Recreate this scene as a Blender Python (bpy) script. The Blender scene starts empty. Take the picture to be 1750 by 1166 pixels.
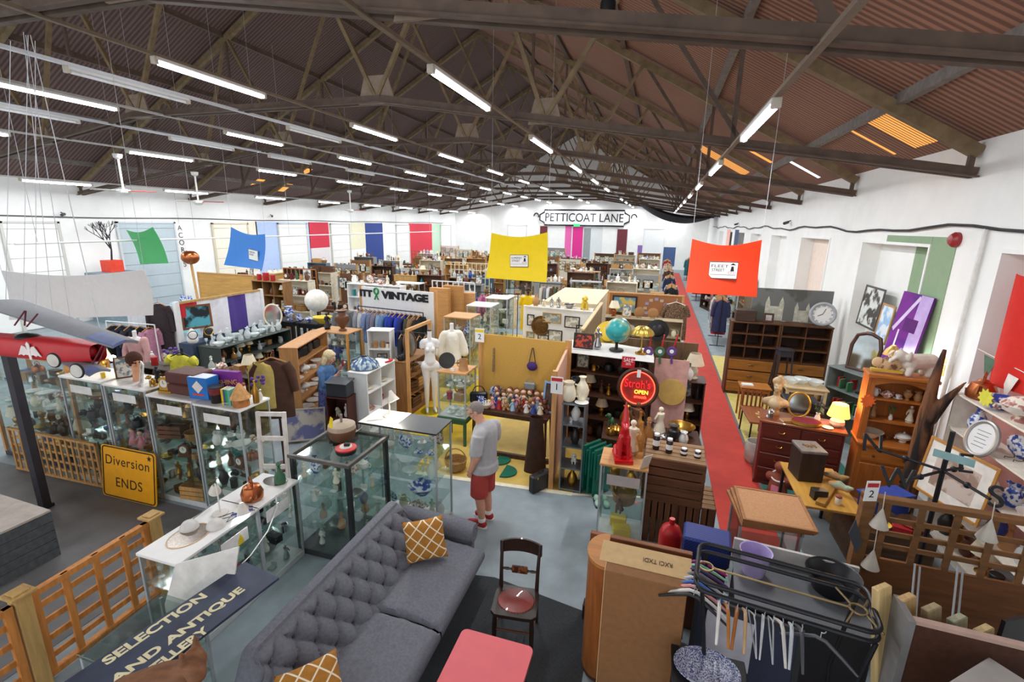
import bpy, math, random
from math import sin, cos, pi, radians, hypot, atan2, sqrt
from mathutils import Vector, Matrix, noise
SC = bpy.context.scene
COL = SC.collection
rnd = random.Random(7)

# ---------------------------------------------------------------- camera
CF, CPH, CPS, CRO, CZ = 812.0, .242, .2923, .0187, 4.0
_fw = Vector((-sin(CPS)*cos(CPH), cos(CPS)*cos(CPH), -sin(CPH)))
_r0 = Vector((cos(CPS), sin(CPS), 0)); _u0 = _r0.cross(_fw)
_rt = _r0*cos(CRO) + _u0*sin(CRO); _up = _u0*cos(CRO) - _r0*sin(CRO)
cd = bpy.data.cameras.new('camera'); cam = bpy.data.objects.new('camera', cd); COL.objects.link(cam)
cd.sensor_width = 36.0; cd.lens = CF/1750*36; cd.clip_start = .05; cd.clip_end = 200
SC.cycles.transparent_max_bounces = 40; SC.cycles.max_bounces = 8
m3 = Matrix((_rt, _up, -_fw)).transposed()
cam.matrix_world = Matrix.Translation((0, 0, CZ)) @ m3.to_4x4()
SC.camera = cam
# ---------------------------------------------------------------- look, added fill light
SC.view_settings.view_transform = 'Standard'; SC.view_settings.look = 'None'
SC.view_settings.gamma = 1; SC.view_settings.use_curve_mapping = False
SC.view_settings.exposure = 0.3
wd = bpy.data.worlds.new('fill_light'); SC.world = wd; wd.use_nodes = True
wd.node_tree.nodes['Background'].inputs[0].default_value = (.92, .96, 1, 1)
wd.node_tree.nodes['Background'].inputs[1].default_value = 1.15  # added ambient fill, entering where the hall's near end wall is left out
TUBE_W = 70.0      # watts of each lit fluorescent batten

# ---------------------------------------------------------------- measuring: where a sight line meets a plane of the hall
def _ray(px, py): return _fw*CF + _rt*(px-875.0) - _up*(py-583.0)
def G(px, py, z=0.0):
    d = _ray(px, py); t = (z-CZ)/d.z; return Vector((d.x*t, d.y*t, z))
def onY(px, py, Y):
    d = _ray(px, py); t = Y/d.y; return Vector((d.x*t, Y, CZ+d.z*t))
def onX(px, py, X):
    d = _ray(px, py); t = X/d.x; return Vector((X, d.y*t, CZ+d.z*t))

# ---------------------------------------------------------------- materials
def lin(h):
    if isinstance(h, tuple): return h
    v = [int(h[i:i+2], 16)/255 for i in (0, 2, 4)]
    return tuple((c/12.92 if c <= .04045 else ((c+.055)/1.055)**2.4) for c in v)
MATS = {}
def mat(hexc, rough=.6, metal=0.0, var=.12, scale=9.0, bump=0.0, kind=None, c2=None, spec=.4, coat=0.0):
    key = (hexc, rough, metal, var, scale, bump, kind, c2, spec, coat)
    if key in MATS: return MATS[key]
    m = bpy.data.materials.new('material'); m.use_nodes = True; MATS[key] = m
    nt = m.node_tree; N = nt.nodes; L = nt.links; b = N['Principled BSDF']
    c = lin(hexc); b.inputs['Roughness'].default_value = rough; b.inputs['Metallic'].default_value = metal
    b.inputs['Specular IOR Level'].default_value = spec; b.inputs['Coat Weight'].default_value = coat
    tc = N.new('ShaderNodeTexCoord'); mp = N.new('ShaderNodeMapping'); L.new(tc.outputs['Object'], mp.inputs[0])
    fac = None
    if kind == 'wood':
        mp.inputs['Scale'].default_value = (scale, scale, scale*.12)
        t = N.new('ShaderNodeTexNoise'); t.inputs['Scale'].default_value = 2.2; t.inputs['Detail'].default_value = 5
        t.inputs['Distortion'].default_value = .8; fac = t.outputs['Fac']
    elif kind == 'woodx':
        mp.inputs['Scale'].default_value = (scale*.12, scale, scale)
        t = N.new('ShaderNodeTexNoise'); t.inputs['Scale'].default_value = 2.2; t.inputs['Detail'].default_value = 5; fac = t.outputs['Fac']
    elif kind == 'woody':
        mp.inputs['Scale'].default_value = (scale, scale*.12, scale)
        t = N.new('ShaderNodeTexNoise'); t.inputs['Scale'].default_value = 2.2; t.inputs['Detail'].default_value = 5; fac = t.outputs['Fac']
    elif kind == 'corrugated':
        t = N.new('ShaderNodeTexWave'); t.inputs['Scale'].default_value = scale; t.bands_direction = 'Y'; t.inputs['Distortion'].default_value = 2.5
        mp.inputs['Scale'].default_value = (.06, 1, .06); t.inputs['Detail'].default_value = 4; t.inputs['Detail Scale'].default_value = 1.5; fac = t.outputs['Fac']
    elif kind == 'check':
        t = N.new('ShaderNodeTexChecker'); t.inputs['Scale'].default_value = scale; fac = t.outputs['Fac']
    elif kind == 'voronoi':
        t = N.new('ShaderNodeTexVoronoi'); t.inputs['Scale'].default_value = scale; fac = t.outputs['Distance']
    elif kind == 'brick':
        t = N.new('ShaderNodeTexBrick'); t.inputs['Scale'].default_value = scale; fac = t.outputs['Fac']
    else:
        t = N.new('ShaderNodeTexNoise'); t.inputs['Scale'].default_value = scale; t.inputs['Detail'].default_value = 4; fac = t.outputs['Fac']
    L.new(mp.outputs[0], t.inputs['Vector'])
    r = N.new('ShaderNodeValToRGB')
    if c2 is not None:
        a2 = lin(c2); r.color_ramp.elements[0].position = .42; r.color_ramp.elements[1].position = .58
        if kind in ('blotch', 'voronoi'): r.color_ramp.elements[0].position = .46; r.color_ramp.elements[1].position = .54
        r.color_ramp.elements[0].color = (*c, 1); r.color_ramp.elements[1].color = (*a2, 1)
    else:
        r.color_ramp.elements[0].position = .28; r.color_ramp.elements[1].position = .72
        r.color_ramp.elements[0].color = tuple(x*(1-var) for x in c)+(1,)
        r.color_ramp.elements[1].color = tuple(min(1, x*(1+var)) for x in c)+(1,)
    L.new(fac, r.inputs[0]); L.new(r.outputs[0], b.inputs['Base Color'])
    if bump:
        bp = N.new('ShaderNodeBump'); bp.inputs['Strength'].default_value = bump; bp.inputs['Distance'].default_value = .02
        L.new(fac, bp.inputs['Height']); L.new(bp.outputs[0], b.inputs['Normal'])
    return m
def glassmat(tint='fafdfc', spec=.06, key='glass'):
    k = ('glass', tint, spec)
    if k in MATS: return MATS[k]
    m = bpy.data.materials.new('clear_glass'); m.use_nodes = True; MATS[k] = m
    nt = m.node_tree; N = nt.nodes; L = nt.links; N.remove(N['Principled BSDF'])
    tr = N.new('ShaderNodeBsdfTransparent'); tr.inputs[0].default_value = (*lin(tint), 1)
    gl = N.new('ShaderNodeBsdfGlossy'); gl.inputs['Roughness'].default_value = .06
    fr = N.new('ShaderNodeLayerWeight'); fr.inputs['Blend'].default_value = .5; pw = N.new('ShaderNodeMath'); pw.operation = 'POWER'; pw.inputs[1].default_value = 4
    mx = N.new('ShaderNodeMixShader'); ma = N.new('ShaderNodeMath'); ma.operation = 'MULTIPLY_ADD'; ma.inputs[1].default_value = .7; ma.inputs[2].default_value = spec
    L.new(fr.outputs['Facing'], pw.inputs[0]); L.new(pw.outputs[0], ma.inputs[0]); L.new(ma.outputs[0], mx.inputs[0])
    L.new(tr.outputs[0], mx.inputs[1]); L.new(gl.outputs[0], mx.inputs[2]); L.new(mx.outputs[0], N['Material Output'].inputs[0])
    return m
def crystal(tint='e8f0f0'):
    k = ('crystal', tint)
    if k in MATS: return MATS[k]
    m = bpy.data.materials.new('cut_glass'); m.use_nodes = True; MATS[k] = m
    nt = m.node_tree; N = nt.nodes; L = nt.links; b = N['Principled BSDF']
    b.inputs['Base Color'].default_value = (*lin(tint), 1); b.inputs['Roughness'].default_value = .08
    b.inputs['Alpha'].default_value = .45; b.inputs['Specular IOR Level'].default_value = .9
    return m
def emit(hexc, s):
    k = ('emit', hexc, s)
    if k in MATS: return MATS[k]
    m = bpy.data.materials.new('glowing'); m.use_nodes = True; MATS[k] = m
    b = m.node_tree.nodes['Principled BSDF']; b.inputs['Base Color'].default_value = (*lin(hexc), 1)
    b.inputs['Emission Color'].default_value = (*lin(hexc), 1); b.inputs['Emission Strength'].default_value = s
    return m

# ---------------------------------------------------------------- mesh building
class MB:
    def __init__(s): s.v = []; s.f = []
    def add(s, vs, fs):
        o = len(s.v); s.v += [tuple(v) for v in vs]; s.f += [tuple(i+o for i in f) for f in fs]; return s
    def box(s, x0, x1, y0, y1, z0, z1, bev=0):
        if bev:
            b = min(bev, abs(x1-x0)*.45, abs(y1-y0)*.45, abs(z1-z0)*.45); V = []
            for sx in (0, 1):
                for sy in (0, 1):
                    for sz in (0, 1):
                        X, Y, Z = (x0, x1)[sx], (y0, y1)[sy], (z0, z1)[sz]; dx, dy, dz = (b, -b)[sx], (b, -b)[sy], (b, -b)[sz]
                        V += [(X, Y+dy, Z+dz), (X+dx, Y, Z+dz), (X+dx, Y+dy, Z)]
            id_ = lambda a, b_, c, k: (a*4+b_*2+c)*3+k
            F = []
            for a in (0, 1):
                F.append(tuple(id_(a, p, q, 0) for p, q in ((0, 0), (0, 1), (1, 1), (1, 0))))
                F.append(tuple(id_(p, a, q, 1) for p, q in ((0, 0), (0, 1), (1, 1), (1, 0))))
                F.append(tuple(id_(p, q, a, 2) for p, q in ((0, 0), (0, 1), (1, 1), (1, 0))))
            for a in (0, 1):
                for c in (0, 1):
                    F.append((id_(0, a, c, 1), id_(1, a, c, 1), id_(1, a, c, 2), id_(0, a, c, 2)))
                    F.append((id_(a, 0, c, 0), id_(a, 1, c, 0), id_(a, 1, c, 2), id_(a, 0, c, 2)))
                    F.append((id_(a, c, 0, 0), id_(a, c, 1, 0), id_(a, c, 1, 1), id_(a, c, 0, 1)))
            for a in (0, 1):
                for c in (0, 1):
                    for e in (0, 1): F.append((id_(a, c, e, 0), id_(a, c, e, 1), id_(a, c, e, 2)))
            return s.add(V, F)
        V = [(x, y, z) for x in (x0, x1) for y in (y0, y1) for z in (z0, z1)]
        return s.add(V, [(0, 1, 3, 2), (4, 6, 7, 5), (0, 4, 5, 1), (2, 3, 7, 6), (0, 2, 6, 4), (1, 5, 7, 3)])
    def beam(s, a, b, w, h=None, up=(0, 0, 1)):
        a, b = Vector(a), Vector(b); h = h or w; d = (b-a).normalized(); u = Vector(up)
        if abs(d.dot(u)) > .99: u = Vector((1, 0, 0))
        r = d.cross(u).normalized()*w*.5; u = r.cross(d).normalized()*h*.5
        V = [p+q for p in (a, b) for q in (-r-u, r-u, r+u, -r+u)]
        return s.add(V, [(0, 3, 2, 1), (4, 5, 6, 7), (0, 1, 5, 4), (1, 2, 6, 5), (2, 3, 7, 6), (3, 0, 4, 7)])
    def tube(s, pts, r, n=8, closed=False, cap=True):
        P = [Vector(p) for p in pts]; k = len(P); R = r if isinstance(r, (list, tuple)) else [r]*k
        o = len(s.v); pu = None
        for i in range(k):
            if closed: d = P[(i+1) % k]-P[i-1]
            else: d = P[min(i+1, k-1)]-P[max(i-1, 0)]
            d = d.normalized() if d.length > 1e-9 else Vector((0, 0, 1))
            if pu is None:
                u = Vector((0, 0, 1)) if abs(d.z) < .9 else Vector((1, 0, 0))
            else: u = pu
            a = d.cross(u)
            if a.length < 1e-6: a = d.orthogonal()
            a.normalize(); pu = a.cross(d).normalized()
            for j in range(n):
                t = 2*pi*j/n; s.v.append(tuple(P[i]+(a*cos(t)+pu*sin(t))*R[i]))
        m = k if closed else k-1
        for i in range(m):
            for j in range(n):
                i2 = (i+1) % k; s.f.append((o+i*n+j, o+i*n+(j+1) % n, o+i2*n+(j+1) % n, o+i2*n+j))
        if cap and not closed:
            s.f.append(tuple(o+j for j in range(n))[::-1]); s.f.append(tuple(o+(k-1)*n+j for j in range(n)))
        return s
    def cyl(s, c, r, z0, z1, n=16, r2=None):
        return s.lathe([(r, z0), (r if r2 is None else r2, z1)], c, n)
    def lathe(s, prof, c=(0, 0), n=16, cap=True, sx=1, sy=1, cz=0):
        o = len(s.v)
        for r, z in prof:
            for j in range(n):
                t = 2*pi*j/n; s.v.append((c[0]+r*cos(t)*sx, c[1]+r*sin(t)*sy, z+cz))
        for i in range(len(prof)-1):
            for j in range(n): s.f.append((o+i*n+j, o+i*n+(j+1) % n, o+(i+1)*n+(j+1) % n, o+(i+1)*n+j))
        if cap:
            s.f.append(tuple(o+j for j in range(n))[::-1]); e = o+(len(prof)-1)*n; s.f.append(tuple(e+j for j in range(n)))
        return s
    def ball(s, c, r, n=12, m=8, sx=1, sy=1, sz=1):
        pr = [(max(1e-4, r*sin(pi*i/m)), -r*cos(pi*i/m)*sz) for i in range(m+1)]
        return s.lathe(pr, (c[0], c[1]), n, True, sx, sy, c[2])
    def prism(s, poly, z0, z1, M=None):
        n = len(poly); V = [(x, y, z) for z in (z0, z1) for x, y in poly]
        if M is not None: V = [M @ Vector(v) for v in V]
        return s.add(V, [tuple(range(n))[::-1], tuple(range(n, 2*n))]+[(i, (i+1) % n, n+(i+1) % n, n+i) for i in range(n)])
    def slab(s, quad, t):
        q = [Vector(p) for p in quad]; nrm = (q[1]-q[0]).cross(q[-1]-q[0]).normalized()*t; n = len(q)
        return s.add(q+[p+nrm for p in q], [tuple(range(n))[::-1], tuple(range(n, 2*n))]+[(i, (i+1) % n, n+(i+1) % n, n+i) for i in range(n)])
    def grid(s, fn, nu, nv, t=0, two=True):
        o = len(s.v); P = [[Vector(fn(i/nu, j/nv)) for j in range(nv+1)] for i in range(nu+1)]
        for r_ in P: s.v += [tuple(p) for p in r_]
        w = nv+1
        for i in range(nu):
            for j in range(nv): s.f.append((o+i*w+j, o+(i+1)*w+j, o+(i+1)*w+j+1, o+i*w+j+1))
        if t:
            o2 = len(s.v)
            for i in range(nu+1):
                for j in range(nv+1):
                    a = P[min(i+1, nu)][j]-P[max(i-1, 0)][j]; b = P[i][min(j+1, nv)]-P[i][max(j-1, 0)]
                    q = a.cross(b); q = q.normalized() if q.length > 1e-9 else Vector((0, 0, 1)); s.v.append(tuple(P[i][j]-q*t))
            for i in range(nu):
                for j in range(nv): s.f.append((o2+i*w+j, o2+i*w+j+1, o2+(i+1)*w+j+1, o2+(i+1)*w+j))
            ring = [(i, 0) for i in range(nu)]+[(nu, j) for j in range(nv)]+[(i, nv) for i in range(nu, 0, -1)]+[(0, j) for j in range(nv, 0, -1)]
            for k in range(len(ring)):
                a = ring[k]; b = ring[(k+1) % len(ring)]
                s.f.append((o+a[0]*w+a[1], o2+a[0]*w+a[1], o2+b[0]*w+b[1], o+b[0]*w+b[1]))
        return s
    def xf(s, M, start=0):
        for i in range(start, len(s.v)): s.v[i] = tuple(M @ Vector(s.v[i]))
        return s
    def mesh(s, name, m, smooth=True, ang=38):
        me = bpy.data.meshes.new(name); me.from_pydata(s.v, [], s.f); me.validate(); me.update()
        if smooth:
            me.polygons.foreach_set('use_smooth', [True]*len(me.polygons)); me.set_sharp_from_angle(angle=radians(ang))
        if m: me.materials.append(m)
        return me
def obj(name, mesh_or_mb, m=None, parent=None, loc=(0, 0, 0), rz=0.0):
    me = mesh_or_mb.mesh(name, m) if isinstance(mesh_or_mb, MB) else mesh_or_mb
    o = bpy.data.objects.new(name, me); COL.objects.link(o); o.location = loc; o.rotation_euler = (0, 0, rz)
    if parent is not None: o.parent = parent
    return o
USED = {}
def tag(o, label, cat, group=None):
    o['label'] = label; o['category'] = cat
    if group: o['group'] = group
    USED[label] = USED.get(label, 0)+1
    return o
def thing(name, label, cat, loc=(0, 0, 0), rz=0.0, group=None, sc=1.0, rot=None):
    o = bpy.data.objects.new(name, None); COL.objects.link(o); o.empty_display_size = .1
    o.location = loc; o.rotation_euler = rot if rot else (0, 0, rz)
    if sc != 1.0: o.scale = (sc, sc, sc)
    return tag(o, label, cat, group)
def solo(name, label, cat, mb, m, loc=(0, 0, 0), rz=0.0, group=None, rot=None):
    o = obj(name, mb, m, None, loc, rz)
    if rot: o.rotation_euler = rot
    return tag(o, label, cat, group)
def kids(o): return [c for c in ALLCH.get(o.name, [])]
ALLCH = {}
def dup(root, loc, rz=0.0, label=None, group=None, sc=None, rot=None, mats=None):
    def cp(o, par):
        c = o.copy(); COL.objects.link(c)
        if par is not None: c.parent = par
        for ch in list(o.children): cp(ch, c)
        return c
    c = cp(root, None); c.location = loc; c.rotation_euler = rot if rot else (0, 0, rz)
    if sc: c.scale = (sc, sc, sc)
    if label: c['label'] = label; USED[label] = USED.get(label, 0)+1
    if group: c['group'] = group
    return c
def struct(name, mb, m, parent=None):
    o = obj(name, mb, m, parent)
    if parent is None: o['kind'] = 'structure'
    return o
def B(*a, **k): return MB().box(*a, **k)
def text(parent, name, body, m, size, M, ext=.004, font=None, align='CENTER', sx=1.0, spacing=1.0, fit=None, bold=0):
    cu = bpy.data.curves.new(name, 'FONT'); cu.body = body; cu.size = size; cu.extrude = ext; cu.align_x = align; cu.align_y = 'CENTER'
    cu.space_character = spacing; cu.offset = bold
    o = bpy.data.objects.new(name+'_tmp', cu); COL.objects.link(o)
    me = bpy.data.meshes.new_from_object(o.evaluated_get(bpy.context.evaluated_depsgraph_get()))
    bpy.data.objects.remove(o); bpy.data.curves.remove(cu); me.materials.clear(); me.materials.append(m)
    if fit and me.vertices:
        xs = [v.co.x for v in me.vertices]; sx = fit/max(1e-6, max(xs)-min(xs)); me.transform(Matrix.Translation((-(max(xs)+min(xs))/2, 0, 0)))
    me.transform(M @ Matrix.Diagonal((sx, 1, 1, 1)))
    me.name = name
    o = bpy.data.objects.new(name, me); COL.objects.link(o)
    if parent is not None: o.parent = parent
    return o
def frame_mat(origin, xdir, ydir):
    x = Vector(xdir).normalized(); y = Vector(ydir); y = (y-x*y.dot(x)).normalized(); z = x.cross(y)
    M = Matrix((x, y, z)).transposed().to_4x4(); M.translation = Vector(origin); return M
# ================================================================ the hall
XR, XL, YB, Y0 = 4.2, -21.2, 48.5, -3.0
XM = (XR+XL)/2; EAVE = 5.25; SLOPE = .558; RIDGE = EAVE+SLOPE*(XR-XM)
M_white = mat('f4f4f1', .75, var=.03, scale=2.5)
M_floor = mat('8b979c', .55, var=.14, scale=3.5)
struct('floor', B(XL, XR+.5, Y0, YB, -.12, 0), M_floor)
# roof: two corrugated pitches
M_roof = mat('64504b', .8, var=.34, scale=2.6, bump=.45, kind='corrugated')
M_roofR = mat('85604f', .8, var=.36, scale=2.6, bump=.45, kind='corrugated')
ov = .25
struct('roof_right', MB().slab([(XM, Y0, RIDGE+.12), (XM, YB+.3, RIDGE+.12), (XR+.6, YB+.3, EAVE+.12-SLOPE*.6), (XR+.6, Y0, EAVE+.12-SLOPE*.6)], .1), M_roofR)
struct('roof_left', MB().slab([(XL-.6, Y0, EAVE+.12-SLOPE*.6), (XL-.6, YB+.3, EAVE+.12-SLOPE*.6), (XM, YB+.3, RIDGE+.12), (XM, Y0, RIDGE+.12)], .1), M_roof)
# back wall (gable)
gable = [(XL-.5, 0), (XR+.8, 0), (XR+.8, EAVE-.4), (XR, EAVE), (XM, RIDGE), (XL, EAVE), (XL-.5, EAVE-.3)]
struct('wall_back', MB().prism(gable, 0, .3, Matrix(((1, 0, 0, 0), (0, 0, 1, YB), (0, 1, 0, 0), (0, 0, 0, 1)))), M_white)
# right wall with deep blocked-up window recesses
REC = [(5.2, 7.7), (9.5, 12.2), (14.4, 17.0), (19.0, 21.4), (23.5, 26), (28, 30.5), (32.5, 35), (37, 39.5)]
w = MB(); y = Y0
ZT = 3.75
for a, b in REC:
    w.box(XR, XR+.5, y, a, 0, ZT); w.box(XR+.34, XR+.5, a, b, 0, ZT); y = b
w.box(XR, XR+.5, y, YB, 0, ZT); w.box(XR, XR+.5, Y0, YB, ZT, EAVE+.05)
struct('wall_right', w, M_white)
# left wall
struct('wall_left', B(XL-.3, XL, Y0, YB, 0, EAVE+.05), M_white)
# painted patches and doors on the walls
def paint(n, c, wall, a, b, z0, z1):
    m = mat(c, .7, var=.05)
    if wall == 'L': mb = B(XL, XL+.012, a, b, z0, z1)
    elif wall == 'R': mb = B(XR-.012, XR, a, b, z0, z1)
    elif wall == 'r': mb = B(XR+.325, XR+.34, a, b, z0, z1)
    else: mb = B(a, b, YB-.012, YB, z0, z1)
    return struct(n, mb, m)
def ly(px): return onX(px, 400, XL).y
def bx(px): return onY(px, 395, YB).x
Lz = 3.86
patches = [(413, 440, 'f0e7d4', 1.2, Lz), (438, 529, 'b9cdf2', .3, Lz), (528, 562, 'd2364b', 2.25, Lz), (528, 562, 'e4dcdc', .3, 2.25),
           (599, 624, 'ece6c8', 2.0, Lz), (624, 654, '2f4489', .3, Lz), (699, 738, 'd9384b', .3, Lz), (738, 755, 'c4dfc6', .3, Lz)]
for i, (a, b, c, z0, z1) in enumerate(patches): paint('trim_%d' % (i+1), c, 'L', ly(a), ly(b), z0, z1)
ndoor = 0
def ldoor(pa, pb, zt, c='f2f2ee', fc='c9c9c2'):
    global ndoor; ndoor += 1
    a, b = ly(pa), ly(pb); d = bpy.data.objects.new('door_%d' % ndoor, None); COL.objects.link(d); d['kind'] = 'structure'
    pn = MB()
    k = 0; z = .02
    while z < zt-.05:
        pn.box(XL+.02, XL+.05, a+.08, b-.08, z, min(z+.5, zt-.05)-.012, .006); z += .5
    obj('door_panel', pn, mat(c, .6, var=.03), d)
    fr = MB(); fr.box(XL+.01, XL+.09, a, a+.08, 0, zt); fr.box(XL+.01, XL+.09, b-.08, b, 0, zt); fr.box(XL+.01, XL+.09, a, b, zt-.07, zt)
    obj('door_frame', fr, mat(fc, .6, var=.03), d)
ldoor(0, 103, 3.78); ldoor(199, 300, 3.8, 'b9c6cc', 'cfd6d8'); ldoor(362, 424, 3.78, 'f1ead9', 'd9cdb5'); ldoor(474, 524, 3.8); ldoor(564, 597, 3.8, 'f3f2ee')
ldoor(676, 699, 3.75); ldoor(752, 770, 3.75)
def bdoor(pa, pb, zt, c, fc='e5e5e2'):
    global ndoor; ndoor += 1
    a, b = bx(pa), bx(pb); d = bpy.data.objects.new('door_%d' % ndoor, None); COL.objects.link(d); d['kind'] = 'structure'
    obj('door_panel', B(a+.06, b-.06, YB-.05, YB-.02, .02, zt-.06, .008), mat(c, .55, var=.04), d)
    fr = MB(); fr.box(a, a+.07, YB-.09, YB-.005, 0, zt); fr.box(b-.07, b, YB-.09, YB-.005, 0, zt); fr.box(a, b, YB-.09, YB-.005, zt-.07, zt)
    obj('door_frame', fr, mat(fc, .6, var=.03), d)
for a, b, zt, c in [(868, 900, 3.9, 'f4f4f2'), (922, 937, 3.9, '6d2a33'), (978, 998, 3.9, 'e0308e'), (1054, 1074, 3.75, '6d2a33'), (1100, 1137, 3.8, 'eef0f0')]: bdoor(a, b, zt, c)
for i, (a, b, c, z0, z1) in enumerate([(966, 977, 'e86bb0', .5, 4.0), (998, 1010, '9aa0a2', .5, 3.7), (1092, 1126, '8d6cb0', .3, 2.2), (1126, 1158, '4c6390', .3, 2.1), (1010, 1030, 'dfe2e2', .3, 3.9)]):
    paint('trim_%d' % (20+i), c, 'B', bx(a), bx(b), z0, z1)
# right-wall paint: sage green inside and beside the second recess, salmon in the first, pale grey stripe
paint('trim_30', '8fa886', 'r', 9.51, 10.7, 0, ZT)
paint('trim_31', '8fa886', 'R', 8.76, 9.44, 0, ZT+.17)
paint('trim_32', '8fa886', 'R', 9.45, 11.1, ZT+.051, ZT+.17)
paint('trim_33', 'e2a49a', 'r', 5.22, 7.68, 0, ZT)
paint('trim_34', 'f0ddd0', 'r', 14.42, 16.98, 0, ZT)
paint('trim_35', 'f2b9a8', 'R', 33.4, 35.0, .5, 3.9)
paint('trim_36', '33496e', 'R', 30.0, 31.4, .5, 3.9)
# recess mouldings
fr = MB()
for a, b in REC[:3]:
    for yy in (a, b): fr.box(XR-.025, XR, yy-.05 if yy == a else yy, yy if yy == a else yy+.05, 0, ZT)
    fr.box(XR-.025, XR, a-.05, b+.05, ZT, ZT+.05)
struct('trim_40', fr, M_white)
# floor paint and carpets
struct('trim_50', B(1.12, 1.85, 3.2, 45, 0, .006), mat('c23b2e', .7, var=.1, scale=5))
struct('trim_51', MB().prism([(-3.62, 6.33), (-.95, 6.52), (-.95, 9.2), (-3.62, 9.2)], 0, .004), mat('d3b45c', .6, var=.12, scale=4))
struct('trim_52', B(-5.4, -3.0, 7.6, 16.5, 0, .005), mat('dcb51c', .55, var=.1, scale=4))
struct('trim_53', B(1.85, 2.9, 9.3, 16, 0, .005), mat('d9c978', .6, var=.1))
struct('trim_54', B(1.87, 3.4, 7.4, 9.3, 0, .006), mat('3c7a70', .7, var=.1))
struct('trim_55', B(1.85, 1.9, 3.2, 45, 0, .016), mat('6d6f72', .5, var=.1))
struct('trim_56', MB().slab([(-.95, 6.47, 0), (1.12, 7.0, 0), (1.12, 7.03, 0), (-.95, 6.53, 0)], .006), mat('e6dcc0', .6))
struct('trim_57', MB().prism([(-3.66, 6.25), (-.95, 6.45), (-.95, 6.54), (-3.66, 6.35)], 0, .006), mat('ece3cb', .6))
struct('trim_58', B(-12, -5.2, Y0, 4.4, 0, .004), mat('6b6a6a', .6, var=.18, scale=3))
# ================================================================ roof trusses
M_steel = mat('5c4b40', .65, var=.25, scale=6); M_olive = mat('7d6a4e', .65, var=.25, scale=6)
def chordz(x):
    x = x if x > XM else 2*XM-x
    return 6.25 if x < -5.3 else 4.82+(4.2-x)*1.43/9.5
def raftz(x):
    x = x if x > XM else 2*XM-x
    return EAVE+SLOPE*(XR-x)-.06
MIR = lambda x: 2*XM-x
tr = bpy.data.objects.new('roof_truss', None); COL.objects.link(tr); tr.location = (0, 4.21, 0)
low = MB(); P = [(XR-.02, 4.82), (-5.3, 6.25), (MIR(-5.3), 6.25), (XL+.02, 4.82)]
for (a, b) in zip(P[:-1], P[1:]):
    for dy in (-.055, .055):
        low.beam((a[0], dy, a[1]+.0), (b[0], dy, b[1]), .03, .13); low.beam((a[0], dy*1.6, a[1]-.06), (b[0], dy*1.6, b[1]-.06), .085, .02)
obj('bottom_chord', low, M_steel, tr)
for s in (0, 1):
    f = (lambda x: x) if s == 0 else MIR
    r_ = MB().beam((f(XR-.03), 0, raftz(XR)-.1), (f(XM), 0, raftz(XM)-.1), .14, .16); obj('rafter', r_, M_olive, tr)
    e = MB().beam((f(XR-.1), 0, 4.8), (f(XR-.1), 0, 5.2), .07, .07); obj('end_strut', e, M_steel, tr)
    for xa, xb, q in [(-2.1, -.75, .09), (-2.1, -3.5, .09), (-5.4, -3.6, .09), (-5.4, XM+.05, .09), (.95, .95, .06), (1.1, -.7, .06), (-3.55, -3.55, .05)]:
        za = chordz(xa); zb = raftz(xb)-.12
        if xa == -3.55: za = 7.6
        obj('web_strut', MB().beam((f(xa), 0, za), (f(xb), 0, zb), q, .07), M_olive if q > .08 else M_steel, tr)
    for xg, ww, hh in [(-2.1, .3, .34), (-5.4, .4, .42)]:
        z = chordz(xg); pl = [(f(xg)-ww, z-.07), (f(xg)+ww, z-.07), (f(xg)+ww*.62, z+hh), (f(xg)-ww*.62, z+hh)]
        obj('gusset_plate', MB().prism(pl, -.02, .02, Matrix(((1, 0, 0, 0), (0, 0, 1, 0), (0, 1, 0, 0), (0, 0, 0, 1)))), mat('8a7867', .6, var=.2), tr)
ORD = ['first', 'second', 'third', 'fourth', 'fifth', 'sixth', 'seventh', 'eighth', 'ninth', 'tenth', 'eleventh', 'twelfth', 'thirteenth', 'fourteenth', 'fifteenth', 'sixteenth', 'seventeenth', 'eighteenth', 'nineteenth', 'twentieth',
       'twenty-first', 'twenty-second', 'twenty-third', 'twenty-fourth', 'twenty-fifth', 'twenty-sixth', 'twenty-seventh', 'twenty-eighth', 'twenty-ninth', 'thirtieth']
tag(tr, 'brown steel roof truss nearest the viewer, across the top of the photo', 'roof truss', 'roof trusses')
for k in range(1, 10): dup(tr, (0, 4.21+4.5*k, 0), 0, 'brown steel roof truss, %s behind the nearest one' % ORD[k-1], 'roof trusses')
# purlins
pn = 0
for x in (3.1, .95, -1.25, -3.5, -5.8):
    for f, w_ in ((lambda x: x, 'right'), (MIR, 'left')):
        z = raftz(x)+.03; c = mat('77706b', .7, var=.25) if x > .5 else M_steel
        o = obj('purlin', MB().beam((f(x), Y0, z), (f(x), YB, z), .11, .17), c)
        pn += 1; i = [3.1, .95, -1.25, -3.5, -5.8].index(x)
        tag(o, 'long roof purlin on the %s pitch, %s up from the eave' % (w_, ORD[i]), 'roof beam', 'purlins'); o['kind'] = 'structure'
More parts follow.
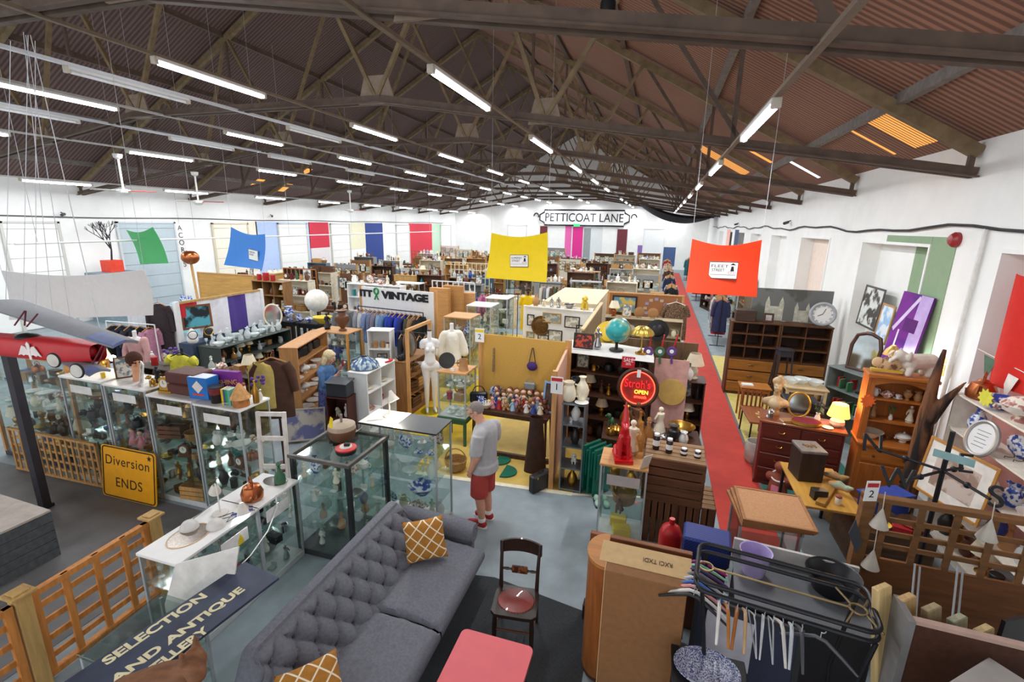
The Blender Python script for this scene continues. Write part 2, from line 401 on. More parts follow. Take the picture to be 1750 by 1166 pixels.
# skylight strips
sk = mat('e39a4e', .5, var=.1); skm = emit('e59a45', .9)
def skyl(n, x0, x1, ya, yb, c, stripes=0, s=1):
    f = (lambda x: x) if s == 1 else MIR
    mb = MB(); k = max(1, stripes); d = (yb-ya)/k
    for i in range(k):
        a, b = ya+i*d, ya+(i+ (.62 if stripes else 1))*d
        mb.slab([(f(x0), a, raftz(x0)+.075), (f(x0), b, raftz(x0)+.075), (f(x1), b, raftz(x1)+.075), (f(x1), a, raftz(x1)+.075)], .01)
    struct(n, mb, c)
skyl('window_1', 3.2, 4.0, 9.1, 10.25, skm, 12); skyl('window_2', 3.15, 4.0, 15.35, 15.6, emit('f4f4ff', 1.2))
skyl('window_3', 2.0, 3.0, 16.6, 16.9, skm); skyl('window_4', 1.2, 2.9, 20, 21.4, skm, 6); skyl('window_5', 3.2, 4.0, 10.9, 11.0, skm)
skyl('window_6', 3.7, 2.9, 20.6, 21.1, skm, 0, -1); skyl('window_7', 3.7, 3.0, 22.6, 23.2, skm, 0, -1); skyl('window_8', 2.5, 1.6, 22.6, 23.2, skm, 0, -1)
# ================================================================ strip lights on their trunking
M_case = mat('d8d8d6', .5, var=.03)
def tubelight():
    t = thing('strip_light', 'x', 'strip light')
    obj('casing', B(-.05, .05, -.97, .97, 0, .05, .008), M_case, t)
    for s in (-1, 1): obj('end_cap', B(-.045, .045, s*.97-.03, s*.97+.03, -.05, .05, .008), mat('c9bfb0', .5), t)
    return t
M_tube = emit('f4f8ff', 26.0)
al = bpy.data.lights.new('strip_lamp', 'AREA'); al.shape = 'RECTANGLE'; al.size = .07; al.size_y = 1.85; al.energy = TUBE_W; al.color = (.95, .98, 1)
protoL = tubelight(); obj('lamp_tube', MB().tube([(0, -.92, -.03), (0, .92, -.03)], .028, 10), M_tube, protoL)
lo = bpy.data.objects.new('lamp_light', al); COL.objects.link(lo); lo.parent = protoL; lo.location = (0, 0, -.075)
protoU = tubelight(); obj('lamp_tube', MB().tube([(0, -.92, -.03), (0, .92, -.03)], .022, 10), mat('e9ebee', .3), protoU)
first = {'L': True, 'U': True}
ROWS = [('right-hand', .95, 1), ('central', -2.7, 1), ('third-from-right', -6.9, 1), ('fifth-from-right', -10.7, 1), ('seventh-from-right', -14.15, 1), ('left-wall', -18.8, 1)]
for nm, x, on in ROWS:
    z = chordz(x)-.14
    o = obj('light_trunking', B(x-.03, x+.03, 0, 46, z+.05, z+.09), mat('7a6a58', .6) if x > -8 else mat('bcbcb8', .5)); tag(o, 'long trunking rail carrying the %s row of strip lights' % nm, 'rail', 'light trunking'); 
    for k in range(0, 10):
        if nm == 'right-hand' and k == 0: yy = 6.45
        else: yy = 6.5+4.5*k if x > -10 else 6.65+4.5*k
        if nm == 'central' and k == 5: continue
        lb = 'lit strip light, %s along the %s row from the viewer' % (ORD[k], nm)
        if first['L']: protoL.location = (x, yy, z); tag(protoL, lb, 'strip light', 'lit strip lights'); first['L'] = False
        else: dup(protoL, (x, yy, z), 0, lb, 'lit strip lights')
for nm, x, ys in [('fourth-from-right', -8.65, [6.5, 11.0]), ('sixth-from-right', -12.42, [7.0, 11.05, 14.4, 18.5])]:
    z = chordz(x)-.14
    o = obj('light_trunking', B(x-.035, x+.035, 0, 30, z+.05, z+.1), mat('c9cdd2', .4, var=.04)); tag(o, 'pale trunking rail carrying the %s row of unlit strip lights' % nm, 'rail', 'light trunking')
    for k, yy in enumerate(ys):
        lb = 'unlit white strip light, %s along the %s row' % (ORD[k], nm)
        if first['U']: protoU.location = (x, yy, z); tag(protoU, lb, 'strip light', 'unlit strip lights'); first['U'] = False
        else: dup(protoU, (x, yy, z), 0, lb, 'unlit strip lights')
# ceiling fans by the left wall
def fan(loc, lb):
    t = thing('ceiling_fan', lb, 'fan', loc, group='ceiling fans'); m = mat('e8e6e0', .5)
    obj('canopy', MB().lathe([(.02, -.02), (.12, -.02), (.1, -.12), (.03, -.16)], n=14), m, t)
    obj('pole', MB().cyl((0, 0), .03, -.95, -.1, 10), m, t); obj('motor', MB().lathe([(.05, -.95), (.16, -.97), (.17, -1.05), (.08, -1.12)], n=16), m, t)
    for k in range(3):
        a = 2*pi*k/3+.5; d = Vector((cos(a), sin(a), 0)); s_ = Vector((-sin(a), cos(a), 0))*.08
        obj('blade', MB().slab([d*.15-s_ + Vector((0, 0, -1.02)), d*.8-s_+Vector((0, 0, -1.02)), d*.8+s_+Vector((0, 0, -1.0)), d*.15+s_+Vector((0, 0, -1.0))], .012), mat('b33a2c' if k == 0 else 'e0ddd4', .5), t)
for i, (px, py) in enumerate([(200, 262), (332, 293), (597, 325)]):
    d = _ray(px, py); t_ = (4.82-CZ + 1.43/9.5*21.2-.1)/(d.z - 1.43/9.5*d.x); p = Vector((0, 0, CZ))+d*t_
    fan(p, 'white ceiling fan on a long pole by the left wall, %s from the viewer' % ORD[i])
# ================================================================ small wares: one template per kind, shared meshes, own colours
def Lp(prof, n=14, **k): return MB().lathe(prof, n=n, **k)
def handle(mb, x, z0, z1, out, r=.006, y=0): 
    return mb.tube([(x, y, z0), (x+out*.8, y, z0+(z1-z0)*.1), (x+out, y, (z0+z1)/2), (x+out*.8, y, z1-(z1-z0)*.1), (x, y, z1)], r, 6)
def t_vase(): return [('body', Lp([(.045, 0), (.05, .01), (.075, .08), (.08, .13), (.06, .19), (.03, .23), (.028, .26), (.045, .285), (.038, .28), (.022, .25)], cap=True), None)]
def t_urn(): return [('body', Lp([(.06, 0), (.06, .015), (.03, .04), (.07, .09), (.11, .17), (.1, .23), (.06, .26), (.055, .29), (.09, .32), (.07, .315)]), None)]
def t_jug():
    m = Lp([(.045, 0), (.06, .02), (.075, .08), (.06, .14), (.045, .17), (.055, .2), (.048, .198), (.04, .17)]); handle(m, .055, .05, .18, .06, .008); m.beam((-.045, 0, .185), (-.08, 0, .2), .03, .015); return [('body', m, None)]
def t_teapot():
    b = Lp([(.05, 0), (.085, .03), (.095, .07), (.08, .11), (.045, .125)]); handle(b, .085, .03, .11, .06, .008)
    b.tube([(-.08, 0, .05), (-.12, 0, .07), (-.15, 0, .12)], [.02, .014, .009], 8)
    return [('body', b, None), ('lid', Lp([(.047, .124), (.035, .14), (.01, .148), (.012, .16), (.002, .168)]), None)]
def t_cup():
    c = Lp([(.02, .008), (.024, .02), (.04, .06), (.044, .075), (.04, .074), (.034, .05)]); handle(c, .038, .025, .065, .03, .004)
    return [('cup', c, None), ('saucer', Lp([(.03, 0), (.055, .006), (.075, .014), (.074, .017), (.03, .008)]), None)]
def t_mug():
    c = Lp([(.038, 0), (.042, .005), (.042, .095), (.037, .095), (.036, .02)]); handle(c, .04, .02, .08, .035, .006); return [('body', c, None)]
def t_bowl(): return [('body', Lp([(.05, 0), (.055, .012), (.1, .05), (.13, .09), (.135, .095), (.125, .092), (.09, .05), (.02, .02)], 18), None)]
def t_plate():
    M = Matrix.Translation((0, .02, .125)) @ Matrix.Rotation(radians(-78), 4, 'X')
    p = Lp([(.06, 0), (.08, .004), (.125, .02), (.124, .024), (.08, .01), (.002, .008)], 20).xf(M)
    s = MB()
    for x in (-.04, .04): s.tube([(x, -.045, .0), (x, -.045, .02), (x, -.01, .008), (x, .06, .0), (x, .03, .12)], .004, 5)
    return [('plate', p, None), ('wire_stand', s, mat('5d4a3a', .5))]
def t_platter(): return [('dish', Lp([(.06, 0), (.08, .004), (.15, .022), (.149, .026), (.08, .01), (.002, .008)], 20), None)]
def t_tureen():
    b = Lp([(.05, 0), (.05, .015), (.035, .03), (.1, .07), (.115, .11), (.11, .112)], sx=1.2); 
    for s in (-1, 1): handle(b, s*.13, .07, .1, s*.035, .008)
    return [('body', b, None), ('lid', Lp([(.112, .112), (.08, .15), (.03, .17), (.012, .175), (.018, .19), (.003, .2)], sx=1.2), None)]
def t_bottle(): return [('bottle', Lp([(.034, 0), (.036, .01), (.036, .15), (.03, .18), (.013, .21), (.012, .27), (.015, .272), (.015, .285)], 12), None)]
def t_jar(): return [('jar', Lp([(.04, 0), (.045, .01), (.045, .1), (.038, .115)], 12), None), ('lid', Lp([(.042, .115), (.042, .135), (.038, .138)], 12), mat('8b3b36', .5))]
def t_glass(): return [('glass', Lp([(.032, 0), (.03, .004), (.005, .01), (.004, .07), (.02, .085), (.036, .12), (.033, .16), (.031, .16), (.03, .12)], 12), None)]
def t_decanter(): return [('decanter', Lp([(.055, 0), (.065, .02), (.06, .09), (.022, .15), (.018, .19), (.03, .2)], 12), None), ('stopper', Lp([(.012, .195), (.014, .21), (.03, .235), (.02, .26), (.004, .27)], 10), None)]
def t_figurine():
    b = Lp([(.04, 0), (.045, .015), (.028, .02), (.05, .03), (.03, .1), (.022, .13), (.032, .165), (.03, .185), (.01, .2)], 12); b.ball((0, 0, .222), .021, 10, 7)
    b.tube([(.03, 0, .18), (.05, .015, .14), (.02, .035, .12)], [.011, .009, .007], 6); b.tube([(-.03, 0, .18), (-.048, .01, .14), (-.03, .03, .1)], [.011, .009, .007], 6); return [('figure', b, None)]
def t_dog():
    b = MB().ball((0, 0, .075), .045, 12, 8, 1, .8, 1.35).ball((0, -.045, .155), .034, 10, 7, .9, 1.05, 1).ball((0, -.08, .145), .017, 8, 6)
    for s in (-1, 1):
        b.tube([(s*.022, -.035, .1), (s*.024, -.045, .0)], [.014, .011], 6); b.ball((s*.035, .02, .02), .024, 8, 6, .8, 1.3, .8); b.ball((s*.032, -.035, .15), .014, 7, 5, .5, .8, 1.7)
    b.tube([(0, .04, .03), (0, .075, .05)], [.01, .006], 6); return [('figure', b, None)]
def t_cat(): return t_dog()
def t_box(): 
    return [('body', B(-.1, .1, -.065, .065, 0, .085, .006), None), ('lid', B(-.103, .103, -.068, .068, .086, .115, .008), None)]
def t_carton(): return [('carton', B(-.09, .09, -.06, .06, 0, .14, .003), None)]
def t_crate():
    m = MB()
    for k in range(3):
        z = .01+k*.075
        for y in (-.14, .13): m.box(-.2, .2, y, y+.012, z, z+.06)
        for x in (-.2, .188): m.box(x, x+.012, -.13, .13, z, z+.06)
    m.box(-.19, .19, -.13, .13, .005, .015); return [('slats', m, None)]
def t_book():
    c = MB().box(-.016, .016, -.075, -.072, 0, .215).box(-.018, -.015, -.075, .07, 0, .215).box(.015, .018, -.075, .07, 0, .215)
    return [('cover', c, None), ('pages', B(-.015, .015, -.07, .066, .004, .211), mat('e9e2cf', .8))]
def t_bookflat():
    c = MB().box(-.11, .11, -.078, -.075, 0, .03).box(-.11, .11, -.078, .07, 0, .003).box(-.11, .11, -.078, .07, .027, .03)
    return [('cover', c, None), ('pages', B(-.107, .107, -.074, .066, .003, .027), mat('e9e2cf', .8))]
def t_frame():
    w, h, t = .12, .16, .02; M = Matrix.Rotation(radians(-10), 4, 'X'); f = MB()
    for x in (-w, w-t): f.box(x, x+t, -.008, .008, 0, h*2)
    for z in (0, 2*h-t): f.box(-w+t, w-t, -.008, .008, z, z+t)
    f.beam((0, .01, h*1.3), (0, .11, .02), .02, .005)
    return [('frame', f.xf(M), None), ('picture', B(-w+t, w-t, -.003, .005, t, 2*h-t).xf(M), mat('d8d3c6', .6, c2='6e7f86', scale=14, kind='blotch'))]
def t_lamp():
    b = Lp([(.06, 0), (.06, .012), (.025, .03), (.055, .08), (.06, .12), (.03, .17), (.012, .19), (.01, .24)])
    return [('base', b, None), ('lamp_shade', Lp([(.13, .2), (.075, .36), (.073, .36), (.127, .2)], 18, cap=False), mat('efe4c8', .8))]
def t_candlestick(): return [('stick', Lp([(.05, 0), (.05, .01), (.015, .025), (.012, .06), (.022, .075), (.01, .09), (.012, .16), (.03, .175), (.016, .18), (.016, .2)], 12), None), ('candle', MB().cyl((0, 0), .011, .195, .34, 10), mat('efe6cf', .5))]
def t_clock():
    b = MB().box(-.1, .1, -.045, .045, 0, .03, .006).box(-.08, .08, -.035, .035, .03, .15, .006); b.prism([(.08*cos(a), .15+.06*sin(a)) for a in [pi*i/10 for i in range(11)]], -.035, .035, Matrix(((1, 0, 0, 0), (0, 0, 1, 0), (0, 1, 0, 0), (0, 0, 0, 1))))
    R = Matrix.Translation((0, -.036, .125)) @ Matrix.Rotation(radians(90), 4, 'X')
    f = Lp([(.055, 0), (.052, .006), (.002, .007)], 18).xf(R); h = MB().beam((0, -.044, .125), (0, -.044, .165), .004).beam((0, -.044, .125), (.026, -.044, .13), .004)
    return [('case', b, None), ('dial', f, mat('f1ecdd', .4)), ('hands', h, mat('1c1c1c', .4))]
def t_teddy():
    b = MB().ball((0, 0, .09), .06, 12, 8, 1, .85, 1.15).ball((0, -.01, .195), .05, 12, 8).ball((0, -.055, .185), .022, 8, 6)
    for s in (-1, 1):
        b.ball((s*.04, 0, .24), .018, 8, 6, 1, .6, 1); b.tube([(s*.045, 0, .14), (s*.08, -.03, .1), (s*.075, -.06, .08)], [.022, .022, .02], 8); b.tube([(s*.03, -.01, .04), (s*.055, -.07, .03), (s*.06, -.11, .035)], [.028, .027, .026], 8)
    return [('body', b, None)]
def t_doll():
    d = Lp([(.075, 0), (.07, .02), (.035, .12), (.03, .14), (.036, .18), (.012, .2)], 12); d.tube([(.03, 0, .18), (.07, -.02, .12)], .013, 6); d.tube([(-.03, 0, .18), (-.07, -.02, .12)], .013, 6)
    h = MB().ball((0, 0, .24), .043, 12, 8); hr = MB().ball((0, .012, .25), .046, 12, 8, 1.02, .95, .98)
    return [('dress', d, None), ('head', h, mat('e6b8a0', .5)), ('hair', hr, mat('6b4326', .8))]
def t_basket():
    b = Lp([(.1, 0), (.13, .03), (.15, .14), (.155, .15), (.14, .148), (.12, .04), (.01, .02)], 18)
    hd = MB().tube([(.14*cos(a), 0, .14+.16*sin(a)) for a in [pi*i/10 for i in range(11)]], .008, 6); return [('basket', b, None), ('handle', hd, None)]
def t_tin(): return [('body', Lp([(.055, 0), (.057, .004), (.057, .13)], 16), None), ('lid', Lp([(.06, .13), (.06, .15), (.055, .155)], 16), None)]
def t_tankard():
    c = Lp([(.055, 0), (.05, .01), (.045, .1), (.048, .12), (.043, .12), (.04, .02)]); handle(c, .046, .025, .1, .045, .006); return [('body', c, None)]
def t_shoe():
    b = MB().ball((0, -.03, .03), .045, 12, 8, .85, 1.5, .7).ball((0, .07, .045), .04, 12, 8, .85, 1.2, 1.1); s = MB().box(-.035, .035, -.1, .115, 0, .014, .006); return [('upper', b, None), ('sole', s, mat('2a2522', .7))]
def t_bag():
    b = MB().box(-.15, .15, -.05, .05, 0, .2, .03); h = MB().tube([(.1*cos(a), 0, .19+.11*sin(a)) for a in [pi*i/10 for i in range(11)]], .008, 6); return [('body', b, None), ('handle', h, None)]
def t_hat(): return [('hat', Lp([(.16, 0), (.165, .006), (.1, .012), (.092, .05), (.085, .1), (.05, .115), (.002, .118)], 20), None)]
def t_camera():
    b = B(-.07, .07, -.03, .03, 0, .085, .008); b.box(-.025, .025, -.02, .02, .085, .1, .005); l = Lp([(.03, 0), (.03, .04), (.024, .045), (.02, .03)]).xf(Matrix.Translation((0, -.03, .042)) @ Matrix.Rotation(radians(90), 4, 'X')); return [('body', b, None), ('lens', l, mat('1a1a1c', .2))]
def t_kettle():
    b = Lp([(.08, 0), (.095, .01), (.1, .07), (.075, .13), (.04, .145)]); b.tube([(-.09, 0, .05), (-.14, 0, .09), (-.16, 0, .14)], [.02, .014, .01], 8)
    b.tube([(.06, 0, .13), (.065, 0, .2), (0, 0, .225), (-.065, 0, .2), (-.06, 0, .13)], .007, 6); return [('body', b, None), ('lid', Lp([(.042, .145), (.03, .16), (.008, .165), (.012, .18), (.002, .187)]), None)]
def t_radio():
    k = MB()
    for x in (-.09, .09): k.cyl((x, 0), .014, 0, .02, 10)
    k.xf(Matrix.Translation((0, -.05, .04)) @ Matrix.Rotation(radians(90), 4, 'X')); return [('case', B(-.14, .14, -.05, .05, 0, .17, .015), None), ('grille', B(-.11, .11, -.054, -.049, .075, .15, .003), mat('b49a6b', .7)), ('knob', k, mat('d9c9a5', .4))]
def t_ring_box(): return [('tray', MB().box(-.05, .05, -.04, .04, 0, .025, .004), None), ('lid', MB().box(-.05, .05, .036, .044, .02, .09, .003), None)]
def t_cushion():
    m = MB().ball((0, 0, .07), .2, 16, 10, 1.1, 1, .35); return [('cover', m, None)]
def t_stack():
    m = MB()
    for k in range(5): m.lathe([(.05, k*.012), (.07, k*.012+.003), (.11, k*.012+.014), (.109, k*.012+.017)], n=16)
    return [('plates', m, None)]
def t_flowers():
    v = Lp([(.04, 0), (.055, .05), (.03, .13), (.042, .16)]); f = MB(); q = random.Random(3)
    for k in range(9):
        a = q.random()*6.28; r_ = .03+.08*q.random(); z = .24+.13*q.random(); f.ball((r_*cos(a), r_*sin(a), z), .028, 8, 6)
    s = MB()
    for k in range(9): a = k*.7; s.tube([(0, 0, .14), (.07*cos(a), .07*sin(a), .29)], .003, 4)
    return [('vase', v, mat('e8e4da', .4)), ('stems', s, mat('4f7a3c', .7)), ('blooms', f, None)]
def t_mirror():
    M = Matrix.Translation((0, 0, .18)) @ Matrix.Rotation(radians(82), 4, 'X'); f = MB().tube([(.13*cos(a), .17*sin(a), 0) for a in [2*pi*i/24 for i in range(24)]], .014, 8, True).xf(M)
    g_ = MB().prism([(.128*cos(2*pi*i/24), .168*sin(2*pi*i/24)) for i in range(24)], -.006, .002).xf(M); return [('frame', f, None), ('mirror_glass', g_, mat('c9d2d6', .08, 1.0))]
def t_model_ship():
    h = MB().ball((0, 0, .04), .05, 12, 8, 3, .6, .8); s = MB()
    for x, h_ in ((-.07, .25), (.03, .32)): s.slab([(x-.06, .002, .09), (x+.05, .002, .09), (x+.02, .002, h_)], .003)
    m = MB()
    for x in (-.07, .03): m.cyl((x, 0), .004, .05, .36, 6)
    return [('hull', h, None), ('sail', s, mat('f3f0e6', .8)), ('mast', m, mat('6e5236', .6))]
def t_wicker(): return [('hamper', MB().box(-.2, .2, -.14, .14, 0, .2, .03), None), ('lid', MB().box(-.21, .21, -.15, .15, .2, .235, .015), None)]
def t_suitcase():
    b = MB().box(-.25, .25, -.08, .08, 0, .36, .03); h = MB().tube([(-.07, 0, .36), (-.06, 0, .4), (.06, 0, .4), (.07, 0, .36)], .01, 6); c = MB().box(-.16, -.13, -.085, -.075, .29, .33).box(.13, .16, -.085, -.075, .29, .33); return [('case', b, None), ('handle', h, None), ('clasp', c, mat('c9a94f', .3, .9))]
CATN = {'bookflat': 'book', 'ring_box': 'jewellery box', 'stack': 'plates', 'carton': 'box', 'frame': 'picture', 'wicker': 'hamper', 'cat': 'ornament', 'dog': 'ornament', 'figurine': 'ornament', 'glass': 'glass', 'lamp': 'lamp', 'model_ship': 'model ship', 'teddy': 'toy', 'doll': 'toy', 'flowers': 'flowers', 'platter': 'dish'}
NAMEN = {'bookflat': 'book', 'stack': 'stack_of_plates', 'frame': 'framed_print', 'wicker': 'wicker_hamper', 'dog': 'dog_ornament', 'cat': 'cat_ornament', 'glass': 'wine_glass', 'lamp': 'table_lamp', 'teddy': 'teddy_bear', 'flowers': 'flower_vase', 'ring_box': 'jewellery_box', 'platter': 'serving_dish', 'crate': 'small_crate', 'clock': 'mantel_clock', 'stack_of_plates': 'plates', 'mirror': 'oval_mirror'}
COLN = {'white': 'f1efe9', 'cream': 'e8dfc6', 'brown': '6d4630', 'tan': 'b5885a', 'dark': '2c2826', 'blue': '2f4fa0', 'pale blue': '9fbcd6', 'green': '3c6b4a', 'pale green': 'a9c8b4', 'red': 'b3282c', 'pink': 'd98f9c', 'yellow': 'e0bf3a', 'orange': 'd27a35', 'grey': '85878a', 'purple': '5a3a7e',
        'silver': ('c4c6c9', .22, .95), 'brass': ('b58b3d', .28, .9), 'copper': ('b3683f', .28, .9), 'black': '17171a', 'clear': 'CRYSTAL', 'amber': 'AMBER', 'blue-patterned': ('e6eaf0', '2f4fa8'), 'floral': ('efe8da', 'b0746a'), 'wooden': 'WOOD', 'pine': 'PINE', 'tartan': ('b03838', '2e4b3b'), 'wicker': 'WICK', 'gold': ('c9a13f', .3, .85), 'teal': '2f8f8f', 'maroon': '641f26', 'gilt': ('c79a3c', .35, .8)}
def cm(c):
    v = COLN.get(c, c)
    if v == 'CRYSTAL': return crystal()
    if v == 'AMBER': return crystal('c98b3a')
    if v == 'WOOD': return mat('5f3d26', .5, kind='wood', var=.3, scale=14)
    if v == 'PINE': return mat('c99a5d', .55, kind='wood', var=.2, scale=14)
    if v == 'WICK': return mat('a07a48', .8, var=.35, scale=60, bump=.5)
    if isinstance(v, tuple) and len(v) == 3 and isinstance(v[0], str): return mat(v[0], v[1], v[2], var=.06)
    if isinstance(v, tuple): return mat(v[0], .35, c2=v[1], scale=22, kind='blotch')
    return mat(v, .38, var=.08)
TPL = {}
def put(kind, c, loc, rz=0.0, label=None, group=None, sc=1.0, rot=None, name=None, cat=None):
    if kind not in TPL: TPL[kind] = [(pn, mb.mesh(pn, None), m) for pn, mb, m in globals()['t_'+kind]()]; [t[1].materials.append(None) for t in TPL[kind]]
    tp = TPL[kind]; M = cm(c) if isinstance(c, str) else c; nm = name or NAMEN.get(kind, kind); ct = cat or CATN.get(kind, kind.replace('_', ' '))
    def mk(n, me, m, par=None):
        o = bpy.data.objects.new(n, me); COL.objects.link(o); o.material_slots[0].link = 'OBJECT'; o.material_slots[0].material = m or M
        if par is not None: o.parent = par
        return o
    if len(tp) == 1: r = mk(nm, tp[0][1], tp[0][2])
    else:
        r = bpy.data.objects.new(nm, None); COL.objects.link(r)
        for pn, me, m in tp: mk(pn, me, m, r)
    r.location = loc; r.rotation_euler = rot if rot else (0, 0, rz); r.scale = (sc, sc, sc)
    return tag(r, label or nm, ct, group)
FOOT = dict(vase=.09, urn=.12, jug=.12, teapot=.15, cup=.08, mug=.07, bowl=.15, plate=.14, platter=.16, tureen=.16, bottle=.05, jar=.06, glass=.05, decanter=.08, figurine=.07, dog=.08, cat=.08, box=.12, carton=.11, crate=.22, book=.05, bookflat=.13, frame=.14, lamp=.14, candlestick=.06, clock=.12, teddy=.12, doll=.09, basket=.16, tin=.07, tankard=.09, shoe=.09, bag=.17, hat=.17, camera=.09, kettle=.16, radio=.16, ring_box=.07, cushion=.22, stack=.12, flowers=.12, mirror=.15, model_ship=.17, wicker=.22, suitcase=.26)
HGT = dict(lamp=.36, frame=.31, candlestick=.34, mirror=.36, model_ship=.37, flowers=.4, urn=.32, suitcase=.4, bottle=.285, vase=.285, decanter=.27, doll=.29, teddy=.26, figurine=.245, basket=.3, bag=.3, plate=.25, jug=.2, book=.215, crate=.24, wicker=.235, radio=.17, clock=.21, kettle=.225, glass=.16)
CHINA = 'vase:white vase:blue-patterned jug:cream jug:white teapot:white teapot:floral cup:floral cup:white cup:blue-patterned bowl:white plate:blue-patterned plate:floral plate:white figurine:white figurine:cream dog:white tureen:floral stack:white jug:blue-patterned mug:brown'.split()
MIXED = 'vase:brown jug:tan figurine:cream box:wooden bottle:green bowl:brass candlestick:brass tankard:silver kettle:copper clock:wooden book:maroon bookflat:blue frame:wooden tin:red tin:blue jar:cream dog:brown mug:tan carton:tan radio:brown camera:black glass:clear decanter:clear lamp:brass figurine:brown vase:teal basket:wicker bottle:amber'.split()
GLASSW = 'glass:clear glass:clear decanter:clear bowl:clear vase:clear glass:amber vase:blue decanter:amber jug:clear'.split()
TOYS = 'teddy:brown teddy:tan teddy:brown teddy:dark doll:pink teddy:cream'.split()
JEWEL = 'ring_box:black ring_box:white ring_box:blue ring_box:red ring_box:silver camera:black box:black tankard:silver candlestick:silver figurine:silver tin:gold carton:white bookflat:dark bowl:silver ring_box:white'.split()
DARKW = 'figurine:brown vase:dark clock:wooden box:wooden kettle:black jug:brown tankard:brass camera:black candlestick:brass lamp:brass figurine:brass tin:dark bowl:brass bottle:dark frame:wooden'.split()
WOODW = 'box:wooden crate:pine basket:wicker wicker:wicker frame:pine basket:wicker clock:wooden crate:wooden box:pine radio:brown'.split()
def colname(c): return c
KN = lambda kind: NAMEN.get(kind, kind).replace('_', ' ')
NCL = [0]
def shelfload(where, pos_fn, W, D, z, kinds, n, hmax=.5, seed=0, rz=0.0, sc=1.0, group=None, front=True, words='along'):
    """n wares along a shelf W wide and D deep; pos_fn(u, v) maps shelf metres to the hall; where names the shelf for the labels"""
    q = random.Random(seed*77+n); x = -W/2+.04; i = 0; pool = [k for k in kinds if HGT.get(k.split(':')[0], .15)*sc < hmax] or ['cup:white']
    tot = 0; seq = []
    for _ in range(n):
        kd = q.choice(pool); f = FOOT.get(kd.split(':')[0], .1)*sc
        if tot+2*f > W-.06: break
        seq.append((kd, f)); tot += 2*f
    if not seq: return
    gap = max(0, (W-.06-tot))/(len(seq)+.5)
    for kd, f in seq:
        k, c = kd.split(':'); x += gap*(.5+.9*q.random())*.9
        v = (q.random()-.5)*max(0, D-2*f-.02); p = pos_fn(min(x+f, W/2-f), v)
        a = rz+q.uniform(-.4, .4) if k not in ('book',) else rz
        lb = '%s %s, %s %s %s' % (c, KN(k), ORD[min(i, 29)], words, where)
        while len(lb.split()) > 16 and ' the ' in lb: lb = lb.replace(' the ', ' ', 1)
        put(k, c, (p[0], p[1], z), a, lb, group, sc*q.uniform(.9, 1.05))
        x += 2*f; i += 1
# ================================================================ furniture templates
M_alu = mat('b9bfc2', .4, .25, var=.05); M_gl = glassmat(); M_dark = mat('1f1f21', .5)
def glass_case(lb, x0, x1, y0, y1, h, top='white', z0=0.0, shelves=3, loads=None, seed=0, posts=None, topth=.03, per=6, where=None, back=None, name='glass_display_case', base=.08, sc=1.0, nosign=False, rz=0.0, sh_z=None, slots=None):
    cx, cy = (x0+x1)/2, (y0+y1)/2; w, d = (x1-x0)/2, (y1-y0)/2
    t = thing(name, lb, 'display case', (cx, cy, z0), rz, 'glass display cases')
    tm = {'white': mat('f0efec', .4, var=.03), 'pine': mat('c9935c', .5, kind='woodx', var=.2), 'black': mat('26282b', .35), 'glass': glassmat('e3ebe8'), 'grey': mat('9d9a96', .5)}[top]
    pm = posts or M_alu
    obj('plinth', B(-w, w, -d, d, 0, base, .004), mat('3d3f42', .5) if posts else mat('cfd2d2', .5), t)
    obj('top', B(-w-.01, w+.01, -d-.01, d+.01, h-topth, h, .004), tm, t)
    q = .022 if not posts else .05
    for sx in (-1, 1):
        for sy in (-1, 1):
            xa, ya = sx*(w-q/2), sy*(d-q/2); obj('corner_post', B(xa-q/2, xa+q/2, ya-q/2, ya+q/2, base, h-topth), pm, t)
    gp = MB(); e = .003
    for sx in (-1, 1): obj('glass_pane', B(sx*(w-.008)-e, sx*(w-.008)+e, -d+q, d-q, base, h-topth), M_gl, t)
    for sy in (-1, 1):
        if sy == 1 and back: obj('back_panel', B(-w+q, w-q, d-.016, d-.01, base, h-topth), back, t)
        else: obj('glass_pane', B(-w+q, w-q, sy*(d-.008)-e, sy*(d-.008)+e, base, h-topth), M_gl, t)
    zs = [base]+[base+(h-topth-base)*(k+1)/(shelves+1) for k in range(shelves)]
    if sh_z: zs = sh_z
    for k in range(1, len(zs)): obj('glass_shelf', B(-w+.01, w-.01, -d+.012, d-.018, zs[k]-.008, zs[k]), glassmat('e6f0ed'), t)
    W = where or lb; M = Matrix.Translation((cx, cy, 0)) @ Matrix.Rotation(rz, 4, 'Z')
    SN = ['floor', 'first shelf', 'second shelf', 'third shelf', 'fourth shelf', 'fifth shelf']
    hs = (h-topth-base)/len(zs)
    for k, z in enumerate(zs):
        ld = (loads[k % len(loads)] if loads else MIXED)
        if ld is None: continue
        A, Dp = (w, d) if w >= d else (d, w)
        for row in range(2 if Dp*2 > .38 else 1):
            off = 0 if Dp*2 <= .38 else (-.5+row)*Dp
            shelfload('the %s%s of %s' % ('rear ' if row else '', SN[k], W), lambda u, v, off=off: (M @ (Vector((u, v+off, 0)) if w >= d else Vector((-v-off, u, 0))))[:2], 2*A-.05, (2*Dp-.05)/(2 if Dp*2 > .38 else 1), z0+z+.001, ld, per, hs-.02, seed*13+k*3+row, rz, sc)
    return t
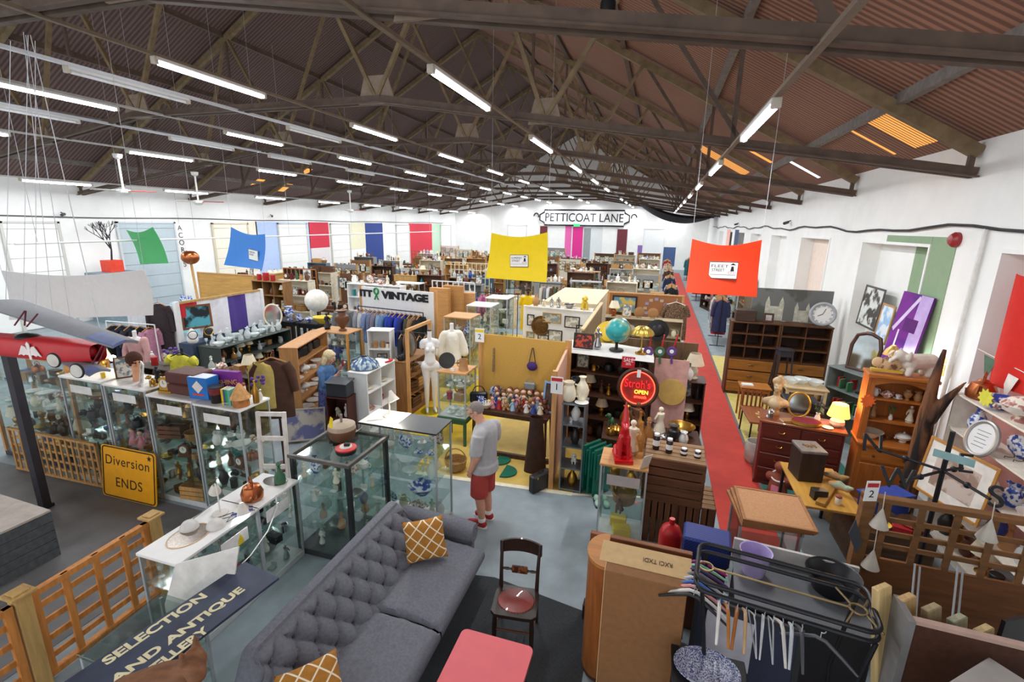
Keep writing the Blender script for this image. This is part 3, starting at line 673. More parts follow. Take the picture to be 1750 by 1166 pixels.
def bookcase(lb, loc, rz, w, d, h, nsh, m, cols=1, back=True, t_=.022, name='bookcase', cat='bookcase', loads=None, where=None, seed=0, per=6, drawers=0, kick=.06, sc=1.0, group=None, backm=None):
    t = thing(name, lb, cat, loc, rz, group); hw = w/2
    s = MB()
    for x in (-hw, hw-t_): obj('side_panel', B(x, x+t_, -d/2, d/2, 0, h-t_), m, t)
    obj('top', B(-hw-.01, hw+.01, -d/2-.01, d/2+.005, h-t_, h, .004), m, t)
    zs = []; dz0 = kick+drawers*.28
    for k in range(nsh): zs.append(dz0+(h-dz0)*k/nsh)
    for z in zs: obj('shelf', B(-hw+t_, hw-t_, -d/2+.01, d/2-.012, z-.0, z+t_), m, t)
    if kick > .02: obj('kickboard', B(-hw+t_, hw-t_, -d/2+.02, -d/2+.035, 0, kick), m, t)
    if back: obj('back_panel', B(-hw+t_, hw-t_, d/2-.012, d/2-.002, kick, h-t_), backm or m, t)
    for k in range(drawers):
        z = kick+k*.28+.02; dr = obj('drawer', B(-hw+t_+.004, hw-t_-.004, -d/2-.006, d/2-.03, z, z+.25, .006), mat('9a6228', .45, kind='woodx', var=.25), t)
        kn = MB().box(-.06, .06, -d/2-.03, -d/2-.004, z+.12, z+.15, .008); obj('handle', kn, mat('6a5638', .4, .6), dr)
    if cols > 1:
        for k, z in enumerate(zs):
            for c in range(1, cols):
                x = -hw+w*c/cols; obj('divider', B(x-.01, x+.01, -d/2+.015, d/2-.012, z+t_, z+(h-dz0)/nsh), m, t)
    W = where or lb; SN = ['bottom', 'second', 'third', 'fourth', 'fifth', 'sixth']; R = Matrix.Translation(loc) @ Matrix.Rotation(rz, 4, 'Z')
    if loads:
        for k, z in enumerate(zs):
            ld = loads[k % len(loads)]
            if not ld: continue
            for c in range(cols):
                cw = w/cols; x0 = -hw+cw*(c+.5); nm = 'the %s shelf%s of %s' % (SN[k] if k < len(zs)-1 or k < 1 else 'top', '' if cols == 1 else (' left', ' right')[c] if cols == 2 else (' left', ' middle', ' right')[c], W)
                shelfload(nm, lambda u, v, x0=x0: (R @ Vector((x0+u, v, 0)))[:2], cw-.05, d-.05, loc[2]+z+t_+.001, ld, per, (h-dz0)/nsh-.03, seed*31+k*5+c, rz, sc)
    return t
def table(lb, loc, rz, w, d, h, m, leg='square', name='table', cat='table', lt=.05, tt=.03, apron=.08, group=None, legm=None, stretcher=False):
    t = thing(name, lb, cat, loc, rz, group); obj('tabletop', B(-w/2, w/2, -d/2, d/2, h-tt, h, .006), m, t)
    lm = legm or m
    for sx in (-1, 1):
        for sy in (-1, 1):
            x, y = sx*(w/2-.05), sy*(d/2-.05)
            if leg == 'square': b = B(x-lt/2, x+lt/2, y-lt/2, y+lt/2, 0, h-tt, .004)
            else: b = MB().tube([(x*1.03, y*1.03, 0), (x, y, h-tt)], [lt*.28, lt*.5], 10)
            obj('leg', b, lm, t)
    if apron:
        a = MB()
        for sy in (-1, 1): a.box(-w/2+.05, w/2-.05, sy*(d/2-.05)-.009, sy*(d/2-.05)+.009, h-tt-apron, h-tt)
        for sx in (-1, 1): a.box(sx*(w/2-.05)-.009, sx*(w/2-.05)+.009, -d/2+.05, d/2-.05, h-tt-apron, h-tt)
        obj('apron', a, lm, t)
    if stretcher: obj('stretcher', B(-w/2+.05, w/2-.05, -.015, .015, .12, .15), lm, t)
    return t
def trellis(lb, loc, rz, w, h, m, nx, nz, z0=0.0, t_=.03, name='trellis_panel', cat='trellis', group='trellis panels', wd=.035):
    t = thing(name, lb, cat, loc, rz, group); f = MB()
    for x in (-w/2, w/2-wd): f.box(x, x+wd, -t_/2, t_/2, z0, h)
    for z in (z0, h-wd): f.box(-w/2, w/2, -t_/2-.006, t_/2+.006, z, z+wd)
    obj('frame', f, m, t); s = MB()
    for i in range(1, nx): x = -w/2+w*i/nx; s.box(x-wd/2, x+wd/2, -t_*.45, 0, z0, h)
    obj('upright_slats', s, m, t); s = MB()
    for i in range(1, nz): z = z0+(h-z0)*i/nz; s.box(-w/2, w/2, 0, t_*.45, z-wd/2, z+wd/2)
    obj('cross_slats', s, m, t); return t
def board(lb, a, b, h, m, z0=0.0, t_=.03, name='partition_board', cat='partition', cap=None, post=None, group=None):
    a = Vector((a[0], a[1], 0)); b = Vector((b[0], b[1], 0)); L_ = (b-a).length; rz = atan2(b.y-a.y, b.x-a.x); c = (a+b)/2
    t = thing(name, lb, cat, (c.x, c.y, 0), rz, group); obj('panel', B(-L_/2, L_/2, -t_/2, t_/2, z0, h), m, t)
    if cap: obj('top_rail', B(-L_/2, L_/2, -t_/2-.02, t_/2+.02, h, h+.035), cap, t)
    if post:
        for x in (-L_/2, L_/2): obj('post', B(x-.035, x+.035, -.035, .035, 0, h+.04), post, t)
    return t
def picture(lb, M, w, h, fm, pm, fw=.03, mount=None, name='framed_picture', cat='picture', t_=.02, group=None):
    """a framed picture lying in the local XY plane of M, facing local +Z"""
    t = thing(name, lb, cat, (0, 0, 0), 0, group); t.matrix_world = M; f = MB()
    for x in (-w/2, w/2-fw): f.box(x, x+fw, -h/2, h/2, 0, t_, .004)
    for y in (-h/2, h/2-fw): f.box(-w/2+fw, w/2-fw, y, y+fw, 0, t_, .004)
    obj('frame', f, fm, t); mm = fw
    if mount:
        obj('mount', B(-w/2+fw, w/2-fw, -h/2+fw, h/2-fw, .002, .008), mount, t); mm = fw+min(w, h)*.17
        obj('print', B(-w/2+mm, w/2-mm, -h/2+mm, h/2-mm, .008, .0095), pm, t)
    else: obj('print', B(-w/2+fw, w/2-fw, -h/2+fw, h/2-fw, .002, .009), pm, t)
    return t
def facing(p, yaw, tilt=0.0):
    """frame at p whose +Z looks along yaw (0 = towards the viewer, -Y), leaned back by tilt"""
    return Matrix.Translation(p) @ Matrix.Rotation(yaw, 4, 'Z') @ Matrix.Rotation(radians(90)-tilt, 4, 'X')
def hanger(lb, loc, rz, m, w=.42, group=None, rot=None, wood=True):
    t = thing('clothes_hanger', lb, 'hanger', loc, rz, group, rot=rot)
    b = MB().tube([(-w/2, 0, -.19), (-w*.3, 0, -.13), (-.03, 0, -.07), (.03, 0, -.07), (w*.3, 0, -.13), (w/2, 0, -.19)], [.008, .011, .012, .012, .011, .008] if wood else .005, 6)
    if not wood: b.tube([(-w/2, 0, -.19), (w/2, 0, -.19)], .005, 6)
    obj('arms', b, m, t); obj('hook', MB().tube([(0, 0, -.07), (0, 0, -.02)]+[(.0+.022*sin(a), 0, .0+.022*cos(a)-.0) for a in [pi+.0-pi*1.25*i/8 for i in range(9)]], .003, 5), M_alu, t)
    return t
def garment_mesh(w, h, sleeve=.55, flare=1.15, thick=.05):
    m = MB()
    def f(u, v):
        a = u*2*pi; z = -h*v if v > .15 else -h*.15*(v/.15)**2.2*.8-h*.03*v/.15; sh = w*.5*(.3+.7*min(1, v/.13)) if v < .15 else w*.5*(1+(flare-1)*(v-.15)); fold = 1+.05*sin(a*5+v*3)
        return (cos(a)*sh*fold, sin(a)*thick*(1+.9*v)*fold, z)
    m.grid(f, 24, 10)
    if sleeve:
        for s in (-1, 1): m.tube([(s*w*.4, 0, -.06), (s*w*.55, 0, -h*.2), (s*w*.62, .01, -h*sleeve)], [.075, .07, .06], 10)
    return m
# ================================================================ continuous sculpted surfaces (bodies, figures)
def blob(name, mb, m, voxel=.008, smooth=4, dec=None, ang=60):
    me = mb.mesh(name, None, False); o = bpy.data.objects.new('tmp_sculpt', me); COL.objects.link(o)
    r = o.modifiers.new('r', 'REMESH'); r.mode = 'VOXEL'; r.voxel_size = voxel
    if smooth: s = o.modifiers.new('s', 'SMOOTH'); s.factor = .5; s.iterations = smooth
    if dec: d = o.modifiers.new('d', 'DECIMATE'); d.ratio = dec
    bpy.context.view_layer.update()
    out = bpy.data.meshes.new_from_object(o.evaluated_get(bpy.context.evaluated_depsgraph_get()))
    bpy.data.objects.remove(o); bpy.data.meshes.remove(me); out.name = name; out.materials.clear()
    if m: out.materials.append(m)
    out.polygons.foreach_set('use_smooth', [True]*len(out.polygons)); return out
def cap(mb, pts, rs, n=12):
    mb.tube(pts, rs, n)
    for p, r in zip(pts, rs if isinstance(rs, (list, tuple)) else [rs]*len(pts)): mb.ball(p, r, n, 8)
    return mb
def hand(mb, w, d, side, nrm, s=1.0, curl=.5):
    """palm and five fingers at wrist w, pointing along d, palm normal nrm"""
    w = Vector(w); d = Vector(d).normalized(); nrm = Vector(nrm); nrm = (nrm-d*nrm.dot(d)).normalized(); t = d.cross(nrm)*side
    c = w+d*.05*s; cap(mb, [w, c-t*.012*s, w+d*.085*s-t*.016*s], [.024*s, .022*s, .016*s]); cap(mb, [w, c+t*.016*s, w+d*.085*s+t*.018*s], [.024*s, .022*s, .016*s])
    for k, (o, L_) in enumerate(((-.033, .062), (-.011, .078), (.011, .072), (.03, .055))):
        b = w+d*.088*s-t*o*s*-1; k1 = b+(d*cos(curl*.4)+nrm*sin(curl*.4))*L_*.5*s; k2 = k1+(d*cos(curl*1.3)+nrm*sin(curl*1.3))*L_*.35*s; k3 = k2+(d*cos(curl*2)+nrm*sin(curl*2))*L_*.25*s
        cap(mb, [b, k1, k2, k3], [.0095*s, .009*s, .0085*s, .0075*s], 8)
    b = w+d*.02*s-t*.028*s; cap(mb, [b, b+(d*.6-t*.6+nrm*.3).normalized()*.035*s, b+(d*.85-t*.45+nrm*.5).normalized()*.065*s], [.013*s, .011*s, .0095*s], 8)
def head(mb, c, R, s=1.0, ears=True):
    """head ball, jaw, nose, brow, lips, ears; local front is -Y, up is +Z; R turns it"""
    P = lambda x, y, z: Vector(c)+R @ (Vector((x, y, z))*s)
    st = len(mb.v); mb.ball((0, .012, .03), .088, 16, 12, .88, 1.12, 1.12); mb.ball((0, -.012, -.045), .066, 14, 10, .92, 1.0, .95); mb.ball((0, -.055, -.082), .027, 10, 8, 1.2, .9, .8)
    mb.tube([(0, -.085, .03), (0, -.103, .002), (0, -.108, -.012)], [.009, .013, .014], 8); mb.ball((0, -.104, -.012), .0155, 8, 6, 1.25, .9, .8)
    mb.tube([(-.045, -.072, .035), (0, -.088, .037), (.045, -.072, .035)], [.01, .012, .01], 8); mb.ball((-.042, -.06, -.02), .025, 8, 6); mb.ball((.042, -.06, -.02), .025, 8, 6)
    mb.tube([(-.022, -.079, -.047), (0, -.088, -.045), (.022, -.079, -.047)], [.005, .008, .005], 6); mb.tube([(-.02, -.076, -.057), (0, -.085, -.058), (.02, -.076, -.057)], [.005, .009, .005], 6)
    if ears:
        for x in (-1, 1): mb.ball((x*.084, .014, .0), .028, 10, 8, .35, .8, 1.2)
    M = Matrix.Translation(c) @ (R.to_4x4()) @ Matrix.Diagonal((s, s, s, 1)); mb.xf(M, st)
    return P
def eyes(P, par, s=1.0):
    for x in (-1, 1):
        p = P(x*.032, -.083, .018); obj('eye', MB().ball(p, .0105*s, 8, 6), mat('e9e6e0', .3), par); q = P(x*.032, -.0925, .017); obj('pupil', MB().ball(q, .005*s, 8, 6), mat('2b2623', .3), par)
# ================================================================ the two customers
SKIN = mat('d29a80', .55, var=.06, scale=20)
def man():
    t = thing('person', 'man in grey T-shirt and red shorts looking down beside the glass cases', 'person', G(826, 893), -1.7)
    b = MB(); H = Matrix.Rotation(.3, 3, 'Z') @ Matrix.Rotation(radians(26), 3, 'X'); hc = (0, -.115, 1.605)
    P = head(b, hc, H, 1.0)
    cap(b, [(0, .015, 1.43), (0, -.05, 1.5), (0, -.09, 1.565)], [.078, .066, .066])
    cap(b, [(0, 0, .98), (0, -.01, 1.15), (0, .02, 1.34)], [.15, .155, .15]); cap(b, [(-.15, .03, 1.38), (0, .03, 1.41), (.15, .03, 1.38)], [.075, .085, .075])
    for s in (-1, 1):
        cap(b, [(s*.09, 0, .93), (s*.1, -.02, .5), (s*.1, .015, .3), (s*.1, .03, .1)], [.1, .068, .06, .042]); cap(b, [(s*.1, .04, .05), (s*.11, -.12, .035)], [.04, .032])
    # left arm hangs, hand at the pocket; right arm bent in front
    cap(b, [(.205, .03, 1.36), (.25, .03, 1.1), (.235, -.07, .88)], [.058, .05, .035]); hand(b, (.235, -.075, .875), (-.25, -.25, -.9), 1, (-1, 0, -.2), 1.0, .7)
    cap(b, [(-.205, .03, 1.36), (-.255, -.0, 1.1), (-.2, -.16, .93)], [.058, .05, .035]); hand(b, (-.198, -.165, .925), (.3, -.6, -.6), -1, (1, 0, -.2), 1.0, .7)
    obj('body', blob('body', b, SKIN, .0065, 3), None, t); eyes(P, t)
    sh = MB(); cap(sh, [(0, -.005, .92), (0, -.015, 1.15), (0, .015, 1.35)], [.172, .178, .165]); cap(sh, [(-.16, .035, 1.385), (0, .035, 1.405), (.16, .035, 1.385)], [.082, .09, .082]); sh.tube([(0, 0, .82), (0, 0, .93)], [.196, .185], 20)
    for s in (-1, 1): sh.tube([(s*.19, .03, 1.39), (s*.235, .03, 1.24), (s*.25, .025 if s > 0 else .0, 1.15)], [.088, .082, .088], 14)
    sh.v = [(x*1.14, y*.98+.01, z) for x, y, z in sh.v]
    obj('t_shirt', blob('t_shirt', sh, mat('a9a8aa', .85, var=.08, scale=12), .011, 5), None, t)
    so = MB(); so.tube([(0, 0, .86), (0, 0, .82), (0, 0, .76)], [.16, .172, .168], 20)
    for s in (-1, 1): so.tube([(s*.085, 0, .82), (s*.1, -.005, .66), (s*.105, -.01, .47)], [.122, .12, .12], 16)
    obj('shorts', blob('shorts', so, mat('a83f37', .85, var=.12, scale=14), .011, 4), None, t)
    for s in (-1, 1):
        k = MB(); cap(k, [(s*.1, .055, .055), (s*.105, -.06, .05), (s*.112, -.15, .04)], [.05, .05, .042]); k.tube([(s*.1, .035, .06), (s*.1, .035, .1)], [.05, .048], 12)
        sn = obj('trainer', blob('trainer', k, mat('a5282c', .6), .008, 3), None, t); obj('sole', MB().prism([(s*.105+.05*cos(a)*1.0, -.045+.155*sin(a)) for a in [2*pi*i/18 for i in range(18)]], .0, .02), mat('efe9e2', .6), sn)
        st = MB()
        for j in range(3): st.beam((s*.1+s*.05, -.02-.03*j, .03), (s*.1+s*.044, -.0-.03*j, .075), .009, .004)
        obj('stripes', st, mat('f3f0ea', .6), sn); obj('sock', MB().lathe([(.05, .09), (.05, .14), (.046, .145)], (s*.1, .03), 14), mat('f1efec', .8), t)
    hr = MB(); hr.ball((0, .025, .042), .092, 16, 12, .9, 1.1, 1.08); hr.xf(Matrix.Translation(hc) @ H.to_4x4()); hr = MB().add([v for v in hr.v], hr.f)
    # keep hair off the face: cut by lifting the front
    Hi = H.inverted(); V = []
    for v in hr.v:
        l = Hi @ (Vector(v)-Vector(hc))
        if l.y < -.02 and l.z < .085: l = l*.8
        if l.z < -.03: l = Vector((l.x*.85, l.y*.85, -.03))
        V.append(tuple(Vector(hc)+H @ l))
    hr.v = V; obj('hair', hr, mat('8a807c', .9, var=.2, scale=60), t)
    obj('glasses', MB().tube([P(-.088, .02, .02), P(-.05, -.085, .022), P(-.01, -.1, .02)], .003, 5).tube([P(.088, .02, .02), P(.05, -.085, .022), P(.01, -.1, .02)], .003, 5), mat('25272c', .4), t)
    return t
man()
def woman():
    t = thing('person', 'blonde woman in denim jacket and blue patterned dress at the pine bookcase', 'person', G(566, 738), 1.75)
    b = MB(); H = Matrix.Rotation(radians(18), 3, 'X'); hc = (0, -.09, 1.5); s_ = .95
    P = head(b, hc, H, s_); cap(b, [(0, .0, 1.32), (0, -.03, 1.38), (0, -.07, 1.45)], [.07, .055, .055])
    cap(b, [(0, 0, .9), (0, 0, 1.06), (0, .01, 1.24)], [.15, .125, .13]); cap(b, [(-.13, .02, 1.28), (.13, .02, 1.28)], .065)
    for s in (-1, 1):
        cap(b, [(s*.085, 0, .86), (s*.085, -.01, .46), (s*.085, .02, .26), (s*.085, .03, .09)], [.095, .062, .056, .038]); cap(b, [(s*.085, .04, .045), (s*.095, -.11, .03)], [.036, .028])
        cap(b, [(s*.18, .02, 1.26), (s*.215, -.05, 1.04), (s*.1, -.25, 1.2 if s < 0 else 1.32)], [.052, .044, .03])
        hand(b, (s*.1, -.255, 1.2 if s < 0 else 1.32), (-s*.3, -.5, .8), s, (0, -1, 0), .92, .7)
    obj('body', blob('body', b, SKIN, .0065, 3), None, t); eyes(P, t, s_)
    dr = MB().tube([(0, 0, 1.0), (0, 0, .86), (0, 0, .6), (0, 0, .42)], [.15, .19, .21, .23], 22); dr.v = [(x*1.02*(1+.03*sin(atan2(y, x)*7)), y*.85, z) for x, y, z in dr.v]
    obj('dress', dr, mat('6a72ad', .85, c2='474f8d', scale=30, kind='blotch'), t)
    jk = MB(); cap(jk, [(0, 0, .93), (0, 0, 1.08), (0, .01, 1.26)], [.168, .15, .148]); cap(jk, [(-.14, .02, 1.29), (.14, .02, 1.29)], .075); jk.tube([(0, 0, .84), (0, 0, .94)], [.185, .17], 18)
    for s in (-1, 1): cap(jk, [(s*.18, .02, 1.27), (s*.22, -.05, 1.04), (s*.13, -.19, 1.15 if s < 0 else 1.23)], [.068, .062, .05])
    jk.v = [(x*1.03, y*.95, z) for x, y, z in jk.v]; obj('denim_jacket', blob('denim_jacket', jk, mat('557aa8', .85, var=.2, scale=18), .011, 4), None, t)
    hr = MB().ball((0, .03, .045), .1, 16, 12, .98, 1.12, 1.1); cap(hr, [(-.06, .05, -.02), (-.075, .06, -.12)], [.05, .045]); cap(hr, [(.06, .05, -.02), (.075, .06, -.12)], [.05, .045]); cap(hr, [(0, .08, -.02), (0, .085, -.13)], [.07, .06]); hr.ball((0, -.05, .09), .05, 12, 8, 1.3, .8, .7)
    hr.xf(Matrix.Translation(hc) @ H.to_4x4()); obj('hair', blob('hair', hr, mat('d8c49a', .75, var=.25, scale=50), .009, 2), None, t)
    st = MB().tube([(.13, -.09, 1.33), (.17, .06, 1.33), (.05, .165, 1.12), (-.15, .12, .92), (-.2, .0, .84)], .012, 6); obj('bag_strap', st, mat('2b2c33', .6), t)
    for s in (-1, 1): k = MB(); cap(k, [(s*.085, .05, .04), (s*.095, -.11, .035)], [.042, .034]); obj('shoe', blob('shoe', k, mat('3a3431', .6), .008, 2), None, t)
    return t
woman()
tag(obj('mobile_phone', B(-.004, .004, -.035, .035, -.07, .07, .004), mat('7a1f2c', .3), None, Vector(G(566, 738))+Vector((.345, .04, 1.42)), .1), 'dark red phone held up before the face of the blonde woman', 'phone')
# mannequins
M_man = mat('edebea', .35, var=.02)
def mannequin_body(full=True):
    b = MB(); cap(b, [(0, .0, 1.42), (0, .0, 1.52)], [.05, .045]); b.tube([(0, 0, 1.5), (0, 0, 1.58)], [.045, .05], 16)
    cap(b, [(0, .0, 1.0), (0, .0, 1.1), (0, .01, 1.26)], [.13, .11, .125]); cap(b, [(-.14, .02, 1.36), (0, .02, 1.38), (.14, .02, 1.36)], [.06, .07, .06]); cap(b, [(-.09, 0, .9), (.09, 0, .9)], .115)
    for s in (-1, 1):
        b.ball((s*.06, -.09, 1.24), .05, 12, 8); cap(b, [(s*.16, .02, 1.34), (s*.17, .02, 1.28)], [.055, .05])
        if full: cap(b, [(s*.09, 0, .86), (s*.085, -.02, .5), (s*.085, .015, .32), (s*.085, .03, .1)], [.1, .062, .058, .036]); cap(b, [(s*.085, .05, .04), (s*.095, -.12, .03)], [.034, .026])
    b.v = [(x*.86, y*.92, z) for x, y, z in b.v]
    return b
t = thing('mannequin', 'white headless full-length mannequin on the yellow floor by the clothes rail', 'mannequin', G(737, 703), .55, sc=1.14)
obj('body', blob('body', mannequin_body(), M_man, .01, 4), None, t)
obj('neck_cap', MB().lathe([(.045, 1.575), (.03, 1.6), (.005, 1.605)], n=14), mat('26262a', .4), t)
for s in (-1, 1): obj('arm_socket', MB().lathe([(.05, 0), (.05, .008), (.03, .012)], n=16).xf(Matrix.Translation((s*.17, .02, 1.32)) @ Matrix.Rotation(s*radians(90), 4, 'Y')), mat('dcd9d8', .4), t)
obj('base_plate', MB().lathe([(.2, .0), (.2, .008), (.195, .01)], n=24), glassmat('d6e2de'), t)
p = G(765, 690); t = thing('dress_form', 'white bust form in a cream blouse behind the full-length mannequin', 'mannequin', (p.x-.1, p.y+.5, 0), .6, sc=1.12)
b = mannequin_body(False); obj('torso', blob('torso', b, M_man, .012, 3), None, t); obj('pole', MB().cyl((0, 0), .018, .02, .85, 10), M_man, t); obj('base', MB().lathe([(.2, 0), (.2, .015), (.03, .04)], n=18), M_man, t)
bl = MB(); cap(bl, [(0, 0, .95), (0, 0, 1.1), (0, .01, 1.27)], [.17, .15, .145]); cap(bl, [(-.15, .02, 1.35), (.15, .02, 1.35)], .075); [cap(bl, [(s*.17, .02, 1.33), (s*.24, 0, 1.1), (s*.26, -.02, .95)], [.075, .085, .09]) for s in (-1, 1)]; bl.tube([(0, 0, .78), (0, 0, .95)], [.21, .17], 18)
obj('blouse', blob('blouse', bl, mat('e9e5d8', .85, var=.05), .013, 3), None, t)
# ================================================================ sofa corner
def lattice(base, line, scale=16):
    m = mat(base, .85, var=.12, scale=30).copy(); nt = m.node_tree; N = nt.nodes; L = nt.links; b = N['Principled BSDF']; src = b.inputs['Base Color'].links[0].from_socket
    tc = N.new('ShaderNodeTexCoord'); mp = N.new('ShaderNodeMapping'); mp.inputs['Rotation'].default_value = (0, 0, radians(45)); L.new(tc.outputs['Object'], mp.inputs[0]); fs = []
    for d in 'XY':
        w = N.new('ShaderNodeTexWave'); w.bands_direction = d; w.inputs['Scale'].default_value = scale*.314; L.new(mp.outputs[0], w.inputs[0]); g_ = N.new('ShaderNodeMath'); g_.operation = 'GREATER_THAN'; g_.inputs[1].default_value = .965; L.new(w.outputs['Fac'], g_.inputs[0]); fs.append(g_)
    mx = N.new('ShaderNodeMath'); mx.operation = 'MAXIMUM'; L.new(fs[0].outputs[0], mx.inputs[0]); L.new(fs[1].outputs[0], mx.inputs[1])
    c = N.new('ShaderNodeMixRGB'); L.new(mx.outputs[0], c.inputs[0]); L.new(src, c.inputs[1]); c.inputs[2].default_value = (*lin(line), 1); L.new(c.outputs[0], b.inputs['Base Color']); return m
M_char = mat('70727b', .92, var=.16, scale=40, bump=.15)
def sofa():
    t = thing('sofa', 'charcoal grey button-backed three-seat sofa in the middle foreground', 'sofa', (-2.18, 3.25, 0), 0.0)
    y0, y1 = -1.2, 1.12; xb, xf = -.62, .56
    bt = []
    for r, bz in enumerate((.5, .63, .76)):
        for k in range(9):
            y = y0+.2+(k+(.5 if r % 2 else 0))*.245
            if y < y1-.1: bt.append((y, bz))
    def bf(u, v):
        y = y0-.02+(y1-y0+.04)*u; e = min(1, max(0, (.5-abs(u-.5))*2/.16)); e = e*e*(3-2*e); top = .66+.26*e
        if v < .55:
            s = v/.55; z = .40+(top-.10-.40)*s; x = -.05-.32*s; nx, nz = .85, .5
        elif v < .8:
            a = (v-.55)/.25*pi*1.05; x = -.46+.09*cos(a); z = top-.1+.1*sin(a); nx, nz = cos(a), sin(a)
        else:
            s = (v-.8)/.2; x = -.55+.03*s; z = (top-.1)*(1-s)+.12*s; nx, nz = -1, 0
        if v < .62:
            d = 0
            for by, bz in bt:
                q = ((y-by)**2+(z-bz)**2); d -= .035*math.exp(-q/.0012)
            A, Bb = (y-y0-.2)/.245, (z-.5)/.26; d += .075*(abs(sin(pi*(A+Bb)))*abs(sin(pi*(A-Bb))))**.5*min(1, (.9-z)/.08 if z > .82 else 1)-.045
            x += (d+.03)*nx; z += d*nz*.5
        return (x, y, z)
    bk = obj('backrest', MB().grid(bf, 150, 60), M_char, t)
    for s, u in ((-1, 0), (1, 1)):
        pass
    for by, bz in bt:
        s = (bz-.4)/(.82-.4); x = -.05-.32*s-.03
        obj('button', MB().ball((x, by, bz), .014, 8, 6, .6, 1, 1), mat('43464d', .9), bk)
    for s in (-1, 1):
        yc = (y1+.1) if s > 0 else (y0-.1); a = MB()
        a.tube([(-.5, yc, .56), (-.3, yc, .56), (.3, yc+s*.0, .54), (.42, yc, .53)], [.125, .125, .12, .11], 20); a.box(-.52, .4, yc-.09, yc+.09, .12, .55, .03); ar = obj('arm', a, M_char, t)
        sc_ = MB().lathe([(.105, 0), (.1, .012), (.06, .016), (.05, .008), (.02, .014)], n=20).xf(Matrix.Translation((.42, yc, .53)) @ Matrix.Rotation(radians(90), 4, 'Y')); obj('scroll_front', sc_, M_char, ar)
    for k, (a, b) in enumerate(((y0+.02, -.05), (-.03, y1-.02))):
        def cf(u, v, a=a, b=b):
            # rounded cushion wrapping over the front edge
            y = a+(b-a)*u; e = min(1, (.5-abs(u-.5))/.06); e = sqrt(max(0, 1-(1-e)**2)) if e < 1 else 1
            wr = .006*noise.noise(Vector((u*7+k*3, v*9, 1.3)))+.004*noise.noise(Vector((u*19, v*17+k, 4)))
            if v < .62: s = v/.62; x = -.12+.62*s; z = .455+.035*sin(pi*min(1, s*1.05))*1+wr*2
            elif v < .86: q = (v-.62)/.24*pi; x = .5+.1*sin(q); z = .36+.1*cos(q)
            else: s = (v-.86)/.14; x = .5-.8*s; z = .26
            return (x, y, .3+(z-.3)*(.72+.28*e) if v < .7 else z)
        obj('seat_cushion', MB().grid(cf, 44, 44), M_char, t)
    obj('base_frame', B(-.52, .5, y0, y1, .1, .31, .03), M_char, t)
    for x in (-.46, .42):
        for y in (y0+.08, y1-.08): obj('leg', MB().tube([(x, y, 0), (x, y, .11)], [.02, .03], 10), mat('2a1c14', .4), t)
sofa()
M_must = lattice('b0752a', 'f0e3c8', 10)
def pillow(lb, M, s=.44):
    m = MB()
    def f(sgn):
        def g_(u, v):
            a, b = u*2-1, v*2-1; h = .085*((1-a**4)*(1-b**4))**.5; k = 1-.06*(1-max(abs(a), abs(b))**2)-.05*(abs(a*b) < .5)*0
            return (a*s/2*(1-.07*(1-b*b)), b*s/2*(1-.07*(1-a*a)), sgn*h)
        return g_
    m.grid(f(1), 22, 22); m.grid(lambda u, v: f(-1)(v, u), 22, 22)
    o = obj('cushion', m, M_must); o.matrix_world = M; tag(o, lb, 'cushion', 'patterned cushions')
pillow('mustard lattice cushion propped against the far arm of the grey sofa', Matrix.Translation((-2.13, 3.98, .70)) @ Matrix.Rotation(.45, 4, 'Z') @ Matrix.Rotation(radians(68), 4, 'X') @ Matrix.Rotation(.12, 4, 'Z'))
pillow('mustard lattice cushion at the near end of the grey sofa, cut by the frame', Matrix.Translation((-2.12, 2.2, .66)) @ Matrix.Rotation(.9, 4, 'Z') @ Matrix.Rotation(radians(38), 4, 'X'))
struct('trim_60', MB().prism([(-3.1, .5), (-.3, .5), (-.34, 4.27), (-1.5, 4.46), (-1.9, 4.4), (-2.9, 4.4)], 0, .006), mat('35383b', .95, var=.2, scale=60, bump=.2))
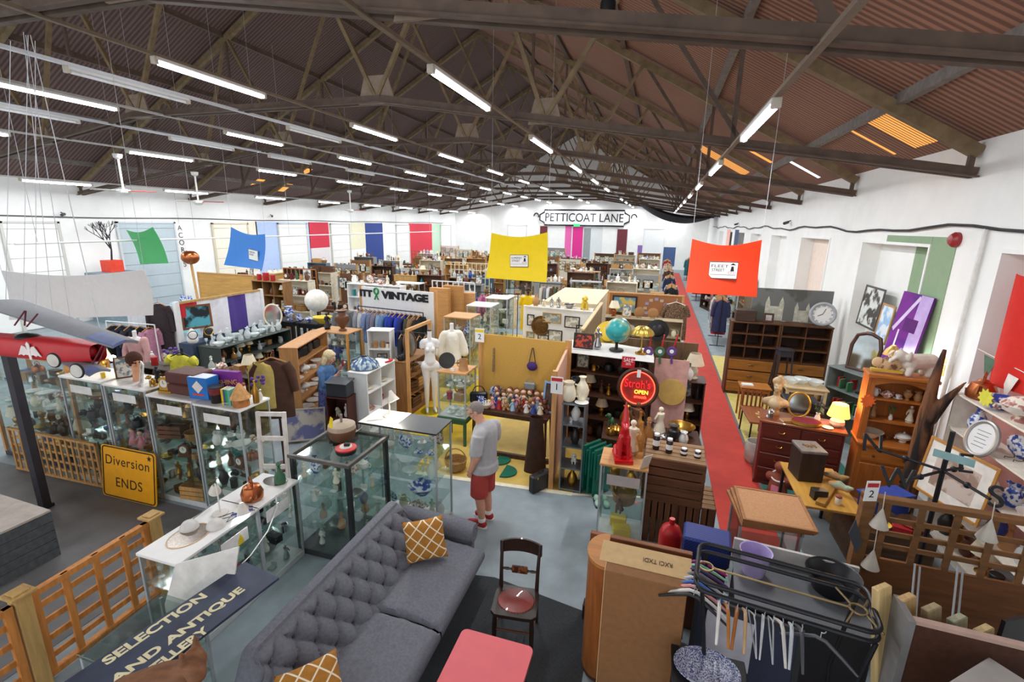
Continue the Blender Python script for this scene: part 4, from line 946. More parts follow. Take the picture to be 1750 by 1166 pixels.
def regency_chair():
    t = thing('dining_chair', 'dark wooden dining chair with red leather seat beside the sofa', 'chair', (-1.03, 3.72, 0.006), .12); W = mat('2b1c15', .35, kind='wood', var=.3, coat=.3); hw = .2
    se = [(.225*cos(a)*(1 if sin(a) < 0 else .9), .2*sin(a)) for a in [2*pi*i/28 for i in range(28)]]; se = [(max(-.215, min(.215, x*1.25)), max(-.2, min(.19, y*1.25))) for x, y in se]
    obj('seat_frame', MB().prism(se, .42, .455), W, t)
    obj('seat_pad', MB().lathe([(.165, .455), (.16, .464), (.1, .47), (.002, .472)], n=28, sx=1.08, sy=.95), mat('7b2a24', .35, var=.2, scale=12, coat=.3), t)
    nl = MB()
    for i in range(40): a = 2*pi*i/40; nl.ball((.18*cos(a), .158*sin(a), .458), .004, 5, 4)
    obj('stud_trim', nl, mat('b08d4a', .3, .9), t)
    for s in (-1, 1):
        obj('front_leg', MB().tube([(s*.185, -.17, 0), (s*.18, -.165, .12), (s*.178, -.16, .28), (s*.175, -.155, .43)], [.016, .02, .024, .02], 12), W, t)
        obj('rear_post', MB().tube([(s*.185, .25, 0), (s*.182, .2, .25), (s*.18, .17, .45), (s*.183, .19, .68), (s*.19, .25, .92)], [.014, .018, .021, .018, .016], 10), W, t)
    def cr(u, v): a = (u-.5)*.41; return (a, .235+.05*(1-(2*u-1)**2)-.0, .79+.125*v+.018*sin(pi*u)*v)
    obj('crest_rail', MB().grid(cr, 16, 4, .02), W, t)
    r = MB()
    for z in (.64,): r.tube([(-.18, .2, z), (-.12, .2, z), (-.1, .2, z), (-.08, .2, z)], [.01, .015, .009, .014], 8).tube([(.18, .2, z), (.12, .2, z), (.1, .2, z), (.08, .2, z)], [.01, .015, .009, .014], 8)
    obj('turned_rail', r, W, t); obj('tablet', B(-.08, .08, .19, .21, .6, .69, .008), mat('3d2015', .3, c2='7a4a25', scale=20, kind='blotch'), t)
    st = MB()
    for s in (-1, 1): st.tube([(s*.18, -.165, .2), (s*.182, .2, .22)], .01, 8)
    st.tube([(-.18, -.165, .26), (.18, -.165, .26)], .012, 8); obj('stretchers', st, mat('5b3522', .4), t)
regency_chair()
def red_table():
    t = thing('coffee_table', 'low table with plain salmon red top at the bottom of the photo', 'table', (-1.02, 2.72, .006), 0); M = mat('e0636a', .5, var=.03)
    rr = .05; w, d = .315, .42; P = []
    for cx, cy, a0 in ((w-rr, d-rr, 0), (-w+rr, d-rr, pi/2), (-w+rr, -d+rr, pi), (w-rr, -d+rr, 1.5*pi)): P += [(cx+rr*cos(a0+pi/2*i/6), cy+rr*sin(a0+pi/2*i/6)) for i in range(7)]
    obj('tabletop', MB().prism(P, .565, .595), M, t); obj('edge_band', MB().prism([(x*1.012, y*1.01) for x, y in P], .56, .566), mat('2d2a2a', .4), t)
    for sx in (-1, 1):
        for sy in (-1, 1): obj('leg', MB().tube([(sx*.28, sy*.38, 0), (sx*.24, sy*.34, .56)], [.012, .02], 10), mat('1f1b1a', .4), t)
red_table()
# ================================================================ glass cases left of the sofa
CW = 'the white-topped counter case'
SIL = 'figurine:silver bowl:silver tankard:silver candlestick:silver ring_box:white glass:clear figurine:white cup:white dog:white vase:clear bowl:clear figurine:cream box:black'.split()
def oval_plate(t, x, y, z, rx, ry, m, n='oval_inset'): obj(n, MB().lathe([(1, 0), (1, .002)], (0, 0), 30).xf(Matrix.Translation((x, y, z)) @ Matrix.Diagonal((rx, ry, 1, 1))), m, t)
t1 = glass_case('white-topped glass counter case with a dark oval inset, nearest the trellis fence', -4.32, -3.84, 2.6, 3.5, 1.02, 'white', loads=[JEWEL, JEWEL, SIL], shelves=2, seed=3, per=11, where='the nearer counter case', sc=.85)
oval_plate(t1, -.02, -.12, 1.022, .15, .19, mat('857a6e', .2, .3, var=.3, scale=60)); obj('oval_rim', MB().tube([(-.02+.155*cos(a), -.12+.195*sin(a), 1.022) for a in [2*pi*i/28 for i in range(28)]], .006, 6, True), mat('d9b98c', .5), t1)
t2 = glass_case('white-topped glass counter case carrying the copper kettle', -4.34, -3.84, 3.5, 4.1, 1.02, 'white', loads=[JEWEL, SIL, JEWEL], shelves=2, seed=5, per=8, where='the kettle counter case', sc=.85)
oval_plate(t2, .02, .2, 1.022, .15, .1, mat('56554f', .25))
t3 = glass_case('black-framed glass display case with a framed glass lid behind the sofa', -3.95, -3.14, 4.12, 4.95, 1.3, 'glass', loads=[SIL, GLASSW, SIL, CHINA], shelves=3, seed=9, per=9, posts=mat('24282a', .4), where='the black-framed case', sc=.8, topth=.02)
fr = MB()
for a in ((-.42, -.38, -.43, .43), (.38, .42, -.43, .43)): fr.box(*a, 1.285, 1.325)
for a in ((-.38, .38, -.43, -.39), (-.38, .38, .39, .43)): fr.box(*a, 1.285, 1.325)
obj('lid_frame', fr, mat('57544f', .45, var=.3), t3)
t4 = glass_case('frameless glass case half white and half dark on top, beside the man', -3.6, -2.48, 5.0, 5.48, 1.42, 'black', loads=[CHINA, None, GLASSW, CHINA], shelves=3, seed=11, per=7, where='the case beside the man', sc=.85, topth=.022, base=.03)
put('bowl', 'blue-patterned', (-2.82, 5.24, .374), 0, 'large blue and white bowl alone on a low shelf of the case beside the man', None, 1.45)
obj('white_cover', B(-.56, -.05, -.245, .245, 1.42, 1.426), mat('f4efe6', .5), t4)
def anglelamp(lb, loc, rz, on=None):
    t = thing('desk_lamp', lb, 'desk lamp', loc, rz); m = mat('e6dfd3', .4)
    obj('base', MB().lathe([(.085, 0), (.085, .018), (.06, .026), (.012, .03)], n=20), m, t); obj('arm', MB().tube([(0, 0, .02), (0.015, 0, .13), (.0, .0, .25), (.05, 0, .33)], .011, 8).tube([(.0, .012, .14), (0, .012, .25)], .006, 6), m, t)
    S = Matrix.Translation((.06, 0, .33)) @ Matrix.Rotation(radians(148), 4, 'Y'); obj('lamp_shade', MB().lathe([(.02, -.05), (.03, -.02), (.04, .02), (.075, .1), (.072, .1), (.037, .02)], n=18, cap=False).xf(S), m, t)
    b = obj('bulb', MB().ball((0, 0, .07), .028, 10, 8).xf(S), emit('fff2d8', 14) if on else mat('f0ece0', .3), t)
    if on:
        l = bpy.data.lights.new('desk_lamp_light', 'SPOT'); l.energy = on; l.color = (1, .9, .74); l.spot_size = radians(120); l.shadow_soft_size = .04; l.spot_blend = .5
        lo = bpy.data.objects.new('desk_lamp_light', l); COL.objects.link(lo); lo.parent = t; lo.matrix_local = S @ Matrix.Translation((0, 0, .1)) @ Matrix.Rotation(pi, 4, 'X')
    return t
anglelamp('cream desk lamp lit on the white top of the case beside the man', (-3.32, 5.3, 1.427), -.3, 30)
tag(obj('cable', MB().tube([(-3.3, 5.2, 1.43), (-3.5, 5.05, 1.43), (-3.55, 4.96, 1.35), (-3.6, 4.7, 1.31), (-3.42, 4.5, 1.312), (-3.4, 4.45, 1.33)], .005, 6), mat('d8d4cb', .5)), 'pale cable running from the cream desk lamp to the red cable reel', 'cable')
def reel():
    t = thing('cable_reel', 'red and black round cable reel on the framed glass lid', 'cable reel', (-3.35, 4.38, 1.327), .4)
    obj('drum', MB().lathe([(.115, 0), (.12, .01), (.12, .05), (.115, .055)], n=24), mat('26262a', .4), t); obj('cover', MB().lathe([(.122, .05), (.122, .065), (.1, .075), (.03, .076)], n=24), mat('cf3a35', .4), t)
    obj('plate', MB().lathe([(.075, .075), (.07, .084), (.01, .084)], n=20), mat('dcd8d0', .4), t); obj('plug', B(-.02, .05, -.025, .025, .084, .115, .006), mat('1c1c1f', .4), t)
reel()
t = thing('planter_pot', 'brown and cream stoneware pot with a yellow tag on the framed glass lid', 'pot', (-3.62, 4.68, 1.322), 0)
obj('body', MB().lathe([(.12, 0), (.15, .03), (.175, .13), (.17, .15)], n=22), mat('6a4630', .5, var=.2), t); obj('shoulder', MB().lathe([(.172, .148), (.165, .2), (.12, .225), (.03, .23)], n=22), mat('b3a08a', .5), t); obj('neck', MB().cyl((0, 0), .016, .22, .33, 10), mat('8a8378', .4), t)
obj('price_tag', MB().slab([(-.1, -.12, .2), (-.02, -.16, .18), (.0, -.15, .33), (-.06, -.12, .34)], .004), mat('f2d21f', .6), t)
put('kettle', 'copper', (-4.02, 3.62, 1.026), 2.6, 'copper kettle with a tall handle on the white counter case', None, 1.15)
put('decanter', 'green', (-3.98, 3.98, 1.026), 0, 'dark green glass decanter standing in the oval inset beyond the kettle')
def gooseneck(lb, loc, rz, pts, hd, on=0):
    t = thing('reading_lamp', lb, 'desk lamp', loc, rz); m = mat('ded8ce', .4); obj('base', MB().lathe([(.075, 0), (.075, .012), (.01, .02)], n=18), m, t); obj('neck', MB().tube(pts, .007, 8), m, t)
    e = Vector(pts[-1]); S = Matrix.Translation(e) @ Matrix.Rotation(hd, 4, 'Y'); obj('lamp_shade', MB().lathe([(.02, -.03), (.035, .0), (.05, .05), (.06, .09), (.057, .09)], n=16, cap=False).xf(S), m, t); obj('bulb', MB().ball((0, 0, .05), .025, 10, 8).xf(S), emit('eaf4ff', 10) if on else mat('f0ece0', .3), t)
    if on:
        l = bpy.data.lights.new('reading_lamp_light', 'SPOT'); l.energy = on; l.color = (.92, .97, 1); l.spot_size = radians(130); l.shadow_soft_size = .04
        lo = bpy.data.objects.new('reading_lamp_light', l); COL.objects.link(lo); lo.parent = t; lo.matrix_local = S @ Matrix.Translation((0, 0, .09)) @ Matrix.Rotation(pi, 4, 'X')
gooseneck('white gooseneck lamp leaning off the white counter case', (-4.12, 3.3, 1.023), 2.6, [(0, 0, .02), (.0, 0, .2), (.02, 0, .28), (.07, 0, .31), (.11, 0, .26)], radians(150))
gooseneck('black and silver clip lamp shining on the white counter case', (-3.98, 3.42, 1.023), -.6, [(0, 0, .02), (.02, 0, .09), (.08, 0, .13), (.14, 0, .12)], radians(165), 12)
for i, (x, y, r) in enumerate(((-4.2, 3.02, .6), (-3.98, 3.12, -.2))):
    t = thing('dome_lamp', ['white dome-headed lamp overhanging the fence side of the counter case', 'white dome-headed lamp lying beside the dark oval inset'][i], 'desk lamp', (x, y, 1.023), r)
    obj('lamp_shade', MB().lathe([(.085, 0), (.08, .03), (.055, .065), (.01, .08)], n=18), mat('dcd9d4', .35), t); obj('arm', MB().tube([(0, .05, .05), (.05, .2, .03), (.1, .35, .02)], .006, 6), mat('8c8a86', .4), t)
tag(obj('cable', MB().tube([(-4.1, 3.2, 1.028), (-4.0, 3.35, 1.03), (-3.93, 3.2, 1.03), (-3.9, 3.36, 1.03), (-4.05, 3.45, 1.03), (-3.9, 3.5, 1.03)], .004, 5), mat('2b2b2b', .5)), 'tangled black lamp flex on the white counter case', 'cable')
tag(obj('cable', MB().tube([(-3.83, 3.75, 1.03), (-3.8, 3.72, .9), (-3.79, 3.55, .72), (-3.79, 3.3, .6), (-3.79, 3.05, .56)], .006, 6), mat('efece6', .5)), 'white cable with a red clip hanging down the counter case', 'cable')
tag(obj('pliers', MB().tube([(-3.98, 3.3, 1.03), (-3.9, 3.38, 1.035), (-3.86, 3.46, 1.03)], .01, 6).tube([(-3.93, 3.3, 1.03), (-3.9, 3.38, 1.035)], .008, 6), mat('2b4fae', .4)), 'blue-handled pliers on the white counter case', 'tool')
for i, (x, y, z, c) in enumerate(((-3.83, 3.18, .84, 'ecebe8'), (-3.83, 3.75, .85, 'ecebe8'))):
    t = thing('notice_card', ['white card with a yellow warning triangle on the nearer counter case', 'plain white card on the side of the kettle counter case'][i], 'sign', (x, y, z)); obj('card', B(0, .004, -.16, .16, -.07, .07), mat(c, .6), t)
    if i == 0: obj('warning_triangle', MB().prism([(.0, .0), (.07, 0), (.035, .075)], 0, .002, Matrix(((0, 0, 1, .004), (1, 0, 0, .03), (0, 1, 0, -.03), (0, 0, 0, 1)))), mat('efcf22', .5), t); obj('warning_text_panel', B(.004, .006, .03, .1, -.07, -.035), mat('efcf22', .5), t)
# boards and sign lying over the near case
t5 = glass_case('clear acrylic case with pink and green packets under the dark blue sign', -3.72, -3.25, 1.75, 2.35, .96, 'glass', loads=[['carton:pink', 'carton:white', 'carton:green', 'book:pink'], ['carton:white', 'book:pink', 'bag:black'], ['box:pink', 'carton:green', 'carton:white']], shelves=2, seed=21, per=4, where='the acrylic case under the blue sign')
A_ = G(408, 971, 1.04); Bv = G(461, 996, 1.04); Cl = G(150, 1144, 1.04); ux = (A_-Cl).normalized(); wv = (Bv-A_); wv = wv-ux*wv.dot(ux); W_ = 0.46; wv = wv.normalized()
t = thing('painted_sign', 'long dark blue painted board sign with cream serif lettering', 'sign', (0, 0, 0))
La = 1.75; A2 = A_+ux*.06; O = A2-ux*La
obj('board', MB().slab([O, O+wv*W_, A2+wv*(W_-.03), A2+ux*.0], -.022 if ux.cross(wv).z > 0 else .022), mat('3b4256', .6, var=.35, scale=5), t)
cream = mat('e6dcb4', .6)
def signline(s, pa, pb, size):
    a, b = G(*pa, 1.063), G(*pb, 1.063); text(t, 'lettering', s, cream, size, frame_mat((a+b)/2, ux, -wv), .001, fit=(b-a).length, bold=.004)
signline('SELECTION', (176, 1132), (352, 1018), .115)
signline('AND ANTIQUE', (196, 1172), (408, 1003), .105)
signline('JEWELLERY', (205, 1190), (352, 1072), .105)
q = [onY(300, 965, 2.55), onY(408, 935, 2.62), onY(400, 990, 2.62), onY(276, 1052, 2.5)]
tag(obj('white_panel', MB().slab(q, .012), mat('e9e5df', .6)), 'plain white angular panel propped between the counter case and blue sign', 'panel')
# carved animal on the near end of the sign
hb = MB(); cap(hb, [(-.24, 0, .1), (0, 0, .17), (.12, 0, .22)], [.1, .12, .1]); cap(hb, [(.12, 0, .24), (.2, 0, .33), (.25, -.06, .3)], [.08, .075, .055]); cap(hb, [(.2, .04, .38), (.2, .05, .46)], [.03, .012]); cap(hb, [(.18, -.05, .38), (.18, -.06, .45)], [.03, .012])
for x, y in ((-.2, .06), (-.2, -.06), (.08, .06), (.08, -.06)): cap(hb, [(x, y, .12), (x, y, .02)], [.05, .035])
o = obj('carved_animal', blob('carved_animal', hb, mat('7d5236', .7, kind='woodx', var=.35, scale=10), .012, 3)); p = G(286, 1205, 1.07); o.location = (p.x, p.y, 1.065); o.rotation_euler = (0, 0, .35); tag(o, 'brown carved animal figure standing on the blue sign at the bottom edge', 'carving')
# ================================================================ row of glass cases behind the yellow road sign
CASES = [(-8.35, -7.45, 1.70, 'white', 'beside the pine-framed cabinet'), (-7.45, -6.62, 1.68, 'white', 'under the mannequin head'), (-6.62, -5.78, 1.62, 'white', 'under the blue box'), (-5.78, -4.98, 1.60, 'white', 'under the carved house')]
LO = [[DARKW, MIXED, JEWEL], [DARKW, MIXED, TOYS], [WOODW, DARKW, MIXED], [CHINA, DARKW, MIXED]]
for i, (a, b, h, tp, wh) in enumerate(CASES):
    glass_case('tall glass case %s' % wh, a+.015, b-.015, 4.46, 4.96, h, tp, loads=LO[i], shelves=4, seed=40+i, per=8, where='the glass case ' + wh, sc=.9)
    t = thing('notice_card', 'blank white notice strip on the glass case %s' % wh, 'sign', ((a+b)/2, 4.452, h-.17)); obj('card', B(-.22, .22, -.004, 0, -.06, .06), mat('e4e2dd', .6), t)
glass_case('pine-framed glass cabinet at the left edge behind the slatted fence', -10.4, -8.4, 4.6, 5.2, 1.85, 'pine', loads=[MIXED, DARKW, CHINA], shelves=3, seed=51, per=14, posts=mat('c98f52', .5, kind='wood', var=.2), where='the pine-framed cabinet', sc=.95)
trellis('low pine slatted fence in front of the pine-framed cabinet', (-8.65, 4.36, 0), 0.02, 1.9, .74, mat('b98a52', .6, kind='wood', var=.25), 15, 5, .02)
# yellow road sign
t = thing('road_sign', 'yellow diversion road sign leaning on the glass cases', 'road sign', (0, 0, 0)); a = G(178, 846); b = G(270, 868); a.z = b.z = .01; ux = (b-a).normalized(); upv = Vector((0, .13, .99)).normalized(); w_ = (b-a).length
rr = .05; h_ = .78; P = []
for cx, cy, a0 in ((w_-rr, h_-rr, 0), (rr, h_-rr, pi/2), (rr, rr, pi), (w_-rr, rr, 1.5*pi)): P += [(cx+rr*cos(a0+pi/2*i/5), cy+rr*sin(a0+pi/2*i/5)) for i in range(6)]
M = frame_mat(a, ux, upv); obj('plate', MB().prism(P, 0, .012, M), mat('f0a510', .55, var=.06), t)
k_ = mat('231d12', .6); inn = [(w_/2+(x-w_/2)*.94, h_/2+(y-h_/2)*.95) for x, y in P]; obj('black_border', MB().tube([M @ Vector((x, y, .013)) for x, y in inn], .009, 6, True), k_, t)
text(t, 'lettering', 'Diversion', k_, .2, M @ Matrix.Translation((w_/2-.02, .56, .013)), .001, sx=1.0, spacing=1.1); text(t, 'lettering', 'ENDS', k_, .2, M @ Matrix.Translation((w_/2, .24, .013)), .001, spacing=1.1)
obj('star', MB().prism([(w_-.12+(.045 if i % 2 == 0 else .019)*sin(2*pi*i/10), .69+(.045 if i % 2 == 0 else .019)*cos(2*pi*i/10)) for i in range(10)][::-1], .012, .015, M), k_, t)
# ---- things on the tops of that row
Z1, Z2, Z3, Z4 = 1.701, 1.681, 1.621, 1.601
t = thing('mannequin_bust', 'mannequin head in a brown knitted hat on the glass cases', 'mannequin head', (-7.1, 4.72, Z2), 1.3)
hb = MB(); Pf = head(hb, (0, 0, .27), Matrix.Rotation(0, 3, 'X'), 1.0); cap(hb, [(0, .01, .02), (0, .0, .14), (0, 0, .22)], [.06, .05, .055]); obj('head', blob('head', hb, mat('d9a07c', .5), .008, 3), None, t); obj('hat', MB().ball((0, .025, .32), .108, 14, 10, .95, 1.1, 1.08), mat('4c2c1f', .9, var=.3, scale=50, bump=.5), t); obj('hair_tuft', MB().ball((0, .1, .38), .04, 10, 8, 1, 1.2, .8), mat('c77a3c', .9, var=.4, scale=40), t)
for i, (x, y, a, c, l) in enumerate(((-7.38, 4.75, 1.0, 'wooden', 'dark wooden picture frame left of the hatted mannequin head'), (-6.88, 4.6, -.5, 'white', 'small white picture frame leaning right of the hatted mannequin head'))): put('frame', c, (x, y, Z2), a, l)
put('clock', 'gilt', (-6.42, 4.62, Z3), .1, 'ornate gilt carriage clock on the glass cases', None, 1.1)
for k in range(2): tag(obj('leather_case', B(-.26, .26, -.17, .17, 0, .155, .02), mat('5b2f28', .55, var=.15), None, (-6.12, 4.75, Z3+.157*k), .05*k-.03), 'maroon leather case, %s of two stacked beside the blue box' % ('lower', 'upper')[k], 'case')
t = thing('game_box', 'blue cardboard box with a white diamond on its front', 'box', (-5.78, 4.66, Z3), .06); obj('carton', B(-.16, .16, -.1, .1, 0, .3, .004), mat('1f74c4', .5), t); obj('diamond', MB().prism([(0, .08), (.09, .17), (0, .26), (-.09, .17)], 0, .002, Matrix(((1, 0, 0, 0), (0, 0, -1, -.1), (0, 1, 0, 0), (0, 0, 0, 1)))), mat('f1e7e0', .5), t); obj('top_panel', B(-.15, .15, -.09, .09, .3, .302), mat('dfe7f2', .5), t); obj('red_strip', B(-.09, .09, -.103, -.1, .05, .075), mat('d94436', .5), t)
t = thing('game_box', 'purple FISHING game box standing behind the blue box', 'box', (-5.56, 4.85, Z4), .12); obj('carton', B(-.2, .2, -.04, .04, 0, .36, .004), mat('7a2a8c', .5), t); obj('lower_band', B(-.198, .198, -.043, -.04, .02, .12), mat('e0605e', .5), t); text(t, 'lettering', 'FISHING', mat('f0c11f', .5), .1, frame_mat((0, -.041, .2), (1, 0, .1), (-.1, 0, 1)), .002)
t = thing('bucket', 'dark jar of red beads in front of the purple game box', 'jar', (-5.5, 4.6, Z4)); obj('base', MB().lathe([(.075, 0), (.085, .12)], n=18), mat('1f1c1e', .3), t); obj('beads', MB().lathe([(.086, .12), (.095, .21), (.09, .215)], n=18), mat('7e2b30', .5, var=.4, scale=60), t); obj('rim', MB().lathe([(.096, .21), (.098, .225), (.05, .228)], n=18), mat('38383a', .3), t)
for i, c in enumerate(('e8c81f', '3f4f86', '2f9a55', '5fb0a0')): put('book', mat(c, .5), (-5.36+.036*i, 4.62, Z4), .2, '%s paperback, %s in the short row beside the bead jar' % (('yellow', 'blue', 'green', 'teal')[i], ORD[i]), 'paperbacks on the glass cases')
put('jar', 'cream', (-5.36, 4.86, Z4), 0, 'cream enamel jar with a lid behind the short row of paperbacks', None, 1.4)
for i in range(4): put('bowl', 'clear', (-5.3+.02*i-.0, 4.58+.07*0, Z4+.022*i), .3*i, 'clear glass bowl, %s up in the nest near the carved house' % ORD[i], 'nested glass bowls', .55) if i == 0 else None
t = thing('house_ornament', 'brown carved toadstool house ornament at the end of the glass cases', 'ornament', (-5.1, 4.6, Z4), .2); obj('walls', MB().lathe([(.1, 0), (.105, .04), (.1, .12)], n=14), mat('b3713c', .6, var=.35, scale=20), t); obj('roof', MB().lathe([(.13, .11), (.08, .2), (.03, .29), (.005, .32)], n=14), mat('d6a064', .7, var=.25, scale=20), t)
put('flowers', 'purple', (-5.05, 4.85, Z4), 0, 'stem of purple blooms standing behind the carved house', None, .9)
put('bottle', 'brass', (-5.0, 4.75, Z4), 0, 'tall brass bottle beside the carved house', None, 1.1)
put('figurine', 'black', (-6.75, 4.75, Z2), .3, 'small black figure near the hatted mannequin head'); put('dog', 'brass', (-6.66, 4.62, Z2), -.5, 'brass animal figure right of the white frame', None, .9); put('lamp', 'brass', (-8.0, 4.85, Z1), 0, 'small brass lamp on the glass cases under the model plane'); put('tin', 'yellow', (-7.62, 4.6, Z1), 0, 'low yellow tin on the glass cases left of the mannequin head', None, .5)
t = thing('spotlight', 'bright clip-on spotlight behind the model plane wing', 'lamp', (-7.75, 4.85, 1.70)); obj('stand', MB().cyl((0, 0), .012, 0, .18, 8), M_dark, t); obj('bulb', MB().ball((0, 0, .22), .045, 10, 8), emit('fff1d6', 30), t)
# white window frame leaning by the last case
t = thing('window_sash', 'white painted wooden window sash leaning at the end of the glass cases', 'window frame', (-4.72, 4.62, 0), .25, rot=(radians(-4), 0, .3)); f = MB()
for x in (-.2, .15): f.box(x, x+.05, -.02, .02, 0, 1.52, .006)
for z in (.3, .72, 1.12, 1.46): f.box(-.15, .15, -.018, .018, z, z+.055)
obj('frame', f, mat('e4dad2', .6), t)
# fence, posts, shed box, dark pole
M_or = mat('c98340', .55, kind='wood', var=.25); M_tan = mat('bf9a5f', .6, kind='wood', var=.2)
for i, (x, y, h) in enumerate(((-4.86, 3.12, .98), (-4.8, 1.98, 1.0))):
    t = thing('fence_post', ['square timber fence post with a flat cap beside the white counter case', 'square timber fence post at the lower left edge'][i], 'post', (x, y, 0)); obj('shaft', B(-.055, .055, -.055, .055, 0, h-.04, .005), M_tan, t); obj('cap', MB().box(-.085, .085, -.085, .085, h-.04, h-.015, .004).box(-.055, .055, -.055, .055, h-.015, h, .004), M_tan, t)
trellis('orange-stained trellis fence between the two timber posts', (-4.83, 2.55, 0), radians(93), 1.02, .92, M_or, 4, 5, .05, .045, wd=.055)
trellis('orange-stained trellis fence running off the lower left corner', (-4.78, 1.35, 0), radians(90), 1.12, .92, M_or, 4, 5, .05, .045, wd=.055)
c = G(110, 965); c.z = 0; hh = .62; p1 = G(0, 910, hh)-G(86, 871, hh); p2 = G(0, 844, hh)-G(86, 871, hh); t = thing('planked_chest', 'grey planked storage box with a pale lid at the left edge', 'box', (0, 0, 0)); c0 = G(86, 871, hh); c0.z = 0
e1 = p1.normalized()*1.5; e2 = p2.normalized()*1.5; z_ = Vector((0, 0, 1)); mb = MB()
for k in range(5):
    zz = z_*(.0+.118*k); mb.slab([c0+zz, c0+e1+zz, c0+e1+zz+z_*.112, c0+zz+z_*.112], .03 if (e1.cross(z_)).dot(e2) > 0 else -.03); mb.slab([c0+zz, c0+e2+zz, c0+e2+zz+z_*.112, c0+zz+z_*.112], .03 if (e2.cross(z_)).dot(e1) > 0 else -.03)
obj('side_planks', mb, mat('55595c', .7, kind='woodx', var=.25), t); obj('lid', MB().slab([c0+z_*.59, c0+e1+z_*.59, c0+e1+e2+z_*.59, c0+e2+z_*.59], .025 if e1.cross(e2).z > 0 else -.025), mat('b9aea4', .6, var=.15), t)
p = G(78, 868); t = thing('post', 'tall dark square post standing in front of the slatted fence', 'post', (p.x, p.y, 0), .1); obj('shaft', B(-.05, .05, -.05, .05, 0, 2.25), mat('35333a', .6), t); obj('foot', B(-.07, .07, -.07, .07, 0, .05), mat('2b2a30', .6), t)
# ---- model biplane hung on wires
def biplane():
    t = thing('model_biplane', 'large red and grey model biplane hanging on wires at the left edge', 'model aircraft', (0, 0, 0)); Yf = 3.35
    a = onY(-60, 583, Yf); b = onY(168, 603, Yf); d = (b-a); n = 12
    def fu(u, v):
        p = a+d*u; an = v*2*pi; w = .12*(.75+.25*min(1, u*2))*(1 if u < .85 else 1-(u-.85)*2.2); h = .125*(1 if u < .8 else 1-(u-.8)*1.3); ca, sa = cos(an), sin(an); q = 2/3.2
        return (p.x, p.y+w*abs(ca)**q*(1 if ca > 0 else -1), p.z+h*abs(sa)**q*(1 if sa > 0 else -1))
    obj('fuselage', MB().grid(fu, 20, 28), mat('c4262c', .45, var=.08), t)
    obj('nose_cowl', MB().ball(fu(.93, 0)[:1]+(b.y, b.z-.0), .075, 12, 8, 1.1, 1, 1), mat('a81f26', .45), t)
    obj('cockpit', MB().ball((a+d*.52+Vector((0, 0, .11))), .09, 14, 8, 1.9, 1.1, .5), mat('1d1b1e', .4), t)
    for nm, z, Q in (('upper_wing', 2.93, [(-40, 520), (40, 513), (237, 583), (190, 592)]), ('lower_wing', 2.47, [(72, 606), (112, 599), (190, 632), (150, 641)])):
        q = [G(x, y, z) for x, y in Q]; obj(nm, MB().grid(lambda u, v: (q[0]*(1-u)+q[3]*u)*(1-v)+(q[1]*(1-u)+q[2]*u)*v+Vector((0, 0, .03*sin(pi*v))), 16, 8, .025), mat('84878d', .6, var=.06), t)
        tip = MB().grid(lambda u, v: (q[0]*(1-(.86+.15*u))+q[3]*(.86+.15*u))*(1-v*.5)+(q[1]*(1-(.86+.15*u))+q[2]*(.86+.15*u))*v*.5+Vector((0, 0, .012+.03*sin(pi*v*.5))), 4, 4, .02); obj('wing_tip', tip, mat('6a78a8', .5), t)
    st = MB()
    for px, py, px2, py2 in ((25, 556, 42, 532), (42, 556, 44, 532), (46, 558, 64, 537), (158, 622, 176, 590), (168, 622, 182, 592)): st.tube([onY(px, py, 3.15), onY(px2, py2, 3.05)], .008, 6)
    obj('struts', st, mat('6e2733', .5), t)
    for px, py in ((92, 616), (132, 634)):
        p = onY(px, py, 3.0); w = obj('wheel', MB().lathe([(.064, -.012), (.064, .012), (.03, .016), (.01, .02)], n=20).xf(Matrix.Translation(p) @ Matrix.Rotation(.2, 4, 'Z') @ Matrix.Rotation(radians(90), 4, 'X')), mat('cfc9c0', .5), t); obj('tyre', MB().tube([p+Vector((.066*cos(k*pi/12)*cos(.2), .066*cos(k*pi/12)*sin(.2), .066*sin(k*pi/12))) for k in range(24)], .011, 6, True), mat('26242a', .7), w)
    em = MB(); c_ = a+d*.62+Vector((0, -.13, .0)); Mx = frame_mat(c_, d, (0, 0, 1))
    for s in (-1, 1): em.prism([(s*x, y) for x, y in ((.02, .0), (.05, .045), (.1, .055), (.19, -.06), (.13, -.045), (.1, -.06), (.07, -.045), (.02, -.05))], 0, .006, Mx)
    em.prism([(-.015, -.1), (.02, -.1), (.03, .07), (.0, .1), (-.03, .07), (-.02, .0)], 0, .006, Mx); obj('winged_emblem', em, mat('efe3de', .6), t)
    wr = MB()
    for px, py, tx, ty in ((10, 515, 18, 70), (40, 520, 48, 60), (120, 545, 44, 60), (170, 560, 52, 60), (62, 530, 60, 70), (90, 535, 40, 55)): p = G(px, py, 2.94); q = onY(tx, ty, 4.1); wr.tube([p, q], .004, 4)
    obj('hanging_wires', wr, mat('cfcfd4', .4), t)
biplane()
